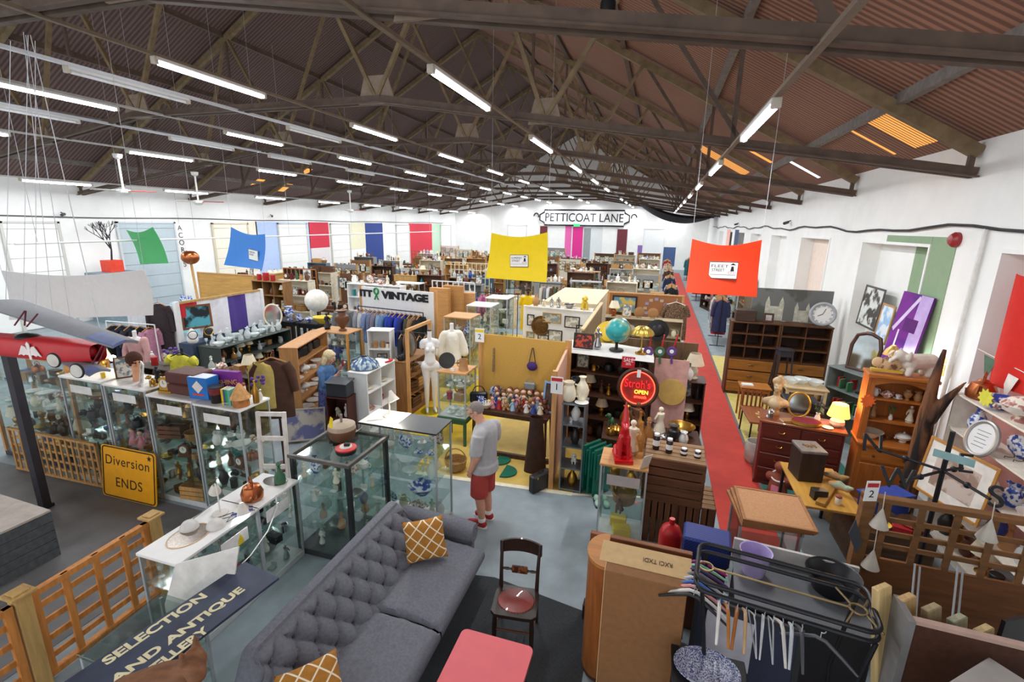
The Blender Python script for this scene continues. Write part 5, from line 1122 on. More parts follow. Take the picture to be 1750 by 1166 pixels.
# ================================================================ doll stall on the yellow floor
M_pine = mat('c9955c', .55, kind='wood', var=.2); M_pinex = mat('c9955c', .55, kind='woodx', var=.2); M_dw = mat('4a2c1d', .5, kind='wood', var=.3); M_wh = mat('edecea', .5, var=.03); M_blk = mat('1d1c1f', .5)
board('yellow pinboard partition behind the doll table', (-3.05, 8.12), (-1.36, 8.02), 2.0, mat('c79a4a', .85, var=.12, scale=60), .72, .035, post=M_pine)
q = thing('clutch_bag', 'small purple velvet bag hanging on the yellow pinboard', 'bag', (-2.02, 8.0, 1.5)); obj('pouch', MB().ball((0, 0, 0), .1, 12, 8, 1, .5, .85), mat('43276a', .8), q); obj('strap', MB().tube([(-.06, 0, .06), (-.01, .02, .34), (.01, .02, .34), (.06, 0, .06)], .008, 5), mat('2c2233', .7), q)
tag(obj('necklace', MB().tube([(-2.78, 8.06, 1.75+.0), (-2.79, 8.05, 1.3), (-2.76, 8.05, 1.3), (-2.77, 8.06, 1.76)], .012, 6), mat('8a7050', .6, var=.4, scale=50)), 'long bead necklace hanging on the yellow pinboard', 'necklace')
table('dark wooden turned-leg table covered with dolls', (-2.3, 7.73, 0), -.03, 1.45, .46, .74, M_dw, 'turned', lt=.05)
nk = 0
dq = random.Random(5)
DK = [('doll', 'pink'), ('doll', 'white'), ('doll', 'red'), ('doll', 'blue'), ('teddy', 'tan'), ('doll', 'cream'), ('doll', 'pale blue'), ('doll', 'green'), ('teddy', 'brown')]
for r in range(3):
    for k in range(8):
        x = -2.66+.128*k+(.05 if r % 2 else 0); y = 7.68+.12*r; kd, c = DK[(k*2+r*3) % 9]
        put(kd, c, (x, y, .741+(.0 if r == 0 else .0)), dq.uniform(-.6, .6), '%s %s, %s from the left in the %s rank on the doll table' % (c, KN(kd), ORD[k], ('front', 'middle', 'back')[r]), 'dolls on the table', .78+.2*r)
put('plate', 'blue-patterned', (-2.68, 7.97, .741), .1, 'large blue and white plate standing behind the dolls', None, 1.25)
put('bag', 'black', (-2.98, 7.82, .741), .3, 'black open display case at the left end of the doll table', None, 1.1, name='display_case_lid', cat='case')
for i, c in enumerate(('white', 'blue-patterned', 'cream')): put(('cup', 'jug', 'bowl')[i], c, (-2.96+.1*i, 7.62, .741), 0, '%s %s at the left front corner of the doll table' % (c, ('cup', 'jug', 'bowl')[i]))
picture('pale blue framed picture leaning at the right end of the doll table', facing((-1.58, 7.8, 1.02), -.3, .15), .36, .56, mat('7fa6cf', .5), mat('4c3d36', .7, var=.4), .035)
put('bag', 'grey', (-2.05, 8.0, 1.05), 0, 'small grey handbag hung low on the yellow pinboard', None, .7)
glass_case('pine-topped glass case of teddy bears on a green stand', -3.62, -3.08, 7.42, 7.95, .86, 'pine', .55, shelves=2, loads=[['teddy:brown', 'teddy:dark', 'teddy:tan'], MIXED, ['teddy:tan', 'teddy:brown', 'doll:blue']], seed=61, per=5, where='the teddy bear case', base=.02)
t = table('green painted stand under the teddy bear case', (-3.35, 7.68, 0), 0, .58, .56, .548, mat('37613f', .6), tt=.05)
put('platter', 'dark', (-3.52, 7.62, 1.56), 0, 'dark patterned plate standing on the pine-topped case', None, 1.0, rot=(radians(72), 0, .3)); put('tankard', 'tan', (-3.2, 7.62, 1.412), 2.8, 'large tan pictorial tankard on the pine-topped case', None, 1.7)
put('carton', 'white', (-3.36, 7.5, 1.412), .2, 'tiny white price card on the pine-topped case', None, .35)
put('basket', 'wicker', (-2.93, 6.62, .005), .2, 'round wicker basket with a hoop handle on the yellow floor', None, 1.25)
for i, (px, py) in enumerate(((858, 786), (868, 806))): tag(obj('floor_mat', MB().prism([(.23*cos(a), .2*sin(a)) for a in [pi*k/16-pi/2 for k in range(17)]], 0, .02), mat('156b52', .8), None, G(px-8, py, .006)), 'green half-round mat on the yellow floor, %s one' % ('farther', 'nearer')[i], 'mat', 'green floor mats')
put('suitcase', 'dark', G(923, 836, 0), 1.0, 'scuffed dark brown briefcase standing on the yellow floor by booth one', None, .8, name='briefcase', cat='briefcase')
o = solo('garment_bag', 'tall dark brown folded cloth bag leaning on the booth partition', 'bag', MB().grid(lambda u, v: (.17*cos(2*pi*u)*(1.1-.5*v), .09*sin(2*pi*u)*(1.1-.4*v), .98*v), 16, 6), mat('3a2620', .85, var=.3), (-1.66, 6.98, 0), .2)
t = thing('bed_rail', 'low wooden rail lying on the floor behind the man', 'rail', (-2.0, 7.3, 0)); obj('rail', B(-.75, .5, -.03, .03, 0, .09, .01), M_dw, t)
board('pine-edged partition of booth one by the yellow floor', (-1.3, 6.56), (-1.4, 8.0), 1.88, mat('d2a78c', .8, var=.1, scale=30), 0, .04, post=M_pine)
t = thing('booth_number', 'white booth number card reading 1 on the pine partition', 'sign', (-1.26, 6.5, 1.72)); obj('card', B(-.09, .09, 0, .006, -.13, .13), M_wh, t); obj('red_band', B(-.08, .08, -.002, 0, .06, .11), mat('c2262e', .5), t); text(t, 'numeral', '1', M_blk, .14, frame_mat((0, -.001, -.03), (1, 0, 0), (0, 0, 1)), .001)
t = thing('booth_number', 'white booth number card reading 2 at the corner of the yellow pinboard', 'sign', (-3.05, 8.04, 1.98)); obj('card', B(-.09, .09, 0, .006, -.13, .13), M_wh, t); obj('yellow_band', B(-.08, .08, -.002, 0, .06, .11), mat('e8c81f', .5), t); text(t, 'numeral', '2', M_blk, .14, frame_mat((0, -.001, -.03), (1, 0, 0), (0, 0, 1)), .001)
# ================================================================ booth one: rack, cloth-topped bookcase, neon sign
bookcase('grey metal shelf rack of white jugs at the front of booth one', (-1.0, 6.72, 0), 0, .34, .36, 1.44, 4, mat('7d8286', .4, .7), back=False, t_=.02, name='metal_rack', cat='shelving', loads=[['candlestick:brass', 'vase:brass'], ['dog:white', 'dog:cream'], ['bottle:dark', 'vase:dark'], CHINA], where='the grey metal rack', seed=4, per=3, kick=.02)
for i, (x, y, k, c, s) in enumerate(((-1.1, 6.66, 'jug', 'cream', 1.5), (-.92, 6.75, 'vase', 'cream', 1.3), (-.9, 6.62, 'platter', 'white', .7), (-1.02, 6.82, 'jug', 'black', 1.6))): put(k, c, (x, y, 1.445), .5*i, '%s %s on top of the grey metal rack%s' % (c, KN(k), '' if i != 1 else ' behind the tall jug'), None, s)
bookcase('tall dark brown bookcase under a white cloth at the back of booth one', (-.68, 8.55, 0), -.1, 1.45, .5, 1.8, 4, mat('4f3122', .55, kind='woodx', var=.3), loads=[DARKW, DARKW, DARKW, DARKW], where='the cloth-topped bookcase', seed=8, per=9)
cl = MB().grid(lambda u, v: (-1.42+1.5*u-.05*v, 8.2+.75*v-.14*u, 1.83+.012*sin(u*9)*sin(v*5)-(.06 if v < .04 else 0)), 30, 12, .012); tag(obj('cloth', cl, mat('dedcd8', .85, var=.05)), 'white cloth spread over the top of the dark brown bookcase', 'cloth')
t = thing('globe', 'blue-green terrestrial globe on the white cloth', 'globe', (-.58, 8.4, 1.846)); obj('base', MB().lathe([(.13, 0), (.12, .02), (.03, .03), (.025, .12), (.04, .14)], n=20), M_blk, t); obj('sphere', MB().ball((0, 0, .36), .215, 24, 16), mat('2f9c9c', .3, c2='b9b27a', scale=3.2, kind='blotch'), t); obj('meridian', MB().tube([(.23*cos(a), 0, .36+.23*sin(a)) for a in [-pi/2+pi*i/16 for i in range(17)]], .008, 6), mat('b9bcbd', .3, .9), t)
t = thing('umbrella_lamp', 'brass lamp with a fluted gold dome shade on the white cloth', 'lamp', (-.15, 8.3, 1.846)); obj('base', MB().lathe([(.1, 0), (.1, .03), (.03, .05), (.012, .08), (.012, .34)], n=18), cm('brass'), t); obj('lamp_shade', MB().grid(lambda u, v: ((.19*sin(v*1.45)*(1+.05*cos(u*2*pi*12)))*cos(2*pi*u), (.19*sin(v*1.45)*(1+.05*cos(u*2*pi*12)))*sin(2*pi*u), .33+.16*cos(v*1.5)), 72, 8, .004), mat('c9ab52', .3, .8), t)
picture('red and black framed picture standing on the white cloth', facing((-1.15, 8.26, 1.99), -.05, .2), .36, .28, mat('2e2422', .4), mat('b8432f', .5, c2='3a1c1a', scale=14, kind='blotch'), .03)
put('figurine', 'silver', (-.92, 8.4, 1.846), .4, 'silver dancing figure on the white cloth by the globe', None, 1.6); put('dog', 'white', (-1.12, 8.62, 1.846), .2, 'white dog ornament at the corner of the white cloth', None, 1.0)
def hatrack(k, c, px, py, lb, s=1.3):
    p = onY(px, py, 9.13); put(k, c, p, 0, lb, None, s, rot=(radians(75), 0, 0))
hatrack('hat', 'yellow', 1040, 572, 'wide yellow straw hat hung behind the globe', 1.6); hatrack('hat', 'black', 1124, 565, 'round black hat hung behind the brass dome lamp', 1.25)
board('wooden slat screen holding hats behind the dark brown bookcase', (-1.3, 9.2), (.85, 9.2), 1.9, mat('6c553d', .7, kind='wood', var=.3), .3, .04)
p = onY(1090, 663, 7.85); t = thing('neon_sign', 'round red glowing neon bar sign hung in booth one', 'neon sign', p); R = Matrix.Rotation(radians(82), 4, 'X'); obj('rim', MB().tube([R @ Vector((.31*cos(a), .31*sin(a), 0)) for a in [2*pi*i/40 for i in range(40)]], .035, 8, True), mat('4a2a1c', .4), t); obj('back_plate', MB().lathe([(.3, -.03), (.3, -.015)], n=40).xf(R), mat('8a2a1f', .5, var=.3), t)
obj('neon_ring', MB().tube([R @ Vector((.272*cos(a), .272*sin(a), .01)) for a in [2*pi*i/40 for i in range(40)]], .009, 6, True), emit('ff3a28', 6), t)
text(t, 'neon_lettering', "Stroh's", emit('d01824', 1.2), .19, R @ Matrix.Translation((-.01, .06, .015)), .012, fit=.42); text(t, 'open_lettering', 'NEPO'[::-1], emit('ffd23c', 3), .09, R @ Matrix.Translation((.06, -.07, .015)), .004, fit=.22); text(t, 'lower_lettering', 'smooth', emit('ff4a30', 4), .08, R @ Matrix.Translation((.05, -.15, .015)), .004, fit=.2)
obj('price_tag', B(-.03, .03, -.06, -.055, .2, .33), M_wh, t); obj('hanging_chain', MB().tube([(0, 0, .3), (0, .45, 1.83-p.z)], .005, 5), M_blk, t)
t = thing('sale_sign', 'red SALE card hanging from the edge of the white cloth', 'sign', (-.34, 8.1, 1.72)); obj('card', B(-.11, .11, 0, .005, -.1, .1), mat('c8202c', .5), t); text(t, 'lettering', 'SALE', M_wh, .1, frame_mat((0, -.001, .04), (1, 0, 0), (0, 0, 1)), .001, fit=.16); text(t, 'lettering', '20%', M_wh, .06, frame_mat((0, -.001, -.03), (1, 0, 0), (0, 0, 1)), .001, fit=.09)
for i, (x, c, a) in enumerate(((.35, 'purple', .0), (.5, 'green', .05), (.66, 'purple', .15))):
    p = onY(1108+20*i, 601, 8.3); t = thing('rosette', '%s ribbon rosette, %s from the left of three by the red candles' % (c, ORD[i]), 'rosette', p, 0, 'rosettes'); R = Matrix.Rotation(radians(80), 4, 'X'); obj('ruffle', MB().lathe([(.03, 0), (.07, .008), (.085, 0), (.07, -.006)], n=24).xf(R), cm(c), t); obj('centre', MB().lathe([(.035, .006), (.033, .014), (.002, .016)], n=16).xf(R), M_wh, t); obj('ribbon', MB().slab([(-.02, 0, -.05), (.02, 0, -.05), (.035, -.01, -.22), (.0, -.01, -.22)], .004), cm(c), t)
    tag(obj('candle', MB().tube([(0, 0, 0), (.03*i, 0, .27)], [.016, .012], 10), mat('c2222c', .4), None, p+Vector((.02, .05, .02))), 'tall red candle, %s from the left of three above the rosettes' % ORD[i], 'candle', 'red candles')
bookcase('small wooden cabinet with a glazed lantern case at the aisle edge of booth one', (.75, 8.93, 0), 0, .5, .45, 1.3, 3, M_dw, loads=[DARKW, DARKW, DARKW], where='the lantern cabinet', seed=18, per=3, name='cabinet', cat='cabinet')
put('lamp', 'cream', (.8, 8.95, 1.305), 0, 'brass stem lamp with a small white shade by the aisle', None, 1.3); put('frame', 'wooden', (.6, 8.78, 1.305), -.2, 'picture on the lantern cabinet by the aisle', None, 1.0); put('bottle', 'yellow', (.62, 8.9, 1.305), 0, 'yellow bottle on the lantern cabinet', None, 1.2); put('vase', 'white', (.72, 8.8, 1.305), 0, 'white vase on the lantern cabinet', None, .9)
board('pink pinboard beside the cloth-topped bookcase', (.1, 8.34), (.66, 8.34), 1.78, mat('d0a096', .8), 0, .03)
t = thing('clock', 'round brass dial clock hung beside the neon sign', 'clock', (.42, 8.31, 1.2)); obj('dial', MB().lathe([(.24, 0), (.23, .02), (.002, .025)], n=28).xf(Matrix.Rotation(radians(85), 4, 'X')), mat('c9a55a', .4), t)
table('low dark table crowded with brassware and figures inside booth one', (.12, 7.35, 0), .05, 1.5, .7, .78, M_dw, lt=.05)
BQ = [('bowl', 'brass', .58, 7.5, 1.6), ('figurine', 'cream', .25, 7.4, 1.9), ('figurine', 'brown', -.1, 7.42, 2.0), ('vase', 'brass', -.28, 7.5, 1.3), ('tureen', 'brass', -.4, 7.2, .8), ('candlestick', 'brass', -.22, 7.15, .9), ('bottle', 'amber', -.05, 7.1, 1.6), ('decanter', 'amber', .08, 7.2, 1.3), ('urn', 'dark', .45, 7.15, .9), ('teapot', 'silver', .3, 7.12, .9), ('jug', 'white', .6, 7.15, 1.0), ('dog', 'green', -.5, 7.45, 1.2), ('kettle', 'brass', -.48, 7.15, .8), ('tankard', 'silver', .16, 7.55, 1.0)]
for k, c, x, y, s in BQ: put(k, c, (x, y, .785), x*3, '%s %s on the crowded brassware table, %s' % (c, KN(k), 'front half' if y < 7.3 else 'back half'), None, s)
put('crate', 'red', (-.62, 6.95, .0), .1, 'red fruit box of white crockery on the floor of booth one', None, 1.0)
for i in range(3): tag(obj('folding_chair', MB().box(-.19, .19, -.02, .02, .02, .8, .02).box(-.16, .16, -.045, -.02, .3, .72, .015), mat('0c6a55', .45), None, (-.72+.09*i, 6.75-.06*i, 0), .95), 'green folded chair, %s of three leaning by the metal rack' % ORD[i], 'chair', 'folded green chairs')
for i in range(2): put('shoe', 'pale green', (-.55+.12*i, 6.35+.03*i, .0), .3, 'pale green high shoe, %s of the pair on the booth edge' % ('left', 'right')[i], 'pale green shoes', 1.2)
# ---- wood-topped case with the red horse
glass_case('wood-topped glass case with the red figure, at the front of booth one', -.47, .1, 5.5, 5.96, 1.12, 'pine', loads=[['box:yellow', 'tin:red', 'box:red', 'candlestick:silver'], ['dog:brown', 'figurine:cream', 'urn:brown', 'basket:wicker'], ['vase:brass', 'jug:cream', 'dog:tan']], shelves=2, seed=71, per=5, where='the wood-topped case', sc=1.05)
t = thing('notice_card', 'grey blank card on the front of the wood-topped case', 'sign', (-.18, 5.49, .92)); obj('card', B(-.2, .2, -.004, 0, -.07, .07), mat('b9b0ac', .6), t)
t = thing('red_figure', 'glossy red seated dog figure with a tall pointed hat', 'ornament', (-.22, 5.7, 1.121), .2); M_rd = mat('c4141c', .25, var=.05, coat=.4)
hb = MB(); cap(hb, [(0, .06, .12), (0, -.02, .28), (0, -.03, .38)], [.075, .06, .045]); cap(hb, [(0, -.03, .42), (0, -.1, .4)], [.05, .03]); hb.tube([(0, -.02, .44), (0, 0, .56), (0, .01, .68)], [.045, .03, .006], 10)
for s in (-1, 1): cap(hb, [(s*.04, -.05, .28), (s*.045, -.09, .04)], [.028, .022]); cap(hb, [(s*.06, .06, .1), (s*.07, -.03, .05)], [.045, .03])
obj('body', blob('body', hb, M_rd, .009, 3), None, t); obj('base', B(-.1, .1, -.14, .14, 0, .045, .006), M_rd, t); t.scale = (1.15, 1.15, 1.15)
put('bottle', 'amber', (-.02, 5.82, 1.121), 0, 'tall amber glass bottle beside the red figure', None, 1.7); put('figurine', 'cream', (-.12, 5.9, 1.121), 0, 'cream robed figure behind the red figure', None, 1.9)
tag(obj('shop_card', MB().slab([(.0, 5.5, 1.12), (.1, 5.6, 1.12), (.14, 5.58, 1.3), (.04, 5.48, 1.3)], .006), mat('e0d6c4', .6)), 'cream folded card propped at the corner of the wood-topped case', 'card')
# ---- crates
M_cr = mat('6b4229', .7, kind='woodx', var=.35); M_crv = mat('6b4229', .7, kind='wood', var=.35)
def bigcrate(lb, loc, w, d, h, vert, rz=0):
    t = thing('wooden_crate', lb, 'crate', loc, rz, 'wooden crates'); n = 5; s = MB(); m = M_crv if vert else M_cr
    for sd in (-1, 1):
        s = MB()
        for k in range(n):
            if vert: a = -w/2+w*k/n; s.box(a+.004, a+w/n-.012, sd*d/2-.008, sd*d/2+.008, 0, h, .003)
            else: a = h*k/n; s.box(-w/2, w/2, sd*d/2-.008, sd*d/2+.008, a+.004, a+h/n-.012, .003)
        obj('side_slats', s, m, t); s = MB()
        for k in range(n):
            if vert: a = -d/2+d*k/n; s.box(sd*w/2-.008, sd*w/2+.008, a+.004, a+d/n-.01, 0, h, .003)
            else: a = h*k/n; s.box(sd*w/2-.008, sd*w/2+.008, -d/2, d/2, a+.004, a+h/n-.012, .003)
        obj('end_slats', s, m, t)
    s = MB()
    for k in range(n): a = -d/2+d*k/n; s.box(-w/2, w/2, a+.004, a+d/n-.01, h-.016, h, .003)
    obj('top_slats', s, mat('8b6a48', .7, kind='woodx', var=.3), t); s = MB()
    for x in (-1, 1):
        for y in (-1, 1): s.box(x*w/2-.03*(x > 0)-.0, x*w/2+.03*(x < 0), y*d/2-.03*(y > 0), y*d/2+.03*(y < 0), 0, h-.016)
    obj('corner_blocks', s, m, t)
bigcrate('wooden slatted crate of upright slats under the jar crate', (.31, 6.0, 0), .4, .55, .6, True); bigcrate('wooden slatted crate of upright slats at the aisle side', (.74, 6.02, 0), .42, .55, .6, True)
bigcrate('upper wooden crate with level slats carrying dark jars', (.42, 5.98, .602), .72, .56, .6, False, -.03)
for i, (x, y, a) in enumerate(((.18, 5.95, 0), (.34, 5.9, .2), (.52, 5.9, 0), (.68, 5.88, 1.5))):
    t = thing('jar', 'dark jar with a white label, %s from the left on the slatted crate' % ORD[i], 'jar', (x, y, 1.203), a, 'dark jars on the crate'); s = (1.9, 1.7, .8, .8)[i]; obj('glass', MB().lathe([(.04, 0), (.042, .01), (.042, .09*s), (.03, .1*s)], n=14), mat('2d1d1a', .25), t); obj('label', MB().lathe([(.0425, .03*s), (.0425, .07*s)], n=14, cap=False), M_wh, t); obj('lid', MB().lathe([(.033, .1*s), (.033, .115*s)], n=14), M_wh, t)
glass_case('small glass case under the stacked cork boards', 1.08, 1.68, 5.0, 5.6, .93, 'glass', loads=[['box:grey', 'box:grey'], None], shelves=1, seed=81, where='the cork board case', sc=1.4)
for i in range(3):
    t = thing('cork_board', 'framed cork board, %s of the three stacked on the small glass case' % ('lowest', 'middle', 'topmost')[i], 'cork board', (1.4+.02*i, 5.32-.015*i, .935+.032*i), .1-.05*i, 'stacked cork boards'); obj('cork', B(-.33, .33, -.33, .33, 0, .022), mat('b98a62', .9, var=.15, scale=70), t); f = MB()
    for a in ((-.35, -.32, -.35, .35), (.32, .35, -.35, .35), (-.32, .32, -.35, -.32), (-.32, .32, .32, .35)): f.box(*a, 0, .03, .003)
    obj('frame', f, mat('9c6a41', .6, kind='woodx', var=.2), t)
# ================================================================ stall of the woman: pine bookcase, white cubes, rack
PL = ['platter:white', 'platter:white', 'bowl:white', 'stack:white', 'platter:floral', 'tureen:white']
bookcase('open pine bookcase of white plates beside the woman', (-6.43, 7.4, 0), radians(107), 1.43, .33, 1.77, 5, mat('c08a55', .55, kind='wood', var=.15), loads=[PL, PL, PL, PL, ['bag:black', 'bag:dark', 'suitcase:black']], where='the pine bookcase', seed=14, per=6, sc=.95)
picture('blue animal picture leaning on the floor below the woman', facing((-5.98, 6.7, .33), .55, .3), .72, .6, mat('b8aea2', .6), mat('bfb6ae', .7, c2='6a6c96', scale=3, kind='blotch'), .03)
bookcase('white cube shelf unit with blue plates, by the woman', (-5.1, 7.62, 0), radians(90), .98, .4, 1.3, 3, M_wh, 2, loads=[['vase:blue-patterned', 'bowl:blue', 'plate:blue-patterned'], ['platter:floral', 'plate:white', 'box:red'], ['platter:blue-patterned', 'platter:cream']], where='the white cube unit', seed=15, per=3)
t = thing('stained_glass_shade', 'leaded stained glass lamp shade on the white cube unit', 'lamp shade', (-5.15, 7.45, 1.302)); obj('shade', MB().grid(lambda u, v: ((.27-.2*v*v)*cos(2*pi*u), (.27-.2*v*v)*sin(2*pi*u), .02+.2*v), 30, 8, .006), mat('b9cfd0', .25, c2='5a6fa0', scale=14, kind='voronoi'), t); obj('finial', MB().ball((0, 0, .235), .03, 10, 8, 1, 1, .7), mat('5d6058', .3, .7), t)
ld = MB()
for k in range(16): ld.tube([((.272-.2*v*v)*cos(k*pi/8), (.272-.2*v*v)*sin(k*pi/8), .022+.2*v) for v in [i/6 for i in range(7)]], .004, 4)
obj('leading', ld, mat('3b4340', .4, .5), t)
tag(obj('lead', MB().tube([(-4.95, 7.85, 1.306), (-4.9, 7.95, 1.32), (-4.92, 8.05, 1.31), (-5.0, 8.08, 1.31)], .022, 8), mat('c81f2b', .5)), 'crumpled red strap on the edge of the white cube unit', 'strap')
bookcase('small dark red cabinet with little figures left of the white cube unit', (-5.31, 6.9, 0), .1, .42, .3, .92, 2, mat('4a1f1c', .45, kind='wood', var=.25), loads=[['platter:blue-patterned', 'plate:white'], ['figurine:cream', 'figurine:white', 'dog:cream']], where='the dark red cabinet', seed=16, per=4, name='cabinet', cat='cabinet')
t = thing('cash_box', 'dark grey slope-topped box on the small dark red cabinet', 'box', (-5.31, 6.9, .922), .1); obj('body', B(-.2, .2, -.14, .14, 0, .24, .015), mat('33363b', .5), t); obj('lid', MB().slab([(-.21, -.15, .24), (.21, -.15, .24), (.21, .15, .275), (-.21, .15, .275)], .02), mat('42464b', .45), t)
bookcase('wooden rack of crates and mirrors beside the headless mannequin', (-4.93, 8.85, 0), radians(90), 1.05, .42, 1.2, 3, mat('8a5f36', .6, kind='wood', var=.25), back=False, loads=[['crate:wooden', 'book:brown', 'bookflat:dark', 'carton:tan'], ['crate:pine', 'crate:wooden'], ['basket:wicker', 'basket:wicker', 'bowl:white']], where='the crate rack', seed=17, per=5, name='wooden_rack', cat='shelving')
for y in (8.34, 9.36): tag(obj('post', B(-4.76, -4.7, y-.03, y+.03, 0, 1.9), M_pine), 'pine post at the %s end of the crate rack' % ('near' if y < 9 else 'far'), 'post')
tag(obj('beam', B(-4.76, -4.7, 8.37, 9.33, 1.84, 1.9), M_pine), 'pine beam along the top of the crate rack', 'beam')
put('mirror', 'brown', (-4.93, 8.8, 1.202), radians(80), 'round dark-framed mirror on top of the crate rack', None, 1.5)
for i in range(3): put('kettle', 'black', (-4.93, 8.42+.13*i, 1.202), 1, 'glossy black kettle, %s from the near end of the crate rack' % ORD[i], 'black kettles', .75)
bookcase('narrow white shelf unit behind the white cube unit', (-6.2, 9.7, 0), .25, .55, .35, 1.5, 3, M_wh, loads=[DARKW, DARKW, ['tin:cream', 'jar:cream', 'tin:tan']], where='the narrow white shelf unit', seed=19, per=4)
glass_case('tall bow-fronted pine cabinet of dark figures behind the woman', -8.0, -7.0, 9.5, 10.1, 1.36, 'pine', loads=[CHINA, DARKW, GLASSW], shelves=3, seed=23, per=8, posts=mat('c98f3f', .5, kind='wood', var=.2), where='the bow-fronted pine cabinet')
put('figurine', 'dark', (-7.75, 9.75, 1.362), 0, 'dark green seated figure on the bow-fronted pine cabinet', None, 1.7); put('urn', 'brown', (-7.3, 9.75, 1.362), 0, 'tall brown lantern-like urn on the bow-fronted pine cabinet', None, 1.6)
# ---- clothes
def garment(lb, loc, rz, w, h, m, sleeve=.55, cat='garment', name='garment', group=None, hang=True, hm=None):
    t = thing(name, lb, cat, loc, rz, group); obj('cloth', garment_mesh(w, h, sleeve).xf(Matrix.Translation((0, 0, -.12))), m, t)
    if hang: obj('hanger', MB().tube([(-w*.42, 0, -.16), (-.02, 0, -.08), (.02, 0, -.08), (w*.42, 0, -.16)], .012, 6).tube([(0, 0, -.08), (0, 0, -.03), (.02, 0, 0), (0, 0, .02)], .004, 5), hm or mat('b98550', .5), t)
    return t
def rail(lb, a, b, z, cols, gl, h=.85, w=.42, sleeve=.5, m=None, step=None):
    a, b = Vector((*a, 0)), Vector((*b, 0)); d = b-a; L_ = d.length; rz = atan2(d.y, d.x); t = thing('clothes_rail', lb, 'clothes rail', (a.x, a.y, 0), rz); m = m or M_blk
    obj('rail', MB().tube([(0, 0, z), (L_, 0, z)], .014, 8), m, t)
    for x in (0, L_): obj('upright', MB().tube([(x, 0, 0), (x, 0, z)], .014, 8), m, t); obj('foot', MB().tube([(x, -.25, .02), (x, .25, .02)], .014, 8), m, t)
    n = len(cols)
    for i, c in enumerate(cols):
        p = a+d*((i+.7)/(n+.4)); garment('%s %s, %s along %s' % (c[0], c[1], ORD[min(i, 29)], gl), (p.x, p.y, z+.0), rz+pi/2+.1*sin(i*3), w, h*c[3], mat(c[2], .9, var=.2, scale=20), sleeve, c[1], c[1].replace(' ', '_'), 'clothes on ' + gl)
# vintage rail against its white board
board('white board partition with VINTAGE lettering', (-7.75, 11.25), (-5.35, 10.95), 2.26, M_wh, 0, .05, post=M_pine)
t = thing('lettering_sign', 'black cut-out VINTAGE lettering on the white board above the blue clothes', 'sign', (0, 0, 0)); text(t, 'lettering', 'VINTAGE', M_blk, .26, frame_mat((-6.3, 11.035, 2.08), (2.4, -.3, 0), (0, 0, 1)), .012, fit=1.5, bold=.014)
t = thing('lettering_sign', 'black cut-out lettering at the left end of the VINTAGE board', 'sign', (0, 0, 0)); text(t, 'lettering', 'ITT', M_blk, .24, frame_mat((-7.55, 11.19, 2.08), (2.4, -.3, 0), (0, 0, 1)), .012, fit=.42, bold=.014)
t = thing('ribbon_sign', 'green ribbon-shaped cut-out beside the VINTAGE lettering', 'sign', (-7.2, 11.13, 2.1), -.12); obj('ring', MB().tube([(.07*cos(a), 0, .07+.08*sin(a)) for a in [2*pi*i/18 for i in range(18)]], .022, 6, True), mat('158a4a', .5), t); obj('tails', MB().tube([(-.06, 0, -.16), (0, 0, -.02), (.06, 0, -.16)], .02, 6), mat('158a4a', .5), t)
VC = [('grey', 'shirt', '8d9196', 1), ('pale striped', 'shirt', 'b9bdc4', 1), ('blue checked', 'shirt', '7688b0', 1), ('slate', 'shirt', '6b7590', 1), ('mauve grey', 'shirt', '7d7886', 1), ('pale denim', 'shirt', '7f9bb8', 1), ('denim', 'jacket', '5f7fa8', 1), ('royal blue', 'jacket', '2440a0', 1), ('deep blue', 'jacket', '22348c', 1), ('bright blue', 'jacket', '2a3fa8', 1), ('navy', 'jacket', '26306a', 1), ('olive', 'coat', '4a4a38', 1.1), ('tan', 'coat', '8a6a4a', 1.1), ('black', 'coat', '1c1d20', 1.15)]
rail('black clothes rail of blue shirts under the VINTAGE lettering', (-7.55, 10.78), (-5.5, 10.53), 1.8, VC, 'the VINTAGE rail', .8)
rail('clothes rail of dark trousers behind the crate rack', (-5.85, 9.85), (-5.0, 9.85), 1.45, [('dark grey', 'trousers', '33353a', 1), ('navy', 'trousers', '2b3557', 1), ('brown', 'trousers', '5a4334', 1), ('black', 'trousers', '202124', 1), ('grey', 'trousers', '54575c', 1)], 'the rail behind the crate rack', 1.0, .3, 0)
garment('long grey coat hanging left of the VINTAGE rail', (-8.1, 10.9, 1.75), .5, .46, 1.2, mat('77797a', .9, var=.1), .5, 'coat', 'coat')
p = onY(462, 603, 5.75); garment('brown sheepskin coat with a yellow lining on a wooden hanger', p, .5, .5, .95, mat('54382b', .85, var=.2), .55, 'coat', 'coat'); tag(obj('waistcoat', garment_mesh(.4, .75, 0, 1.05).xf(Matrix.Translation((0, 0, -.14))), mat('cdb568', .9, var=.15), None, p+Vector((-.14, -.1, .0)), .3), 'pale yellow knitted waistcoat over the brown sheepskin coat', 'waistcoat')
tag(obj('stand', MB().tube([(p.x, p.y+.05, 0), (p.x, p.y+.05, p.z+.03)], .018, 8).lathe([(.2, 0), (.2, .02)], (p.x, p.y+.05), 16), M_dw), 'dark pole stand holding the brown sheepskin coat', 'coat stand')
p = onY(308, 600, 6.0); garment('yellow ruched top on a black hanger behind the maroon cases', (p.x, p.y, p.z+.05), .2, .46, .62, mat('d8d04a', .85, var=.15, scale=14), .2, 'top', 'top', None, True, M_blk); tag(obj('stand', MB().tube([(p.x, p.y+.03, 0), (p.x, p.y+.03, p.z+.05)], .018, 8).lathe([(.18, 0), (.18, .02)], (p.x, p.y+.03), 14), M_blk), 'thin black stand behind the yellow ruched top', 'stand')
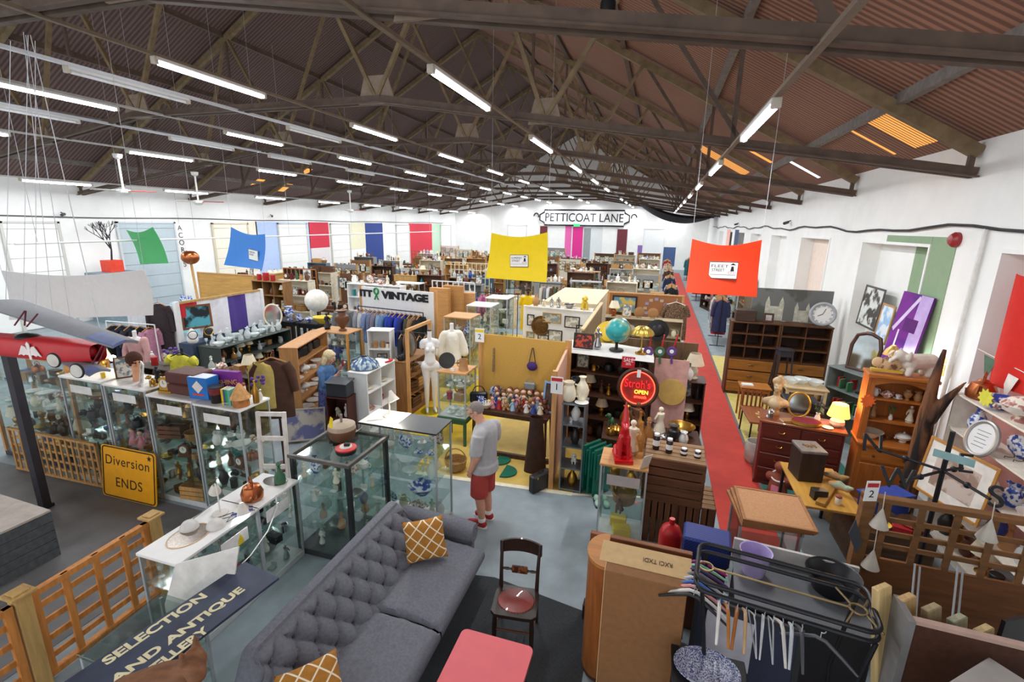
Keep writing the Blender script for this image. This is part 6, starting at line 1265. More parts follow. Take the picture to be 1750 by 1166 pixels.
t = thing('dress_form', 'white bust form in a long pink dress behind the model plane', 'mannequin', (*onY(242, 640, 7.3).xy, 0), .3); obj('torso', blob('torso', mannequin_body(False), M_man, .012, 3), None, t); obj('stand', MB().cyl((0, 0), .02, 0, .9, 8).lathe([(.2, 0), (.2, .02)], n=16), M_man, t); dr = MB(); dr.tube([(0, 0, 1.36), (0, 0, 1.1), (0, 0, .8), (0, 0, .35)], [.16, .15, .23, .33], 20); [cap(dr, [(s*.17, .02, 1.36), (s*.24, -.03, 1.12), (s*.24, -.08, .9)], [.08, .065, .05]) for s in (-1, 1)]; obj('dress', blob('dress', dr, mat('c99a98', .9, var=.1), .014, 3), None, t)
# ================================================================ right foreground: rail, cardboard, panels
M_iron = mat('2a2b2e', .4, .5); RT = 1.6
def loop(z, r, x0, x1, y0, y1, c=.09):
    P = []
    for cx, cy, a0 in ((x1-c, y1-c, 0), (x0+c, y1-c, pi/2), (x0+c, y0+c, pi), (x1-c, y0+c, 1.5*pi)): P += [(cx+c*cos(a0+pi/2*i/5), cy+c*sin(a0+pi/2*i/5), z) for i in range(6)]
    return P
t = thing('clothes_rail', 'black wrought iron looped clothes rail full of hangers, lower right', 'clothes rail', (1.02, 3.25, 0), -.13); x0, x1, y0, y1 = -.55, .53, -.23, .23
for z in (1.6, 1.53): obj('top_loop', MB().tube(loop(z, .016, x0, x1, y0, y1), .016, 8, True), M_iron, t)
sp = MB(); 
for x in (x0, x1):
    for y in (y0+.09, y1-.09): sp.tube([(x, y, 1.53), (x, y, 1.6)], .008, 6)
obj('spacers', sp, M_iron, t); br = MB(); bz = 1.565
for cx in (x0+.06, x1-.08): br.tube([(cx+.05*cos(a), .0+.05*sin(a), bz) for a in [2*pi*i/16 for i in range(16)]], .008, 6, True)
for sx, sy in ((1, 1), (1, -1), (-1, 1), (-1, -1)): br.tube([(x1-.08+.05*sx*.7, .05*sy*.7, bz), (x1-.08+.1*sx, .17*sy, bz)], .007, 6)
br.tube([(x0+.1, .0, bz), (x1-.13, 0, bz)], .008, 6); obj('brass_braces', br, mat('8d7a55', .4, .6), t)
for s in (-1, 1):
    for y in (y0, y1): obj('leg', MB().tube([(s*.5, y, 1.53), (s*.42, y*.9, .9), (s*.5, y*1.3, 0)], .015, 8), M_iron, t)
obj('foot_bar', MB().tube([(-.5, -.3, .03), (-.5, .3, .03)], .015, 8).tube([(.5, -.3, .03), (.5, .3, .03)], .015, 8), M_iron, t)
RM = Matrix.Translation((1.02, 3.25, 0)) @ Matrix.Rotation(-.13, 4, 'Z')
HC = [('magenta', 'b01f86'), ('mint', '8fc9b4'), ('purple', '4b3a78'), ('grey', '74747c'), ('silver', 'b9bcc4'), ('blue', '3f6fc0'), ('pink', 'd99090'), ('white', 'e6e1dd'), ('black', '1c1c1f')]
for i, (n, c) in enumerate(HC): p = RM @ Vector((x0-.0, .2-.05*i, 1.512)); hanger('%s plastic hanger, %s along the end of the iron rail' % (n, ORD[i]), p, pi-.25+.08*i-.13, mat(c, .45), .48, 'hangers on the iron rail', rot=(0, 0, .25-.07*i))
HD = [('white', 'e9e4df', 1), ('wooden', 'b97a3a', 1), ('tan wooden', 'a8672f', 1), ('pale wooden', 'c9a57c', 1), ('wire', 'b9bcc0', 0), ('thin wire', 'c9ccd0', 0), ('steel wire', 'aeb2b6', 0), ('cream', 'd8d3cc', 1), ('clear', 'c5ccd2', 1), ('dark', '55565c', 1)]
for i, (n, c, w_) in enumerate(HD): p = RM @ Vector((-.38+.055*i, y0, 1.512)); hanger('%s hanger seen edge-on, %s along the front of the iron rail' % (n, ORD[i]), p, pi/2-.13+.1*sin(i*2.1), mat(c, .45), .42, 'hangers on the iron rail', wood=bool(w_))
hanger('dark hanger hanging askew at the front of the iron rail', RM @ Vector((.22, y0, 1.512)), -.5, mat('4f5056', .4), .44)
# cardboard box and timber partition
t = thing('cardboard_box', 'tall brown cardboard box with an open top flap beside the iron rail', 'cardboard box', (.12, 3.36, 0), -.03); M_cb = mat('8a5f3a', .8, var=.1, scale=20); M_cb_lit = mat('c9a878', .8, var=.08, scale=20)
obj('carton', B(-.3, .3, -.15, .15, 0, 1.42, .004), M_cb, t); obj('side_panel', B(-.306, -.3, -.15, .15, 0, 1.42), M_cb_lit, t); obj('top_flap', MB().slab([(-.36, -.05, 1.425), (.33, -.05, 1.425), (.33, .16, 1.46), (-.36, .16, 1.46)], -.006), M_cb_lit, t)  # shaded front and lit side and flap put into the cardboard colours
text(t, 'lettering', 'RXCI TXDI', mat('4b3a28', .7), .06, Matrix.Translation((.08, .05, 1.4445)) @ Matrix.Rotation(radians(9.5), 4, 'X') @ Matrix.Rotation(pi, 4, 'Z'), .001, fit=.22)
t = thing('timber_partition', 'stained timber partition end behind the cardboard box', 'partition', (.05, 4.22, 0), -.03); M_st = mat('7d4a28', .5, kind='woodx', var=.3); obj('top_rail', B(-.46, .5, -.03, .03, .96, 1.02, .006), M_st, t); obj('post', B(-.46, -.38, -.035, .035, 0, .96, .006), mat('6b3c20', .5, kind='wood', var=.3), t); obj('panel', B(-.38, .5, -.012, .012, .04, .96), mat('8b5a35', .6, kind='wood', var=.25), t); obj('foot_block', B(-.49, -.36, -.06, .06, 0, .18, .01), mat('34201c', .5), t)
t = thing('curved_cabinet', 'orange-brown bow-fronted wooden cabinet between partition and cardboard box', 'cabinet', (-.2, 3.72, 0)); pr = [(.17*cos(a), .22*sin(a)) for a in [pi/2+pi*i/14 for i in range(15)]]; obj('carcass', MB().prism(pr, .05, 1.2), mat('96582a', .45, kind='wood', var=.3), t); obj('top', MB().prism([(x*1.05, y*1.05) for x, y in pr], 1.2, 1.23), mat('b5793f', .45, kind='woodx', var=.2), t); obj('plinth', MB().prism([(x*.95, y*.95) for x, y in pr], 0, .05), M_dw, t)
for i in range(2): tag(obj('curtain_pole', MB().tube([(-.2+.07*i, 3.3, 0), (-.12+.05*i, 3.32+.0*i, 1.05-.2*i)], .013, 8), mat('8c8272', .5)), 'grey pole leaning on the cardboard box, %s' % ('taller one', 'shorter one')[i], 'pole')
tag(obj('gas_bottle', MB().lathe([(.1, 0), (.12, .03), (.12, .42), (.09, .5), (.03, .54), (.03, .6)], n=20), mat('b01f22', .35, var=.08), None, (.38, 4.75, .4)), 'red metal canister standing behind the timber partition', 'canister')
tag(obj('plinth_box', B(.2, .58, 4.55, 4.95, 0, .4, .01), mat('6a5138', .7)), 'brown box carrying the red canister', 'box')
t = thing('rag_bag', 'dark navy framed board leaning under the iron rail', 'board', (.8, 3.3, 0), -.2, rot=(radians(-10), 0, -.2)); obj('panel', B(-.3, .42, -.012, .012, .02, 1.12), mat('22263c', .6), t); obj('white_print', B(-.22, .12, -.018, -.012, .66, 1.06), mat('b9b4bd', .6), t); f = MB()
for a in ((-.32, -.28, .0, 1.14), (.4, .44, .0, 1.14)): f.box(a[0], a[1], -.02, .014, a[2], a[3])
for z in (0, 1.1): f.box(-.28, .4, -.02, .014, z, z+.04)
obj('frame', f, M_blk, t); t.name = 'framed_board'
tag(obj('serving_dish', MB().lathe([(.06, 0), (.1, .005), (.17, .03), (.168, .036), (.1, .012), (.002, .01)], n=28, sx=1.3), mat('2f3f7c', .3, c2='cfd4e4', scale=130, kind='blotch'), None, (.57, 2.97, .985)), 'blue speckled oval platter below the iron rail', 'dish')
tag(obj('side_table', MB().box(.34, .84, 2.78, 3.14, .94, .983, .006).box(.36, .4, 2.8, 2.84, 0, .94).box(.78, .82, 2.8, 2.84, 0, .94).box(.36, .4, 3.08, 3.12, 0, .94).box(.78, .82, 3.08, 3.12, 0, .94), M_blk), 'black side table carrying the blue speckled platter', 'table')
# dark unit with tubs inside the iron rail
t = thing('storage_unit', 'grey-topped low cabinet seen through the iron rail', 'cabinet', (1.45, 4.0, 0), -.1); obj('carcass', B(-.55, .4, -.35, .3, 0, .98, .01), mat('2c2e33', .5), t); obj('top', B(-.57, .42, -.37, .32, .98, 1.01, .006), mat('63666b', .5), t); obj('back_rim', B(-.57, .42, .3, .33, 1.01, 1.16), mat('c3bfba', .6), t)
tag(obj('plastic_tub', MB().lathe([(.09, 0), (.13, .22), (.135, .225), (.125, .22), (.085, .01)], n=22), mat('b9a9d8', .2, var=.05), None, (1.05, 4.12, 1.012)), 'clear lilac plastic tub on the grey-topped cabinet', 'tub')
t = thing('crate_basket', 'blue perforated plastic basket left of the lilac tub', 'basket', (.7, 4.52, 0), -.1); obj('basket', B(-.22, .22, -.15, .15, .8, 1.05, .02), mat('2a3f8f', .5, c2='1b2960', scale=60, kind='check'), t); obj('stand', B(-.2, .2, -.14, .14, 0, .8), mat('6b4a35', .6), t)
tag(obj('black_tub', MB().lathe([(.14, 0), (.2, .16), (.21, .165), (.19, .15), (.13, .02)], n=24), mat('1b1c22', .4), None, (1.65, 4.1, 1.012)), 'round black tub on the grey-topped cabinet', 'tub')
# brown panel and offcuts at the right edge
t = thing('wardrobe_back', 'large dark brown panel with a pale top edge at the lower right', 'panel', (2.25, 2.98, 0), -.05); obj('panel', B(-.58, .75, -.02, .02, 0, 1.7), mat('4a2a1b', .6, var=.2, scale=30), t); obj('edge_strip', B(-.58, .75, -.022, .022, 1.7, 1.725), mat('b89a8c', .6), t); obj('end_post', B(-.62, -.58, -.03, .2, 0, 1.72), mat('7d7a78', .5), t)
for i in range(5):
    o = obj('plank', B(-.06, .06, -.025, .025, 0, 1.78-.03*i, .006), mat(('c9ac78', 'c2a06c', 'a08f6c', '9b9a80', 'bfa878')[i], .7, kind='wood', var=.25), None, (1.82+.13*i, 3.12-.01*i, 0)); o.rotation_euler = (radians(-7), radians(-5), .6); tag(o, 'rough timber offcut, %s from the left leaning behind the brown panel' % ORD[i], 'plank', 'timber offcuts')
tag(obj('black_screen', B(-.3, .3, -.012, .012, 0, 1.62), mat('15151a', .4), None, (2.55, 3.45, 0), .5), 'black flat panel leaning behind the timber offcuts', 'panel'); bpy.context.view_layer.update()
t = thing('pedestal', 'grey square-topped plinth at the bottom right corner', 'plinth', (*(G(1745, 1212, 1.64).xy-Vector((0, .12))), 0), .7); obj('body', B(-.28, .28, -.28, .28, 0, 1.6), mat('8d8784', .7), t); obj('top', B(-.32, .32, -.32, .32, 1.6, 1.64, .006), mat('a39d98', .7, var=.1), t)
for i in range(2): tag(obj('metal_rod', MB().tube([(2.1+.25*i, 3.6, .2), (2.4+.3*i, 4.5, 1.15+.05*i)], .008, 6).tube([(2.14+.25*i, 3.6, .2), (2.44+.3*i, 4.5, 1.13+.05*i)], .008, 6), M_alu), 'pair of thin metal rods leaning on the trellis partition, %s pair' % ('left', 'right')[i], 'rod')
# trellis partition
M_tp = mat('7a532f', .65, kind='woodx', var=.3); t = thing('trellis_partition', 'dark-stained trellis partition with a solid lower board on the right', 'partition', (2.05, 4.7, 0), -.02); obj('lower_board', B(0, 2.1, -.015, .015, .05, 1.02), mat('6f431f', .6, kind='woodx', var=.35), t); obj('end_post', B(-.06, .04, -.05, .05, 0, 1.66, .005), M_tp, t); obj('top_rail', B(-.06, 2.12, -.045, .045, 1.6, 1.65, .005), M_tp, t); s = MB()
for k in range(8): s.box(.12+.26*k, .17+.26*k, -.02, .0, 1.02, 1.6)
obj('upright_slats', s, M_tp, t); s = MB()
for z in (1.13, 1.26, 1.4): s.box(.04, 2.1, 0, .02, z, z+.045)
obj('cross_slats', s, M_tp, t)
for i, (px, py) in enumerate(((1505, 885), (1490, 955), (1690, 905))): p = onY(px, py, 4.62); tag(obj('paper_cone', MB().lathe([(.075, -.09), (.002, .1)], n=14), mat('cfc8bc', .8), None, p, 0), 'grey cloth cone, %s from the post on the trellis partition' % ORD[i], 'bunting', 'cloth cones'); tag(obj('string', MB().tube([p+Vector((0, 0, .1)), p+Vector((.0, 0.02, .25 if i != 1 else .3))], .004, 4), mat('d8d2c6', .8)), 'string above the %s cloth cone' % ORD[i], 'string')
t = thing('booth_number', 'white number card with a red band on the trellis post', 'sign', (2.02, 4.62, 1.72), .3); obj('card', B(-.06, .06, 0, .006, -.1, .1), M_wh, t); obj('red_band', B(-.05, .05, -.002, 0, .04, .08), mat('c2262e', .5), t); text(t, 'numeral', '2', M_blk, .1, frame_mat((0, -.001, -.03), (1, 0, 0), (0, 0, 1)), .001)
tag(obj('slate_tag', MB().slab([(1.9, 4.6, 1.28), (1.98, 4.58, 1.1), (2.02, 4.6, 1.2), (1.94, 4.62, 1.42)], .01), mat('3f434c', .7)), 'dark slate tag hanging beside the trellis post', 'tag')
# ---- pine desk with the wooden case, tools and birds
table('yellow pine desk on black iron legs with a dark wooden case', (2.25, 6.5, 0), 0, .66, 1.15, .76, mat('c4923e', .5, kind='woody', var=.2), tt=.035, apron=0, legm=M_iron, lt=.035)
t = thing('wooden_case', 'dark wooden lidded case with brass script on the pine desk', 'box', (2.14, 6.72, .762), .15); obj('body', B(-.15, .15, -.17, .17, 0, .4, .008), mat('33231c', .5, kind='wood', var=.3), t); obj('lid', B(-.155, .155, -.175, .175, .4, .44, .008), mat('7d736c', .45, kind='wood', var=.2), t); obj('brass_scroll', MB().tube([(-.08+.16*k/14, .05*sin(k*1.4), .442) for k in range(15)], .008, 6), cm('brass'), t)
tag(obj('plank_tool', B(-.05, .05, -.38, .38, 0, .05, .006), mat('a97a35', .5, kind='woody', var=.2), None, (2.3, 6.3, .762), -.5), 'long wooden plane lying across the pine desk', 'tool')
hb = MB(); cap(hb, [(-.1, 0, .05), (0, 0, .07), (.1, 0, .06)], [.03, .055, .035]); cap(hb, [(.1, 0, .08), (.15, 0, .1)], [.035, .02]); tag(obj('carved_bird', blob('carved_bird', hb, mat('9aa88e', .5, c2='c58a55', scale=14, kind='blotch'), .008, 2), None, None, (2.42, 6.35, .812), -.8), 'painted carved bird on the wooden plane', 'carving')
tag(obj('carved_bird', blob('carved_bird', hb, mat('b98a55', .5, c2='6f7f6a', scale=14, kind='blotch'), .008, 2), None, None, (2.48, 6.72, .762), -.5), 'brown carved bird at the far side of the pine desk', 'carving')
put('carton', 'dark', (2.15, 6.15, .762), .2, 'small dark wooden box at the near end of the pine desk', None, .9); put('jar', 'cream', (2.34, 6.08, .762), 0, 'small cream pot with a card at the near end of the pine desk', None, .8)
hb = MB(); cap(hb, [(0, 0, .05), (0, 0, .25), (0, .0, .38)], [.15, .12, .07]); cap(hb, [(-.12, 0, .32), (.12, 0, .32)], .07); cap(hb, [(0, 0, .42), (0, -.02, .52)], [.05, .085])
t = thing('bust', 'terracotta head and shoulders bust on the floor before the red chest', 'sculpture', (*G(1326, 850).xy, .0), -.5); obj('bust', blob('bust', hb, mat('8a4a35', .7), .01, 3), None, t); obj('necklace', MB().tube([(.11*cos(a), .1*sin(a), .36+.05*sin(a)) for a in [2*pi*i/16 for i in range(16)]], .012, 6, True), M_wh, t); obj('pink_tag', B(-.05, .05, -.16, -.155, .12, .26), mat('e08fa8', .6), t)
t = thing('bench', 'small blue painted bench beyond the pine desk', 'bench', (2.92, 6.35, .55), .5); obj('seat', B(-.3, .3, -.13, .13, .3, .33, .004), mat('2f459a', .6), t); [obj('leg', B(s*.24-.012, s*.24+.012, -.12, .12, 0, .3), mat('2a3d88', .6), t) for s in (-1, 1)]
tag(obj('trunk', B(2.55, 3.35, 5.95, 6.75, 0, .548, .02), mat('5a4632', .7, kind='woodx', var=.3)), 'brown trunk under the blue bench', 'trunk')
for i, (k, c, x, y, z, s) in enumerate((('basket', 'wicker', 2.75, 7.0, .0, 1.5), ('bowl', 'wooden', 3.15, 6.1, .55, 1.3), ('bowl', 'yellow', 2.8, 6.05, .55, .8), ('frame', 'wooden', 3.2, 6.55, .55, .9), ('platter', 'brown', 2.62, 6.62, .55, 1.0), ('vase', 'orange', 2.7, 6.1, .55, .7), ('box', 'red', 3.0, 6.02, .55, .9))): put(k, c, (x, y, z), i, '%s %s among the bric-a-brac around the blue bench' % (c, KN(k)), None, s)
# weather vane
t = thing('weather_vane', 'tall black iron weather vane with N E S W letters', 'weather vane', (2.83, 5.25, 0)); c = Vector((0, 0, 1.74)); obj('pole', MB().tube([(0, 0, 0), (0, 0, 2.15)], .022, 8), M_iron, t); obj('foot', MB().lathe([(.22, 0), (.2, .02), (.03, .04)], n=18), M_iron, t)
ar = MB(); EN = {}
for ch, (px, py) in dict(N=(1490, 765), E=(1648, 800), S=(1700, 858), W=(1532, 826)).items():
    p = G(px, py, 1.74)-Vector((2.83, 5.25, 0)); ar.tube([c, p*.92+c*.08], .014, 8).ball(p*.5+c*.5, .03, 8, 6); EN[ch] = p
obj('arms', ar, M_iron, t)
for ch, p in EN.items(): text(t, 'letter', ch, M_iron, .27, Matrix.Translation(p+Vector((0, 0, .04))) @ Matrix.Rotation(radians(72), 4, 'X'), .012)
obj('teal_arrow', MB().slab([(-.14, -.05, 1.9), (.16, -.12, 1.86), (.17, -.1, 1.93), (-.13, -.03, 1.97)], .008), mat('8fb3b5', .5), t)
hb = MB(); hb.tube([(0, 0, .0), (.02, 0, 1.2), (.0, .0, 1.75)], [.11, .11, .085], 12); hb.tube([(0, 0, 1.6), (.0, 0, 2.1), (.03, 0, 2.55)], [.085, .06, .025], 10); hb.tube([(.03, -.02, 1.6), (.14, -.1, 1.95), (.24, -.18, 2.2)], [.09, .05, .01], 10)
tag(obj('driftwood_carving', blob('driftwood_carving', hb, mat('26201e', .85, kind='wood', var=.5, c2='7a4f33', scale=4), .016, 2), None, None, (3.55, 7.2, 0)), 'tall charred forked driftwood carving beside the pine hutch', 'carving')
picture('large gilt-framed print leaning below the right-hand shelves', facing((3.55, 6.35, 1.18), radians(-72), .12), .85, .72, mat('b5803f', .45), mat('9a7f70', .7, c2='c9b8ac', scale=4, kind='blotch'), .035, mat('e6e0d6', .7))
SH = CHINA+['tureen:floral', 'platter:floral', 'jug:blue-patterned', 'kettle:copper', 'bowl:blue-patterned']
bookcase('white open shelves of patterned china along the right wall', (3.95, 6.15, 0), radians(-90), 2.0, .36, 2.02, 4, mat('e9e2d4', .6), back=False, loads=[DARKW, GLASSW, SH, SH], where='the right wall shelves', seed=31, per=9, kick=.1, sc=1.2)
for i, (k, c, y, s) in enumerate((('kettle', 'copper', 6.95, 1.5), ('bowl', 'blue-patterned', 6.6, 1.4), ('tureen', 'floral', 6.2, 1.6), ('tureen', 'blue-patterned', 5.75, 1.4), ('jug', 'floral', 5.4, 1.4))): put(k, c, (3.92, y, 2.022), 1+i, '%s %s on top of the right wall shelves, %s from the far end' % (c, KN(k), ORD[i]), None, s)
t = thing('oval_plaque', 'oval silver-framed white plaque on the right wall shelves', 'plaque', (0, 0, 0)); t.matrix_world = facing((3.7, 6.35, 1.72), radians(-65), .25); obj('frame', MB().tube([(.15*cos(a), .2*sin(a), 0) for a in [2*pi*i/28 for i in range(28)]], .025, 8, True), mat('a9a6a2', .4, .5), t); obj('plaque', MB().prism([(.15*cos(2*pi*i/28), .2*sin(2*pi*i/28)) for i in range(28)], -.01, .006), M_wh, t); 
for k in range(5): obj('text_line', B(-.07+.01*(k % 2), .07-.012*(k % 3), .08-.045*k, .088-.045*k, .006, .008), mat('8a8a90', .6), t)
for i, (X_, px, py, c) in enumerate(((3.74, 1685, 680, 'd8d54a'),)): p = onX(px, py, X_); tag(obj('star_label', MB().prism([((.11 if k % 2 else .075)*cos(2*pi*k/20), (.11 if k % 2 else .075)*sin(2*pi*k/20)) for k in range(20)], 0, .006, facing(p, radians(-80), 0)), mat(c, .6)), 'yellow star-shaped price card on the right wall shelves', 'price card')
tag(obj('bunting_string', MB().tube([(4.16, 7.65, 2.5), (4.15, 6.5, 2.42), (4.16, 5.3, 2.5)], .006, 4), mat('e6e0d6', .8)), 'bunting string across the salmon window recess', 'string')
BA, BB = onX(1738, 468, 4.15), onX(1690, 655, 4.15)
t = thing('cloth_banner', 'bright red cloth banner hung in the salmon window recess', 'banner', (0, 0, 0)); obj('cloth', MB().grid(lambda u, v: tuple((BA*(1-v)+BB*v)+Vector((-.03*sin(u*14), -1.5*u, .1*u-.08*sin(pi*u)*(1-v)))), 24, 8, .006), mat('d32a20', .85, var=.06), t)
for i in range(4): p = Vector((4.14, 7.2-.42*i, 2.45-.1*(i % 2))); tag(obj('pennant', MB().slab([p, p+Vector((0, .26, .02)), p+Vector((-.01, .12, -.3))], .004), mat(('4f6b55', 'efeae2', 'd9a99a', 'efeae2')[i], .8)), 'triangular bunting pennant, %s from the far end by the red banner' % ORD[i], 'bunting', 'bunting pennants')
# ---- hutch and red chest
def hutch():
    t = thing('pine_hutch', 'orange pine hutch with open shelves of figurines by the right wall', 'cabinet', (3.42, 7.74, 0), -.12); m = mat('a85f25', .45, kind='wood', var=.2, scale=10); mx = mat('b06828', .45, kind='woodx', var=.2, scale=10); w = .37
    obj('base_carcass', B(-w, w, -.2, .2, 0, .98), m, t); obj('base_top', B(-w-.03, w+.03, -.24, .21, .98, 1.02, .008), mx, t); dr = obj('drawer', B(-w+.05, w-.05, -.215, -.2, .74, .93, .006), mx, t); obj('door', B(-w+.05, w-.05, -.215, -.2, .08, .7, .006), m, t)
    for s in (-1, 1): obj('knob', MB().ball((s*.18, -.225, .835), .018, 8, 6), M_dw, dr); obj('side_panel', B(s*w-.015, s*w+.015, -.1, .2, 1.02, 1.98), m, t); obj('face_stile', B(s*(w-.035)-.035, s*(w-.035)+.035, -.115, -.1, 1.02, 1.98), m, t)
    obj('back_panel', B(-w, w, .185, .2, 1.02, 1.98), m, t)
    for z in (1.33, 1.66): obj('shelf', B(-w+.015, w-.015, -.09, .185, z-.018, z), mx, t)
    obj('arched_frieze', MB().prism([(-w+.07, 1.98), (w-.07, 1.98), (w-.07, 1.86)]+[(x*(w-.1), 1.86+.07*(1-abs(x)**3)) for x in (.8, .4, 0, -.4, -.8)]+[(-w+.07, 1.86)], -.115, -.1, Matrix(((1, 0, 0, 0), (0, 0, 1, 0), (0, 1, 0, 0), (0, 0, 0, 1)))), mx, t); obj('cornice', B(-w-.04, w+.04, -.16, .21, 1.98, 2.03, .01), mx, t)
    R = Matrix.Translation((3.42, 7.74, 0)) @ Matrix.Rotation(-.12, 4, 'Z')
    for z, nm, IT in ((1.021, 'counter', [('bowl', 'cream', -.18, 1.1), ('dog', 'brown', .02, .5), ('tureen', 'white', .2, .8)]), (1.331, 'middle shelf', [('figurine', 'tan', -.22, 1.0), ('flowers', 'green', 0, .55), ('figurine', 'cream', .22, 1.05)]), (1.661, 'top shelf', [('jug', 'white', -.24, .6), ('teapot', 'floral', -.1, .7), ('cup', 'white', .03, .8), ('urn', 'tan', .14, .5), ('jug', 'tan', .26, .7)])):
        for k, c, x, s in IT: p = R @ Vector((x, .04, z)); put(k, c, p, .3, '%s %s on the %s of the orange pine hutch%s' % (c, KN(k), nm, ', at the right' if x > .15 else ', at the left' if x < -.15 else ''), None, s)
    p = R @ Vector((-.2, -.02, 2.031)); t2 = thing('cat_puzzle', 'wooden striped cat puzzle on wheels on top of the orange hutch', 'toy', p, -.1); obj('body', MB().ball((.05, 0, .14), .13, 16, 10, 1.2, .25, .8), mat('d8b48a', .6, c2='7a5a3c', scale=9, kind='blotch'), t2); obj('head', MB().ball((-.1, 0, .15), .075, 12, 8, 1, .35, 1), mat('d8b48a', .6), t2); obj('base', B(-.17, .2, -.04, .04, .02, .06, .004), mat('c9a93a', .5), t2)
    el = MB(); cap(el, [(-.14, 0, .2), (.1, 0, .22)], [.12, .11]); cap(el, [(-.24, 0, .26), (-.3, 0, .3)], [.08, .07]); el.tube([(-.33, 0, .28), (-.42, 0, .2), (-.44, 0, .3), (-.38, 0, .36)], [.04, .03, .02, .015], 8); el.ball((-.23, .1, .3), .08, 8, 6, .5, .3, 1); el.ball((-.23, -.1, .3), .08, 8, 6, .5, .3, 1)
    for x in (-.16, .1):
        for y in (-.06, .06): cap(el, [(x, y, .12), (x-.02, y, .04)], [.05, .042])
    tag(obj('elephant', blob('elephant', el, mat('d6cdbf', .6), .012, 3), None, None, R @ Vector((.2, .02, 2.031)), .2), 'large cream elephant ornament on top of the orange hutch', 'ornament'); p = R @ Vector((-.35, -.13, 1.62)); tag(obj('star_label', MB().prism([((.1 if k % 2 else .07)*cos(2*pi*k/20), (.1 if k % 2 else .07)*sin(2*pi*k/20)) for k in range(20)], 0, .006, facing(p, -.1)), mat('e8682c', .6)), 'orange star-shaped price card on the hutch', 'price card')
hutch()
def chest():
    t = thing('chest_of_drawers', 'red-brown chest of drawers with a bust on top, by the red aisle', 'chest of drawers', (2.36, 7.97, 0), -.15); m = mat('5c261b', .4, kind='woodx', var=.3); obj('carcass', B(-.55, .55, -.25, .25, .06, 1.05), mat('6d2c26', .4, kind='wood', var=.25), t); obj('top', B(-.58, .58, -.28, .26, 1.05, 1.09, .008), mat('8a4a26', .3, kind='woodx', var=.25, coat=.3), t); obj('plinth', B(-.56, .56, -.26, .25, 0, .06), m, t)
    for r, (z, n) in enumerate(((.82, 2), (.58, 1), (.34, 1), (.09, 1))):
        for k in range(n): x0 = -.53+1.06*k/n; d = obj('drawer', B(x0+.01, x0+1.06/n-.01, -.268, -.25, z, z+.21, .006), m, t); [obj('handle', MB().tube([(x-.04, -.27, z+.12), (x-.03, -.285, z+.1), (x+.03, -.285, z+.1), (x+.04, -.27, z+.12)], .006, 6), cm('brass'), d) for x in ([x0+.265] if n == 2 else [-.27, .27])]
    R = Matrix.Translation((2.36, 7.97, 1.09)) @ Matrix.Rotation(-.15, 4, 'Z'); P = lambda x, y: R @ Vector((x, y, .002))
    b = MB(); cap(b, [(0, 0, .03), (0, 0, .12)], [.085, .05]); cap(b, [(-.13, 0, .2), (0, -.02, .23), (.13, 0, .2)], [.065, .1, .065]); cap(b, [(0, 0, .1), (0, -.03, .2)], [.06, .11]); cap(b, [(0, 0, .3), (0, -.01, .36)], .05); head(b, (0, -.01, .47), Matrix.Rotation(0, 3, 'X'), .85, False); b.ball((0, .02, .55), .09, 12, 8, 1, 1, .8); b.ball((.02, .02, .61), .045, 10, 8)
    tag(obj('bust', blob('bust', b, mat('cdb48a', .45, c2='b08f66', scale=6, kind='blotch'), .009, 3), None, None, P(-.38, .08), -.2), 'cream bust of a woman on the red-brown chest', 'sculpture')
    put('mirror', 'gilt', P(-.05, .12), -.2, 'oval gilt mirror standing on the red-brown chest', None, 1.15); put('dog', 'silver', P(-.45, -.15), .5, 'small silver figure group below the cream bust', None, .9); t2 = thing('oval_box', 'oval red velvet box with a gilt edge on the red-brown chest', 'box', P(.05, -.12), .1); obj('rim', MB().lathe([(.15, 0), (.16, .01), (.155, .05)], n=26, sx=1.35), cm('gilt'), t2); obj('velvet_lid', MB().lathe([(.15, .05), (.1, .058), (.002, .06)], n=26, sx=1.35), mat('7c1a2c', .8), t2)
    put('flowers', 'dark', P(.22, .1), 0, 'dark figure group behind the oval red box', None, .8); put('platter', 'cream', P(.33, -.15), 0, 'cream shell dish beside the small lit lamp', None, .5); put('bookflat', 'tan', P(-.2, -.14), .3, 'papers and book before the oval gilt mirror', None, .9)
    t2 = thing('table_lamp', 'small lit lamp with a pleated yellow shade on the red-brown chest', 'lamp', P(.46, -.02), 0); obj('base', MB().lathe([(.05, 0), (.1, .05), (.095, .1), (.04, .15), (.02, .16)], n=18), mat('e9d5c0', .4), t2); obj('lamp_shade', MB().lathe([(.15, .17), (.105, .36), (.103, .36), (.147, .17)], n=22, cap=False), emit('f0b45a', 1.6), t2); obj('bulb', MB().ball((0, 0, .24), .035, 10, 8), emit('ffd9a0', 12), t2)
    l = bpy.data.lights.new('table_lamp_light', 'POINT'); l.energy = 14; l.color = (1, .62, .28); l.shadow_soft_size = .05; lo = bpy.data.objects.new('table_lamp_light', l); COL.objects.link(lo); lo.parent = t2; lo.location = (0, 0, .4)
chest()
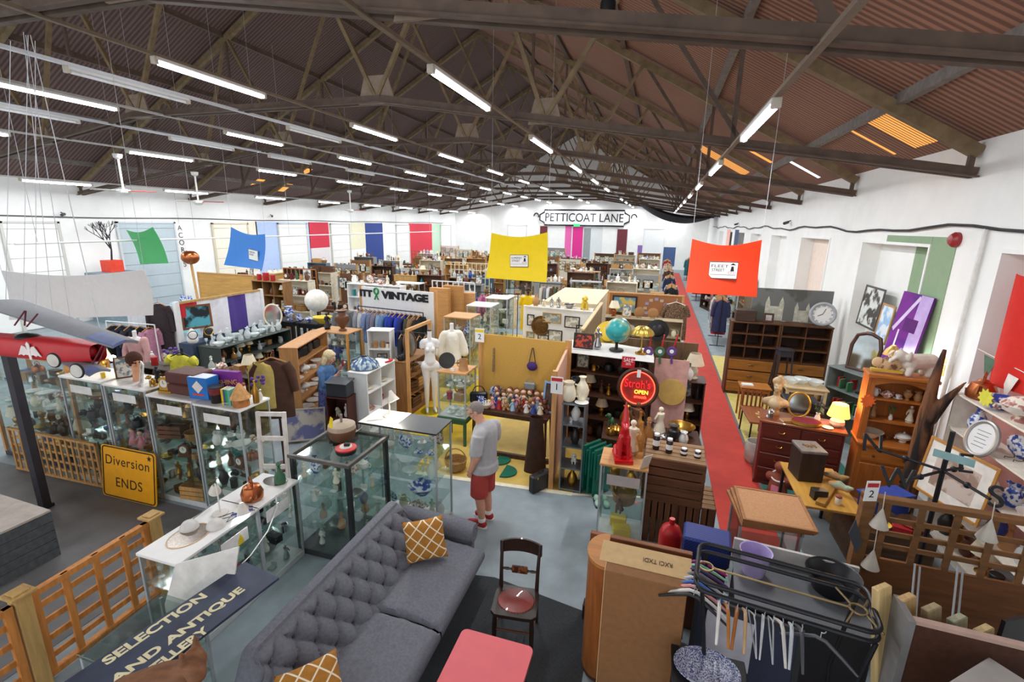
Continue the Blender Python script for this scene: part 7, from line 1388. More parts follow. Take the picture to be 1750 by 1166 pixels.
# ---- behind: tall pigeonhole cabinet, canvas, clock, chairs, round table
M_pc = mat('55341d', .5, kind='wood', var=.35); PW = 1.06
for i, x in enumerate((2.36, 3.43)): bookcase('dark oak pigeonhole cabinet with drawers below, %s of the pair' % ('left', 'right')[i], (x, 12.48, 0), 0, PW, .42, 1.83, 3, M_pc, 3 if i == 0 else 2, name='pigeonhole_cabinet', cat='cabinet', drawers=3, backm=mat('33201a', .6, var=.2), t_=.035)
tag(obj('canvas', B(2.28, 3.98, 12.72, 12.78, 1.83, 2.6), mat('6d6e6c', .7, c2='55574f', scale=2, kind='blotch')), 'long grey canvas print of pale towers behind the pigeonhole cabinets', 'picture'); cv = bpy.data.objects['canvas']
for i, (x, s) in enumerate(((2.78, 1.0), (3.38, .8))):
    tw = MB(); [tw.box(x+q*.15*s-.05*s, x+q*.15*s+.05*s, 12.714, 12.72, 1.84, 1.84+.42*s) for q in (-1, 1)]; tw.box(x-.12*s, x+.12*s, 12.715, 12.72, 1.84, 1.84+.34*s); [tw.prism([(x+q*.15*s-.05*s, 1.84+.42*s), (x+q*.15*s+.05*s, 1.84+.42*s), (x+q*.15*s, 1.84+.58*s)], 12.714, 12.72, Matrix(((1, 0, 0, 0), (0, 0, 1, 0), (0, 1, 0, 0), (0, 0, 0, 1)))) for q in (-1, 1)]; obj('printed_tower', tw, mat('b9b8a8', .7, var=.3, scale=12), cv)
t = thing('wall_clock', 'round white wall clock with Roman numerals leaning on the pigeonhole cabinets', 'clock', (0, 0, 0)); t.matrix_world = facing((3.74, 12.45, 2.1), -.1, .1); obj('rim', MB().tube([(.245*cos(a), .245*sin(a), .02) for a in [2*pi*i/36 for i in range(36)]], .035, 8, True), mat('a9adb2', .5, var=.15), t); obj('dial', MB().prism([(.24*cos(2*pi*i/36), .24*sin(2*pi*i/36)) for i in range(36)], 0, .01), M_wh, t)
for i, s in enumerate(('XII', 'I', 'II', 'III', 'IIII', 'V', 'VI', 'VII', 'VIII', 'IX', 'X', 'XI')): a = radians(90-30*i); text(t, 'numeral', s, M_blk, .055, Matrix.Translation((.185*cos(a), .185*sin(a), .011)) @ Matrix.Rotation(a-pi/2, 4, 'Z'), .001)
obj('hands', MB().beam((0, 0, .014), (-.1, -.05, .014), .012, .004).beam((0, 0, .014), (.05, .13, .014), .01, .004), M_blk, t)
tag(obj('deed_box', B(-.22, .22, -.15, .15, 0, .27, .012), mat('3d2c22', .5, kind='woodx', var=.3), None, (2.12, 12.45, 1.832)), 'dark wooden box with a tag on the left pigeonhole cabinet', 'box'); picture('small square dark-framed mirror on the left pigeonhole cabinet', facing((2.62, 12.38, 1.945), 0, .1), .22, .22, M_dw, mat('c8d2d8', .1, .8), .045)
t = thing('plant_stand', 'tall thin black plant stand before the pigeonhole cabinets', 'stand', (2.88, 11.6, 0), .1); obj('top', B(-.15, .15, -.15, .15, 1.36, 1.4, .006), mat('2e2a33', .5), t); [obj('leg', MB().tube([(sx*.2, sy*.2, 0), (sx*.12, sy*.12, 1.36)], .02, 8), mat('2e2a33', .5), t) for sx in (-1, 1) for sy in (-1, 1)]; obj('apron', B(-.13, .13, -.13, .13, 1.24, 1.36), mat('332f3a', .5), t)
table('light oak desk with a paper on it beside the red aisle', (2.2, 10.75, 0), .02, .6, .45, .74, mat('a9692c', .5, kind='woodx', var=.2), lt=.035); put('bookflat', 'white', (2.05, 10.7, .742), .1, 'white paper on the light oak desk')
t = thing('nesting_chair', 'light wood chair with a stepped inlay seat beside the red aisle', 'chair', (2.08, 9.6, 0), .05); obj('seat', B(-.22, .2, -.45, .45, .48, .52, .006), mat('9a5a33', .45, kind='woody', var=.2), t); [obj('leg', MB().tube([(sx*.18, sy*.4, 0), (sx*.17, sy*.38, .48)], .016, 8), M_iron, t) for sx in (-1, 1) for sy in (-1, 1)]; il = MB(); [il.add([(-.02+.06*(k % 2), -.2+.09*k, .521), (.08+.06*(k % 2), -.2+.09*k, .521), (-.02+.06*(k % 2), -.12+.09*k, .521)], [(0, 1, 2)]) for k in range(4)]; obj('inlay', il, mat('e3d88a', .5), t); ob = MB(); [ob.box(-.2+.08*k, -.17+.08*k, .4, .43, .52, .85) for k in range(5)]; obj('back_spindles', ob, mat('8a4a26', .5), t)
t = thing('walking_stick', 'brown hook-handled walking stick by the light oak desk', 'walking stick', (2.62, 10.5, 0)); obj('stick', MB().tube([(0, 0, 0), (.02, 0, .85), (-.02, 0, .95), (-.1, 0, .95), (-.12, 0, .88)], .012, 8), mat('7a4a2c', .4), t)
tag(obj('stone_pot', MB().lathe([(.1, 0), (.16, .08), (.17, .3), (.15, .4), (.14, .4), (.15, .1)], n=20), mat('bdb7ae', .8, var=.2), None, (*G(1287, 790).xy, 0)), 'pale grey stone pot at the corner of the red-brown chest', 'pot')
table('round-edged cream table with cut glass bowls behind the red-brown chest', (2.98, 10.3, 0), 0, .75, .6, 1.0, mat('cbb38a', .5, kind='woodx', var=.1)); 
for i in range(3): put('bowl', 'clear', (2.75+.2*i, 10.25+.08*(i % 2), 1.002), i, 'cut glass bowl, %s from the left on the cream table' % ORD[i], 'cut glass bowls', 1.2)
tag(obj('suitcase', B(-.28, .28, -.2, .2, .0, .2, .02), M_blk, None, (2.65, 9.2, .86)), 'black case on its side behind the oval gilt mirror', 'case'); tag(obj('plinth_box', B(2.35, 3.0, 9.0, 9.45, 0, .858), M_dw), 'dark box under the black case', 'box')
t = thing('dressing_mirror', 'carved brown dressing-table mirror by the window recess', 'mirror', (0, 0, 0)); t.matrix_world = facing((3.9, 10.3, 1.75), radians(-50), .15); obj('frame', MB().tube([(-.24, -.35, 0), (-.26, .1, 0), (-.2, .3, 0), (-.05, .36, 0), (.05, .36, 0), (.2, .3, 0), (.26, .1, 0), (.24, -.35, 0)], .035, 8, True), mat('4a2a1f', .4), t); obj('mirror_glass', MB().prism([(-.23, -.34), (.23, -.34), (.25, .1), (.19, .28), (0, .34), (-.19, .28), (-.25, .1)], -.008, .0), mat('c4cccf', .06, 1.0), t)
bookcase('black media shelves of books and records below the dressing-table mirror', (3.85, 10.2, 0), radians(-60), 1.0, .4, 1.38, 3, mat('6f7a78', .5), loads=[['book:white', 'book:red', 'bookflat:dark', 'book:green']]*3, where='the media shelves', seed=44, per=9)
XW = XR+.32
for lb, Y_, z, w, h, c, c2, yw in (('picture of a figure in white and black in the green recess', 11.5, 2.45, .95, .85, 'd9dcd8', '4a4540', -90), ('pale blue watercolour in a wooden frame in the green recess', 10.75, 2.25, .55, .75, '9cc4e8', 'e6eef4', -90)): picture(lb, facing((4.3, Y_, z), radians(yw), .08), w, h, mat('b98a55', .5) if 'wood' in lb else mat('55504c', .6), mat(c, .7, c2=c2, scale=4, kind='blotch'), .04)
t = thing('abstract_canvas', 'tall purple and lilac abstract canvas in front of the green wall', 'picture', (0, 0, 0)); t.matrix_world = facing((4.0, 9.22, 2.3), radians(-72), .08) @ Matrix.Rotation(-.06, 4, 'Z'); obj('canvas', B(-.26, .32, -.72, .72, 0, .04), mat('7a2a92', .7, c2='5f2380', scale=1.2, kind='blotch'), t); obj('lilac_block', B(.1, .321, -.72, .72, .04, .042), mat('bfa9e0', .7), t); obj('dark_block', B(-.05, .2, .1, .32, .042, .044), mat('5b1f70', .7), t); obj('pale_stripe', MB().slab([(-.25, .1, .042), (-.21, .05, .042), (.12, .66, .042), (.08, .7, .042)], .002), mat('d3c6e8', .7), t); obj('white_line', B(-.12, -.09, -.6, .1, .042, .044), mat('e6def2', .7), t)
t = thing('floor_lamp', 'gold-headed lamp shining beside the purple canvas', 'lamp', (3.75, 8.9, 0)); obj('pole', MB().cyl((0, 0), .012, 0, 2.1, 8).lathe([(.14, 0), (.12, .02)], n=16), cm('brass'), t); obj('lamp_shade', MB().lathe([(.03, .16), (.1, .08), (.13, .0), (.125, .0), (.09, .08)], n=18, cap=False, cz=2.05), mat('c9a25f', .3, .6), t); obj('bulb', MB().ball((0, 0, 2.08), .05, 10, 8), emit('fff4e0', 25), t); l = bpy.data.lights.new('lamp_light', 'POINT'); l.energy = 15; l.color = (.9, .92, 1); l.shadow_soft_size = .06; lo = bpy.data.objects.new('floor_lamp_light', l); COL.objects.link(lo); lo.parent = t; lo.location = (0, -.05, 1.95)
# wall fittings
t = thing('alarm_bell', 'red fire alarm sounder high on the right wall', 'alarm', onX(1637, 410, XR-.0), 0); obj('dome', MB().lathe([(.11, 0), (.11, .05), (.07, .1), (.01, .11)], n=18).xf(Matrix.Rotation(radians(-90), 4, 'Y')), mat('9a2c30', .4), t)
tag(obj('conduit_pipe', MB().tube([onX(1686, 391, XR-.04), (XR-.04, onX(1686, 391, XR).y, .2)], .028, 8), mat('e3e0da', .5)), 'white vertical pipe down the right wall', 'pipe')
t = thing('warning_sign', 'yellow electrical warning sign on the right wall pipe', 'sign', (0, 0, 0)); M = facing(onX(1612, 622, XR-.08), radians(-90)); obj('panel', B(-.07, .07, -.17, 0, 0, .006), mat('efd21f', .5), t).matrix_local = M; obj('triangle', MB().prism([(-.07, .02), (.07, .02), (0, .15)], 0, .006), mat('efd21f', .5), t).matrix_local = M
tag(obj('cable_bundle', MB().tube([(XR-.05, y, 4.03+.05*sin(y*.9)+.03*sin(y*2.3)) for y in [3+.6*i for i in range(70)]], .022, 6), mat('3b3a3d', .6)), 'dark sagging cable bundle along the right wall', 'cable'); tag(obj('cable_bundle', MB().tube([(XL+.05, y, 3.95+.02*sin(y*.8)) for y in [3+.9*i for i in range(48)]], .02, 6), mat('4b4a4d', .6)), 'dark cable along the left wall', 'cable')
def cctv(lb, loc, s): t = thing('security_camera', lb, 'camera', loc); obj('bracket', MB().tube([(0, 0, 0), (s*.12, 0, -.05)], .02, 6), M_blk, t); obj('housing', MB().tube([(s*.08, .05, -.06), (s*.22, -.12, -.1)], .05, 8), mat('3a3b40', .4), t)
cctv('small security camera on the right wall beyond the pigeonhole cabinets', onX(1352, 377, XR), -1); cctv('small security camera far along the right wall', onX(1263, 381, XR), -1); cctv('dark dome camera high on the left wall near the photo edge', onX(104, 363, XL), 1); cctv('small camera on the left wall above the pale blue patch', onX(462, 367, XL), 1)
# hung colour posters
def poster(nm, Q, c, card=None, L1='', L2='', L3=''):
    t = thing('hanging_poster', '%s sheet poster hung from the roof' % nm, 'poster', (0, 0, 0)); a, b, c_, d = [Vector(q) for q in Q]; nx = (b-a).cross(d-a).normalized()
    f = lambda u, v: (a*(1-u)+b*u)*(1-v)+(d*(1-u)+c_*u)*v+Vector((0, .05*sin(pi*v), -.09*sin(pi*u)*(1-v)))
    obj('sheet', MB().grid(f, 20, 14, .006), mat(c, .45, var=.03), t); w = MB()
    for q in (a, b): w.tube([q, Vector((q.x, q.y+.05, raftz(q.x)-.05))], .003, 4)
    obj('wires', w, mat('b9b9bd', .4), t)
    if card:
        o = f(*card); ux = (b-a).normalized(); M = frame_mat(Vector(o)-Vector((0, .03, 0)), ux, (0, 0, 1)); obj('card', B(-.2, .2, -.13, .13, -.004, .004).xf(M), M_wh, t); bd = MB()
        for q in ((-.2, .2, .12, .13), (-.2, .2, -.13, -.12), (-.2, -.195, -.13, .13), (.195, .2, -.13, .13)): bd.box(*q, .004, .007)
        obj('card_border', bd.xf(M), M_blk, t); K = mat('1c1c1e', .6)
        if L1: text(t, 'lettering', L1, K, .06, M @ Matrix.Translation((-.05, .06, .005)), .001, fit=.24); text(t, 'lettering', L2, K, .06, M @ Matrix.Translation((-.07, .0, .005)), .001, fit=.18)
        if L3: text(t, 'lettering', L3, mat('c2343a', .6), .05, M @ Matrix.Translation((.12, -.035, .005)), .001, fit=.1); obj('rule', B(-.18, .18, -.068, -.064, .004, .006).xf(M), K, t); obj('figure_silhouette', MB().prism([(.1, -.01), (.15, -.01), (.14, .06), (.11, .06)], .004, .006, M).prism([(.09, .08), (.17, .08), (.13, .11)], .004, .006, M), K, t)
poster('yellow', [onY(840, 398, 9.8), onY(936, 397, 9.8), onY(934, 483, 9.8), onY(830, 475, 9.8)], 'f0d000', (.53, .55), 'SOMERSET', 'STREET', 'CT14'); poster('orange-red', [onY(1183, 408, 7.8), onY(1302, 410, 7.8), onY(1293, 508, 7.9), onY(1172, 500, 7.7)], 'f0451f', (.5, .5), 'FLEET', 'STREET', 'CT11')
poster('blue', [onY(395, 388, 9.6), onY(453, 400, 9.2), onY(448, 461, 9.2), onY(383, 453, 9.6)], '3c7fd2', (.72, .6), 'LONDON', 'ROAD'); poster('green', [onY(216, 393, 9.3), onY(261, 388, 8.8), onY(288, 450, 8.8), onY(240, 452, 9.3)], '0f9a48'); poster('plain white', [onY(2, 462, 5.4), onY(246, 461, 5.1), onY(262, 539, 5.1), onY(16, 547, 5.4)], 'e6e2e0')
# gable lettering
t = thing('street_sign', 'white PETTICOAT LANE street sign with a black border on the gable wall', 'sign', (0, 0, 0)); a = onY(922, 372, 48.4); b = onY(1077, 373, 48.4); c = (a+b)/2; w = (b-a).length/2; h = .78; M = frame_mat(c, (1, 0, 0), (0, 0, 1)); P = [(-w+.5, h), (w-.5, h), (w-.45, h-.25), (w, h-.5), (w, -h+.5), (w-.45, -h+.25), (w-.5, -h), (-w+.5, -h), (-w+.45, -h+.25), (-w, -h+.5), (-w, h-.5), (-w+.45, h-.25)]
obj('board', MB().prism(P, 0, .05, M), M_wh, t); obj('border', MB().tube([M @ Vector((x*.985, y*.94, .06)) for x, y in P], .07, 5, True), M_blk, t); text(t, 'lettering', 'PETTICOAT LANE', mat('2a2a30', .6), 1.15, M @ Matrix.Translation((0, -.02, .055)), .02, fit=w*1.72)
for s in (-1, 1): tag(obj('painted_flourish', MB().tube([M @ Vector((s*(w+.35+.25*cos(q)), .1+.3*sin(q), -.03)) for q in [i*.5 for i in range(8)]], .06, 5), M_blk), 'small black painted flourish %s of the street sign' % ('left', 'right')[s > 0], 'painted emblem')
tag(obj('exit_sign', B(onY(986, 382, 48.3).x-.3, onY(986, 382, 48.3).x+.3, 48.2, 48.35, 3.85, 4.1), emit('35c46a', 1.0)), 'green lit exit sign below the street sign', 'exit sign')
nt_ = MB().grid(lambda u, v: (-3.2+7.3*u, 41.5+4*v, 6.9-.28*(7.3*u)-1.55*sin(pi*u)**.8*(.6+.4*sin(pi*v))+.3*v), 30, 12, .02); tag(obj('roof_netting', nt_, mat('27262b', .9, var=.5, scale=6)), 'black netting sagging under the far right end of the roof', 'netting')
tag(obj('hanging_lantern', MB().lathe([(.03, 0), (.06, .02), (.06, .16), (.03, .2), (.01, .24)], n=12), M_blk, None, onY(1037, 44, 4.2)), 'small black lantern standing on the nearest roof truss', 'lantern')
# ================================================================ middle distance, hand-placed
rq = random.Random(21)
PICS = [('2b2a2c', 'd8d2c4', '5f6d72'), ('6b4a2c', 'e2dccb', '8f7f5c'), ('b08a4a', 'c9c0a4', '8a9a9c'), ('dcd9d4', 'eeeae2', '7d8085'), ('4c352a', 'b79a6a', '6d4630'), ('1e1f24', 'e6e1d6', 'b7ae9e')]
def onboard(a, b, y_off, spots, where):
    """pictures hung on a board running a -> b; spots: (u, z, w, h)"""
    a = Vector((*a, 0)); b = Vector((*b, 0)); d = (b-a).normalized(); yaw = atan2(d.y, d.x); n = Vector((d.y, -d.x, 0))
    for i, (u, z, w, h) in enumerate(spots):
        f, c, c2 = PICS[(i*3+len(where)) % 6]; p = a+(b-a)*u+n*y_off; p.z = z
        picture('%s framed picture, %s from the left on %s' % (('dark', 'brown', 'gilt', 'white', 'walnut', 'black')[(i*3+len(where)) % 6], ORD[i], where), facing(p, yaw), w, h, mat(f, .5), mat(c, .7, c2=c2, scale=9, kind='blotch'), .025, group='pictures on '+where)
board('white hanging board covered in framed pictures behind the yellow pinboard', (-3.25, 11.95), (-1.45, 11.75), 1.88, M_wh, .1, .06, cap=mat('d8d5cf', .6), post=M_wh)
onboard((-3.25, 11.95), (-1.45, 11.75), .035, [(.1, 1.55, .2, .3), (.1, 1.1, .22, .28), (.3, 1.0, .3, .38), (.42, 1.66, .5, .26), (.48, 1.2, .38, .3), (.5, .8, .38, .3), (.72, 1.6, .4, .3), (.72, .9, .32, .4), (.88, 1.3, .36, .5)], 'the white picture board')
t = thing('brass_charger', 'large embossed brown metal charger on the white picture board', 'plate', (-2.78, 11.86, 1.42)); obj('charger', MB().lathe([(.27, 0), (.26, .02), (.2, .012), (.18, .025), (.1, .02), (.002, .03)], n=30).xf(Matrix.Rotation(radians(90), 4, 'X')), mat('6d4f2c', .35, .6, var=.35, scale=26, bump=.5), t)
MW = lambda *k: [x for x in k]
def topload(where, x0, x1, y, z, kinds, n, seed, D=.3, sc=1.0): shelfload(where, lambda u, v: ((x0+x1)/2+u, y+v), x1-x0, D, z, kinds, n, 2, seed, 0, sc, words='along')
tag(obj('cabinet', B(-3.2, -1.5, 12.0, 12.5, 0, 1.87), mat('c9bfae', .6)), 'pale cabinet carrying silver ornaments behind the white picture board', 'cabinet'); topload('the pale cabinet top', -3.2, -1.9, 12.2, 1.871, ['figurine:silver', 'dog:silver', 'bowl:silver', 'figurine:tan', 'dog:cream', 'crate:wooden', 'vase:tan'], 9, 3, .3, 1.2); put('dog', 'yellow', (-1.72, 12.15, 1.871), .2, 'large yellow seated dog ornament on the pale cabinet', None, 2.0)
M_ply = mat('d9c9a8', .7, kind='woodx', var=.1); tag(obj('stall_roof', B(-3.0, -1.5, 13.0, 16.2, 1.86, 1.9), M_ply), 'flat cream plywood roof of a small stall', 'roof panel'); tag(obj('stall_wall', B(-3.0, -1.5, 13.0, 13.04, 0, 1.855), M_ply), 'cream plywood front wall under the flat stall roof', 'panel'); [tag(obj('stall_wall', B(x, x+.04, 13.05, 16.2, 0, 1.855), M_ply), 'cream plywood %s side wall under the flat stall roof' % n, 'panel') for x, n in ((-3.0, 'left'), (-1.54, 'right'))]
board('long plank partition running back from booth one', (-1.33, 9.3), (-1.36, 12.9), 1.95, mat('8c7656', .75, kind='wood', var=.35), 0, .04, cap=mat('d2b48a', .6)); tag(obj('wicker_screen', B(-1.28, -.95, 9.5, 12.5, 0, 1.2), mat('7d684c', .8, kind='wood', var=.4)), 'grey-brown slatted chest along the plank partition', 'chest')
def brownshelf(lb, x0, x1, Y, h, col, loads, wh, seed, n=9, nsh=3, d=.4, cols=1, sc=1.0): return bookcase(lb, ((x0+x1)/2, Y, 0), 0, x1-x0, d, h, nsh, mat(col, .6, kind='woodx', var=.25), cols, loads=loads, where=wh, seed=seed, per=n, sc=sc)
brownshelf('low limed shelf unit of candlesticks below the brown pinboard', -1.3, .78, 13.6, 1.5, 'a8977a', [DARKW, MIXED, CHINA], 'the limed shelf unit', 5); topload('the limed shelf top', -1.3, .2, 13.6, 1.501, ['candlestick:brass', 'candlestick:brass', 'frame:tan', 'lamp:copper', 'plate:tan', 'figurine:red'], 9, 8, .3, 1.2)
topload('the slat screen shelf', -.88, .8, 10.9, 1.251, MIXED, 10, 12); brownshelf('pale shelf of bric-a-brac behind the hats', -.9, .85, 10.9, 1.25, '9c8f78', [MIXED, CHINA], 'the pale bric-a-brac shelf', 15, nsh=2)
board('brown pinboard with a landscape painting and a ring of cards', (-1.33, 14.4), (.78, 14.4), 2.05, mat('a06a42', .85, var=.15, scale=40), .9, .05, cap=M_pine, post=M_pine)
picture('landscape painting in a dark frame on the brown pinboard', facing((-.85, 14.36, 1.72), 0), .72, .55, mat('3a221a', .4), mat('c9b25a', .6, c2='5f8fa0', scale=4, kind='blotch'), .05)
for i in range(12): a = 2*pi*i/12; tag(obj('card', B(-.05, .05, -.004, 0, -.04, .04), mat(('b9a98f', '9a96b8')[i % 2], .7), None, (.05+.3*cos(a), 14.365, 1.66+.28*sin(a))), 'small card at %s in the ring on the brown pinboard' % ('three oclock', 'two oclock', 'one oclock', 'twelve oclock', 'eleven oclock', 'ten oclock', 'nine oclock', 'eight oclock', 'seven oclock', 'six oclock', 'five oclock', 'four oclock')[i], 'card', 'ring of cards')
garment('brown patterned short dress over maroon sleeves on the brown pinboard', (.6, 14.3, 1.98), 0, .6, 1.05, mat('8d7358', .9, c2='4f3a2c', scale=40, kind='blotch'), .35, 'dress', 'dress', None, True, M_wh)
for i, (y, h) in enumerate(((10.9, 1.75), (12.4, 1.8), (13.9, 1.8))): glass_case('tall glass display case on the yellow floor, %s from the viewer' % ORD[i], -4.95, -4.25, y-.35, y+.35, h, 'white' if i else 'pine', loads=[['carton:white', 'camera:black', 'carton:white', 'book:white'], JEWEL, ['carton:white', 'frame:white', 'camera:black'], CHINA], shelves=3, seed=90+i, per=7, where='the %s tall yellow-floor case' % ORD[i])
garment('yellow dress with a lace collar on a dark-capped form', (-4.15, 15.6, 1.75), 0, .46, 1.2, mat('e6c01a', .85, var=.08), .28, 'dress', 'dress', None, False); tag(obj('stand', MB().tube([(-4.15, 15.6, 0), (-4.15, 15.6, 1.72)], .02, 8).ball((-4.15, 15.6, 1.74), .05, 10, 8).lathe([(.18, 0), (.18, .02)], (-4.15, 15.6), 14), M_blk), 'dark stand with a ball top inside the yellow dress', 'stand')
rail('rail of pink and purple dresses under the yellow poster', (-6.1, 15.9), (-4.6, 15.9), 1.6, [('pink', 'dress', 'c2739a', 1), ('magenta', 'dress', 'a83f7a', 1), ('grey', 'dress', '8d8a90', 1), ('floral', 'dress', 'b79a8f', 1), ('green', 'dress', '6f7a5a', 1), ('plum', 'dress', '5f3350', 1), ('cream', 'dress', 'd6cbb8', 1)], 'the pink dress rail', 1.1)
# pots on black tables, crystal, fabric booth, left side
for i, x in enumerate((-10.9, -9.75)): table('black square table of blue and white pots, %s' % ('left one', 'right one')[i], (x, 11.8, 0), 0, 1.05, .6, 1.0, M_blk, lt=.08, tt=.06, apron=.1)
for k, c, x, s, l in (('urn', 'blue-patterned', -11.15, 1.35, 'blue and white jardiniere at the left of the black tables'), ('urn', 'blue-patterned', -10.65, 1.35, 'blue and white jardiniere second from the left on the black tables'), ('jug', 'blue-patterned', -10.3, 1.1, 'blue and white jug beside the jardinieres'), ('tureen', 'blue-patterned', -9.95, .9, 'small blue and white lidded pot on the right black table'), ('bowl', 'yellow', -9.45, 2.1, 'large yellow mixing bowl on the right black table')): put(k, c, (x, 11.7, 1.002), .3, l, None, s)
tag(obj('paper_lantern', MB().ball((-10.35, 12.6, 1.5), .36, 18, 12), mat('e9e4da', .8)), 'large white paper globe lantern behind the blue jardinieres', 'lantern'); tag(obj('stand', MB().cyl((-10.35, 12.6), .02, 0, 1.16, 8).lathe([(.2, 0), (.2, .02)], (-10.35, 12.6), 14), M_blk), 'stand under the white paper lantern', 'stand')
bookcase('low dark shelf unit topped with cut crystal along the flag stall', (-10.45, 9.9, 0), radians(90), 2.4, .7, .9, 2, mat('3d4540', .5), loads=[DARKW, MIXED+GLASSW], where='the crystal shelf', seed=55, per=16)
for i in range(30): k = ('glass', 'decanter', 'bowl', 'glass', 'vase')[i % 5]; put(k, 'clear', (-10.68+.2*(i % 3), 8.85+.22*(i//3), .902), i, 'clear %s, rank %s from the viewer, %s of three on the crystal table' % (KN(k), ORD[i//3], ('left', 'middle', 'right')[i % 3]), 'crystal on the table', 1.05)
put('mirror', 'cream', (-10.75, 11.15, .902), radians(60), 'cream-framed dressing mirror at the far end of the crystal table', None, 1.9)
t = thing('fabric_stall', 'stall wall draped in red white and blue flag cloth', 'stall', (-11.45, 8.8, 0)); obj('top_beam', B(-.03, .03, 0, 2.7, 1.88, 1.94), M_tan, t); [obj('post', B(-.05, .05, y-.05, y+.05, 0, 1.95), M_wh, t) for y in (0, 2.7)]
for i, (c, a, b) in enumerate((('c42a34', .05, .55), ('eceaf0', .55, 1.5), ('54408f', 1.5, 2.1), ('eceaf0', 2.1, 2.65))): obj('cloth_panel', MB().grid(lambda u, v, a=a, b=b: (.02*sin(u*9), a+(b-a)*u, 1.88-(1.0 if i else .35)*v), 10, 4, .006), mat(c, .85, var=.06), t)
obj('lower_cloth', B(-.02, .01, .05, 2.65, .2, .9), mat('3d4a68', .85), t)
board('white sheeted partition at the corner of the flag stall', (-13.2, 8.8), (-11.5, 8.8), 1.85, mat('dcdbe0', .8), 0, .03)
picture('framed poster of an old car on the flag stall', facing((-11.38, 9.25, 1.5), radians(72), .05), .72, .62, mat('7a4a2a', .4), mat('22282c', .4, c2='59a9b8', scale=2.5, kind='blotch'), .05)
for i, (y, c) in enumerate(((8.75, 'e9e6e0'), (9.2, '2a2a30'))): b = MB(); cap(b, [(0, 0, .08), (0, -.01, .2), (0, 0, .32)], [.13, .11, .05]); t = thing('necklace_bust', '%s necklace display bust below the framed car poster' % ('white', 'black')[i], 'display bust', (-11.0, y, .95), radians(60)); obj('bust', blob('bust', b, mat(c, .6), .015, 2), None, t); obj('necklace', MB().tube([(.1*cos(a), -.09-.04*abs(sin(a)), .22+.1*sin(a)) for a in [2*pi*k/14 for k in range(14)]], .01, 5, True), M_blk if i == 0 else cm('gold'), t)
tag(obj('plinth_box', B(-11.3, -10.85, 8.6, 9.4, 0, .948), mat('39465f', .7)), 'blue-draped box under the necklace busts', 'box')
garment('long dark fur coat hanging at the flag stall corner', onY(268, 512, 8.65), .3, .5, 1.15, mat('3a3032', 1, var=.4, scale=50, bump=.8), .6, 'coat', 'coat')
rail('white rail of dark clothes behind the pink dress', (-13.1, 8.2), (-11.6, 8.3), 1.45, [('black', 'jacket', '1d1d22', 1), ('navy', 'jacket', '23263a', 1), ('charcoal', 'jacket', '2f3035', 1), ('black', 'coat', '1a1a1d', 1), ('pink', 'jacket', 'b87f96', 1)], 'the rail behind the pink dress', .9, m=M_wh)
put('basket', 'tan', (-9.1, 7.0, 0), 0, 'tall tan laundry basket behind the yellow ruched top', None, 2.6, name='laundry_basket'); put('flowers', 'purple', (-10.3, 7.6, .6), 0, 'bunch of purple flowers behind the pink dress', None, 1.5); tag(obj('stool', MB().cyl((-10.3, 7.6), .2, .56, .598, 16).tube([(-10.42, 7.5, 0), (-10.4, 7.52, .56)], .02, 6).tube([(-10.18, 7.5, 0), (-10.2, 7.52, .56)], .02, 6).tube([(-10.3, 7.74, 0), (-10.3, 7.72, .56)], .02, 6), M_dw), 'round stool under the purple flowers', 'stool')
for i in range(2): brownshelf('dark cluttered shelf behind the glass case row, %s from the left' % ORD[i], -9.5+1.4*i, -8.2+1.3*i, 6.5+.15*i, 1.2, '4c4038', [DARKW, MIXED, MIXED], 'the %s dark shelf behind the case row' % ORD[i], 60+i); topload('the %s dark shelf top behind the case row' % ORD[i], -9.5+1.4*i, -8.2+1.3*i, 6.5+.15*i, 1.201, MIXED+CHINA, 8, 70+i)
t = thing('bare_tree', 'bare black branch arrangement in a red pot by the left wall', 'plant', (-20.3, 13.3, 1.9)); bb = MB(); q = random.Random(4)
def br_(p, d, L_, r, n):
    e = p+d*L_; bb.tube([p, e], [r, r*.7], 5)
    if n: [br_(e, (d+Vector((q.uniform(-.7, .7), q.uniform(-.7, .7), q.uniform(-.1, .5)))).normalized(), L_*.75, r*.65, n-1) for _ in range(3)]
br_(Vector((0, 0, .3)), Vector((.05, .1, 1)), .55, .04, 4); obj('branches', bb, mat('2c2a33', .8), t); obj('pot', B(-.25, .25, -.25, .25, 0, .45), mat('e0432c', .5), t); tag(obj('cabinet', B(-20.8, -19.8, 12.6, 14, 0, 1.898), mat('7d8f9a', .6)), 'grey-blue cabinet under the bare branches', 'cabinet')
t = thing('vertical_sign', 'tall white sign with ACORNS lettering hung near the left wall', 'sign', onX(311, 420, -19.2)); obj('board', B(-.01, .01, -.16, .16, -1.0, .9), M_wh, t); o_z = t.location.z
for i, ch in enumerate('ACORNS'): obj('hanging_wire', MB().tube([(0, 0, .9), (0, 0, raftz(-19.2)-o_z)], .004, 4), M_blk, t) if ch == 'A' else None; text(t, 'letter', ch, M_blk, .3, frame_mat((.012, 0, .72-.3*i), (0, 1, 0), (0, 0, 1)), .004)
p = onX(325, 440, -15.5); t = thing('warming_pan', 'copper warming pan on a long wooden handle above the pale blue drawers', 'warming pan', p); obj('pan', MB().ball((0, 0, 0), .28, 18, 12, 1, 1, .85), cm('copper'), t); obj('handle', MB().tube([(0, 0, -.2), (.08, 0, 1.06-p.z)], .04, 8), cm('pine'), t); tag(obj('drawers', B(p.x-.9, p.x+.6, p.y-.3, p.y+.3, 0, 1.05, .01), mat('a9d3dc', .6)), 'pale blue painted drawers under the copper warming pan', 'drawers'); topload('the pale blue drawers', p.x-.85, p.x-.1, p.y, 1.051, CHINA, 5, 5, .3, 1.3)
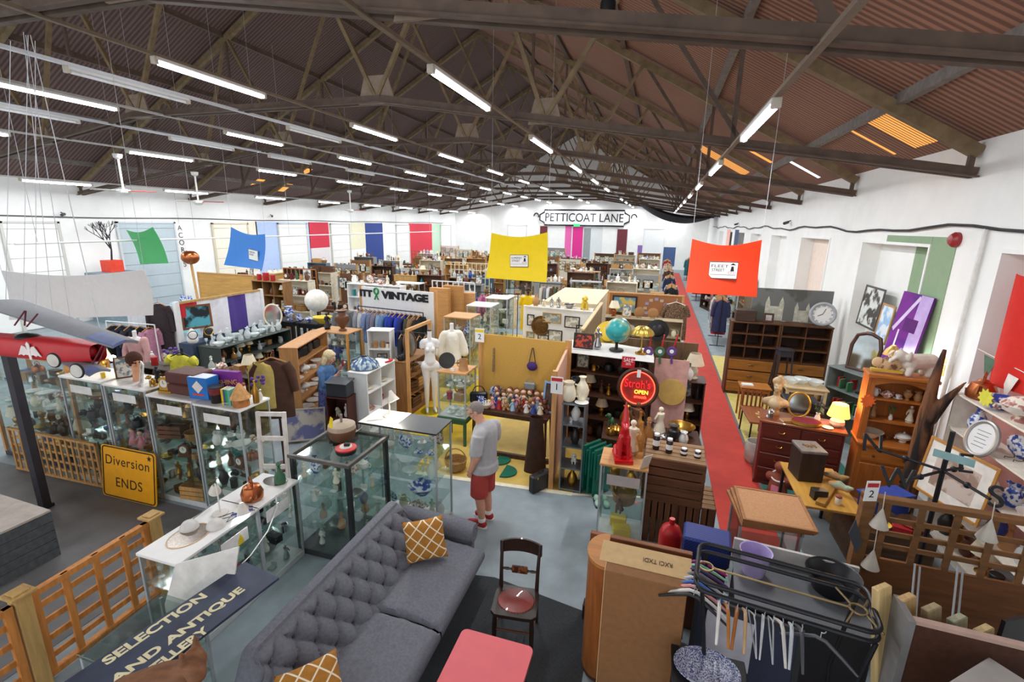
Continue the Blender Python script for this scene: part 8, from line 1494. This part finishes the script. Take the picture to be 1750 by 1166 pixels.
def span(pa, pb, Y): a, b = onY(*pa, Y), onY(*pb, Y); return a.x, b.x, (a.z+b.z)/2
a, b, h = span((438, 482), (490, 478), 12.9); bookcase('tall crate-built shelf of brown boxes with red canisters on top', ((a+b)/2, 12.9, 0), 0, b-a, .4, h, 4, mat('8a6238', .65, kind='wood', var=.3), 3, loads=[None, DARKW, WOODW, MIXED], where='the crate-built shelf', seed=401)
for i in range(3): put('tin', 'red', (a+.15+.28*i, 12.9, h+.002), 0, 'red canister, %s from the left on the crate-built shelf' % ORD[i], 'red canisters', 1.3+.4*(i == 1))
a, b, h = span((484, 462), (540, 456), 15.2); trellis('orange lattice over black board hung with pale prints', ((a+b)/2, 15.2, 0), 0, b-a, h, mat('a8632c', .6), 8, 7, .0); tag(obj('black_board', B(a, b, 15.24, 15.27, 0, h), M_blk), 'black board behind the orange lattice', 'panel'); onboard((a, 15.2), (b, 15.2), .05, [(.35, h-.55, .35, .45), (.75, h-.25, .35, .45)], 'the orange lattice')
a, b, h = span((340, 476), (432, 462), 14.2); board('golden pine stall wall beyond the flag stall', (a, 14.2), (b, 14.2), h, mat('c99850', .55, kind='woodx', var=.15), 0, .05, cap=M_pine, post=M_pine); board('golden pine side wall beyond the flag stall', (b, 14.25), (b, 16.4), h, mat('c99850', .55, kind='woodx', var=.15), 0, .05)
a, b, h = span((597, 482), (690, 490), 13.9); bookcase('long white shelf unit of books behind the VINTAGE board', ((a+b)/2, 13.9, 0), -.03, b-a, .35, h, 4, M_wh, 3, loads=[None, None, CHINA, ['book:red', 'book:blue', 'bookflat:cream', 'book:teal', 'jug:white']], where='the long white shelf', seed=405, per=5); topload('the long white shelf top', a, b, 13.9, h+.001, CHINA+['lamp:white'], 9, 407, .3, 1.3)
for nm, pa, pb, Y, c, nx in (('white', (738, 476), (812, 486), 15.6, M_wh, 8), ('cream', (770, 446), (837, 452), 21.4, mat('d8cfae', .5), 9)):
    a, b, h = span(pa, pb, Y); trellis('%s open grid panel behind the tall glass cases' % nm, ((a+b)/2, Y, 0), 0, b-a, h, c, nx, 6, .0); tag(obj('chest', B(a, b, Y+.15, Y+.6, 0, h-.6), mat('3f5f78', .6)), 'blue-grey chest behind the %s grid panel' % nm, 'chest'); topload('the chest behind the %s grid' % nm, a, b, Y+.35, h-.599, CHINA+MIXED, 8, 410+nx, .3, 1.3)
for i, (px, py, c) in enumerate(((752, 492, 'c08a50'), (775, 488, 'b5824a'), (795, 500, 'c99560'), (762, 505, 'a87440'))): p = onY(px, py, 12.6+.3*i); tag(obj('picture_stack', B(-.3, .3, -.1, .1, 0, p.z, .01), mat(c, .6, kind='woodx', var=.2), None, (p.x, p.y, 0), .1*i), 'tall tan wooden case behind the headless mannequin, %s from the left' % ORD[i], 'case')
p = onY(800, 545, 9.9)
# ================================================================ far rows: one unit after another, each its own furniture and wares
WDC = [('oak', '8a5f38'), ('dark wooden', '4f3424'), ('pine', 'b98a52'), ('walnut', '6a4630'), ('white', 'e6e3dc'), ('grey', '8a8a88'), ('cream', 'd9cfb8'), ('honey pine', 'c79a5e'), ('blue-grey', '6d8290')]
POOL = [MIXED, CHINA, DARKW, WOODW, GLASSW+CHINA, MIXED+WOODW, TOYS+MIXED, DARKW+WOODW, ['book:red', 'book:blue', 'book:green', 'book:maroon', 'book:cream', 'bookflat:brown']]
CLO = [('black', 'coat', '1f1f24', 1.1), ('navy', 'jacket', '2a3050', 1), ('brown', 'coat', '5a4030', 1.1), ('cream', 'dress', 'cfc5b0', 1.1), ('red', 'dress', 'a52f38', 1.1), ('green', 'jacket', '4c5a44', 1), ('grey', 'coat', '7a7b80', 1.1), ('teal', 'dress', '2f6a70', 1.1), ('patterned', 'dress', '8c6f60', 1.1), ('white', 'shirt', 'd9d8d8', .9)]
NTH = ['nearest', 'next-nearest', 'second', 'third', 'fourth', 'fifth', 'sixth', 'seventh', 'eighth', 'ninth', 'tenth', 'eleventh', 'twelfth', 'thirteenth']
def unit(kind, x0, x1, Y, rw, idx, q, n=8):
    cn, cc = q.choice(WDC); pos = '%s from the aisle in the %s far row' % (ORD[idx], NTH[rw]); w = x1-x0; cx = (x0+x1)/2; sh = '%s unit, %s far row' % (ORD[idx], NTH[rw]); sd = rw*100+idx
    P2 = q.choice(POOL); P3 = q.choice(POOL)
    if kind == 'B':
        h = q.uniform(1.35, 1.85); bookcase('%s bookcase, %s' % (cn, pos), (cx, Y, 0), q.uniform(-.06, .06), w, .4, h, 3, mat(cc, .6, kind='woodx', var=.2), loads=[None, P2, P3], where='the '+sh, seed=sd, per=n); topload('the top of the '+sh, x0, x1, Y, h+.001, q.choice(POOL[:8]), n, sd+7, .3, 1.15)
    elif kind == 'C':
        h = q.uniform(.95, 1.45); t = thing('cabinet', '%s two-door cabinet, %s' % (cn, pos), 'cabinet', (cx, Y, 0)); m = mat(cc, .55, kind='wood', var=.2); obj('carcass', B(-w/2, w/2, -.22, .22, 0, h-.03), m, t); obj('top', B(-w/2-.02, w/2+.02, -.25, .23, h-.03, h, .006), m, t)
        for s in (-1, 1): d_ = obj('door', B(s*w/4-w/4+.03, s*w/4+w/4-.03, -.235, -.22, .1, h-.08, .006), m, t); obj('knob', MB().ball((s*.05, -.245, h*.5), .018, 8, 6), M_dw, d_)
        topload('the '+sh, x0, x1, Y, h+.001, P2, n, sd, .35, 1.2)
    elif kind == 'T':
        h = q.uniform(.75, 1.0); table('%s table, %s' % (cn, pos), (cx, Y, 0), 0, w, .6, h, mat(cc, .6, kind='woodx', var=.2)); topload('the front of the '+sh, x0, x1, Y-.14, h+.001, P2, n, sd, .24, 1.2); topload('the back of the '+sh, x0, x1, Y+.15, h+.001, P3, n, sd+3, .24, 1.45)
    elif kind == 'G': glass_case('glass display case, %s' % pos, x0, x1, Y-.25, Y+.25, q.uniform(1.5, 1.8), q.choice(['white', 'pine', 'grey']), loads=[None, None, P2, P3], shelves=3, seed=sd, per=n, where='the '+sh)
    elif kind == 'R': rail('clothes rail, %s' % pos, (x0+.05, Y), (x1-.05, Y), 1.6, [CLO[(i*3+sd) % 10] for i in range(int(w/.17))], 'the '+sh, 1.0)
    elif kind == 'P':
        h = q.uniform(1.75, 2.0); board('%s partition board, %s' % (cn, pos), (x0, Y), (x1, Y), h, mat(cc, .7, var=.1), .3, .04, post=M_pine); onboard((x0, Y), (x1, Y), .03, [(.15+.7*i/3, h-.4-.12*(i % 2), q.uniform(.3, .5), q.uniform(.35, .55)) for i in range(4)], 'the '+sh)
    elif kind == 'L':
        trellis('%s lattice panel, %s' % (cn, pos), (cx, Y, 0), 0, w, 1.85, mat(cc, .6), int(w/.25), 7, .0); topload('the ledge of the '+sh, x0, x1, Y+.3, 1.25, P2, n, sd, .25); tag(obj('ledge', B(x0, x1, Y+.12, Y+.48, 0, 1.249), mat(cc, .6, kind='woodx')), '%s chest behind the lattice panel, %s' % (cn, pos), 'chest')
ROWS_F = [(14.7, -6.0, -13.6, 'TBCTB'), (16.6, .7, -2.0, 'BC'), (17.4, -6.3, -20.3, 'BTGLPBCTBT'), (19.6, .75, -9.0, 'TBGRCTB'), (20.8, -9.8, -20.4, 'BTCPGBT'), (22.4, .2, -8.6, 'PTBCGB'), (24.2, -8.4, -20.3, 'LBTCBPTB'), (26.2, .2, -20, 'BTGCBRTPBTCBT'), (29.6, .2, -20, 'CBTPBLTBCGTBC'), (33.4, .2, -20, 'TRBCPTBBTCLT'), (37.5, .2, -20, 'BTPCBTRBTPCB'), (42, .2, -20, 'PBTCPBTCBP')]
for rw, (Y, xa, xb, ks) in enumerate(ROWS_F):
    q = random.Random(100+rw); L_ = (xa-xb)/len(ks); far = Y > 28
    for i, k in enumerate(ks): x1 = xa-L_*i-.08; x0 = xa-L_*(i+1)+.12; unit(k, x0, x1, Y+q.uniform(-.3, .3), rw, i, q, 8)
# aisle sides: rails and shelves beyond the pigeonhole cabinets
for i in range(8):
    y = 14.6+3.6*i; k = i % 3; W = 'the right of the aisle, %s from the viewer' % ORD[i]
    if k == 0: bookcase('dark shelf unit on '+W, (2.6, y, 0), radians(-75), 1.4, .38, 1.6, 4, mat('3c2c24', .6, kind='woodx', var=.25), loads=[DARKW, CHINA, MIXED], where='the %s shelf right of the aisle' % ORD[i], seed=300+i, per=6)
    elif k == 1: rail('clothes rail on '+W, (2.2, y-.8), (2.3, y+.8), 1.7, [CLO[(j*3+i) % 10] for j in range(9)], 'the %s rail right of the aisle' % ORD[i], 1.1)
    else: glass_case('grey glass case on '+W, 2.3, 3.3, y-.3, y+.3, 1.7, 'grey', loads=[MIXED, CHINA, DARKW], shelves=3, seed=330+i, per=7, where='the %s case right of the aisle' % ORD[i])
    bookcase('white wall shelf below the recesses, %s from the viewer' % ORD[i], (3.9, y+1.6, 0), radians(-90), 1.6, .35, 1.5+.2*(i % 3), 3, M_wh if i % 2 else mat('8d7a64', .6), loads=[None, MIXED, CHINA], where='the %s wall shelf' % ORD[i], seed=350+i, per=6)
for i in range(5): rail('clothes rail on the left of the aisle, %s from the viewer' % ORD[i], (.62, 20.6+4.2*i), (.66, 22.2+4.2*i), 1.65, [CLO[(j*7+i) % 10] for j in range(9)], 'the %s rail left of the aisle' % ORD[i], 1.1)
a, b = onX(25, 417, -13.0), onX(742, 396, -13.0); t = thing('hanging_rail', 'long thin white rail hung level along the left half of the hall', 'rail', (0, 0, 0)); obj('rail', MB().tube([a, b], .022, 8), M_wh, t)
for k in range(6): p = a+(b-a)*(.02+.19*k); obj('dropper', MB().tube([p, Vector((p.x, p.y, raftz(-13)-.1))], .006, 4), mat('a9a9ad', .5), t)
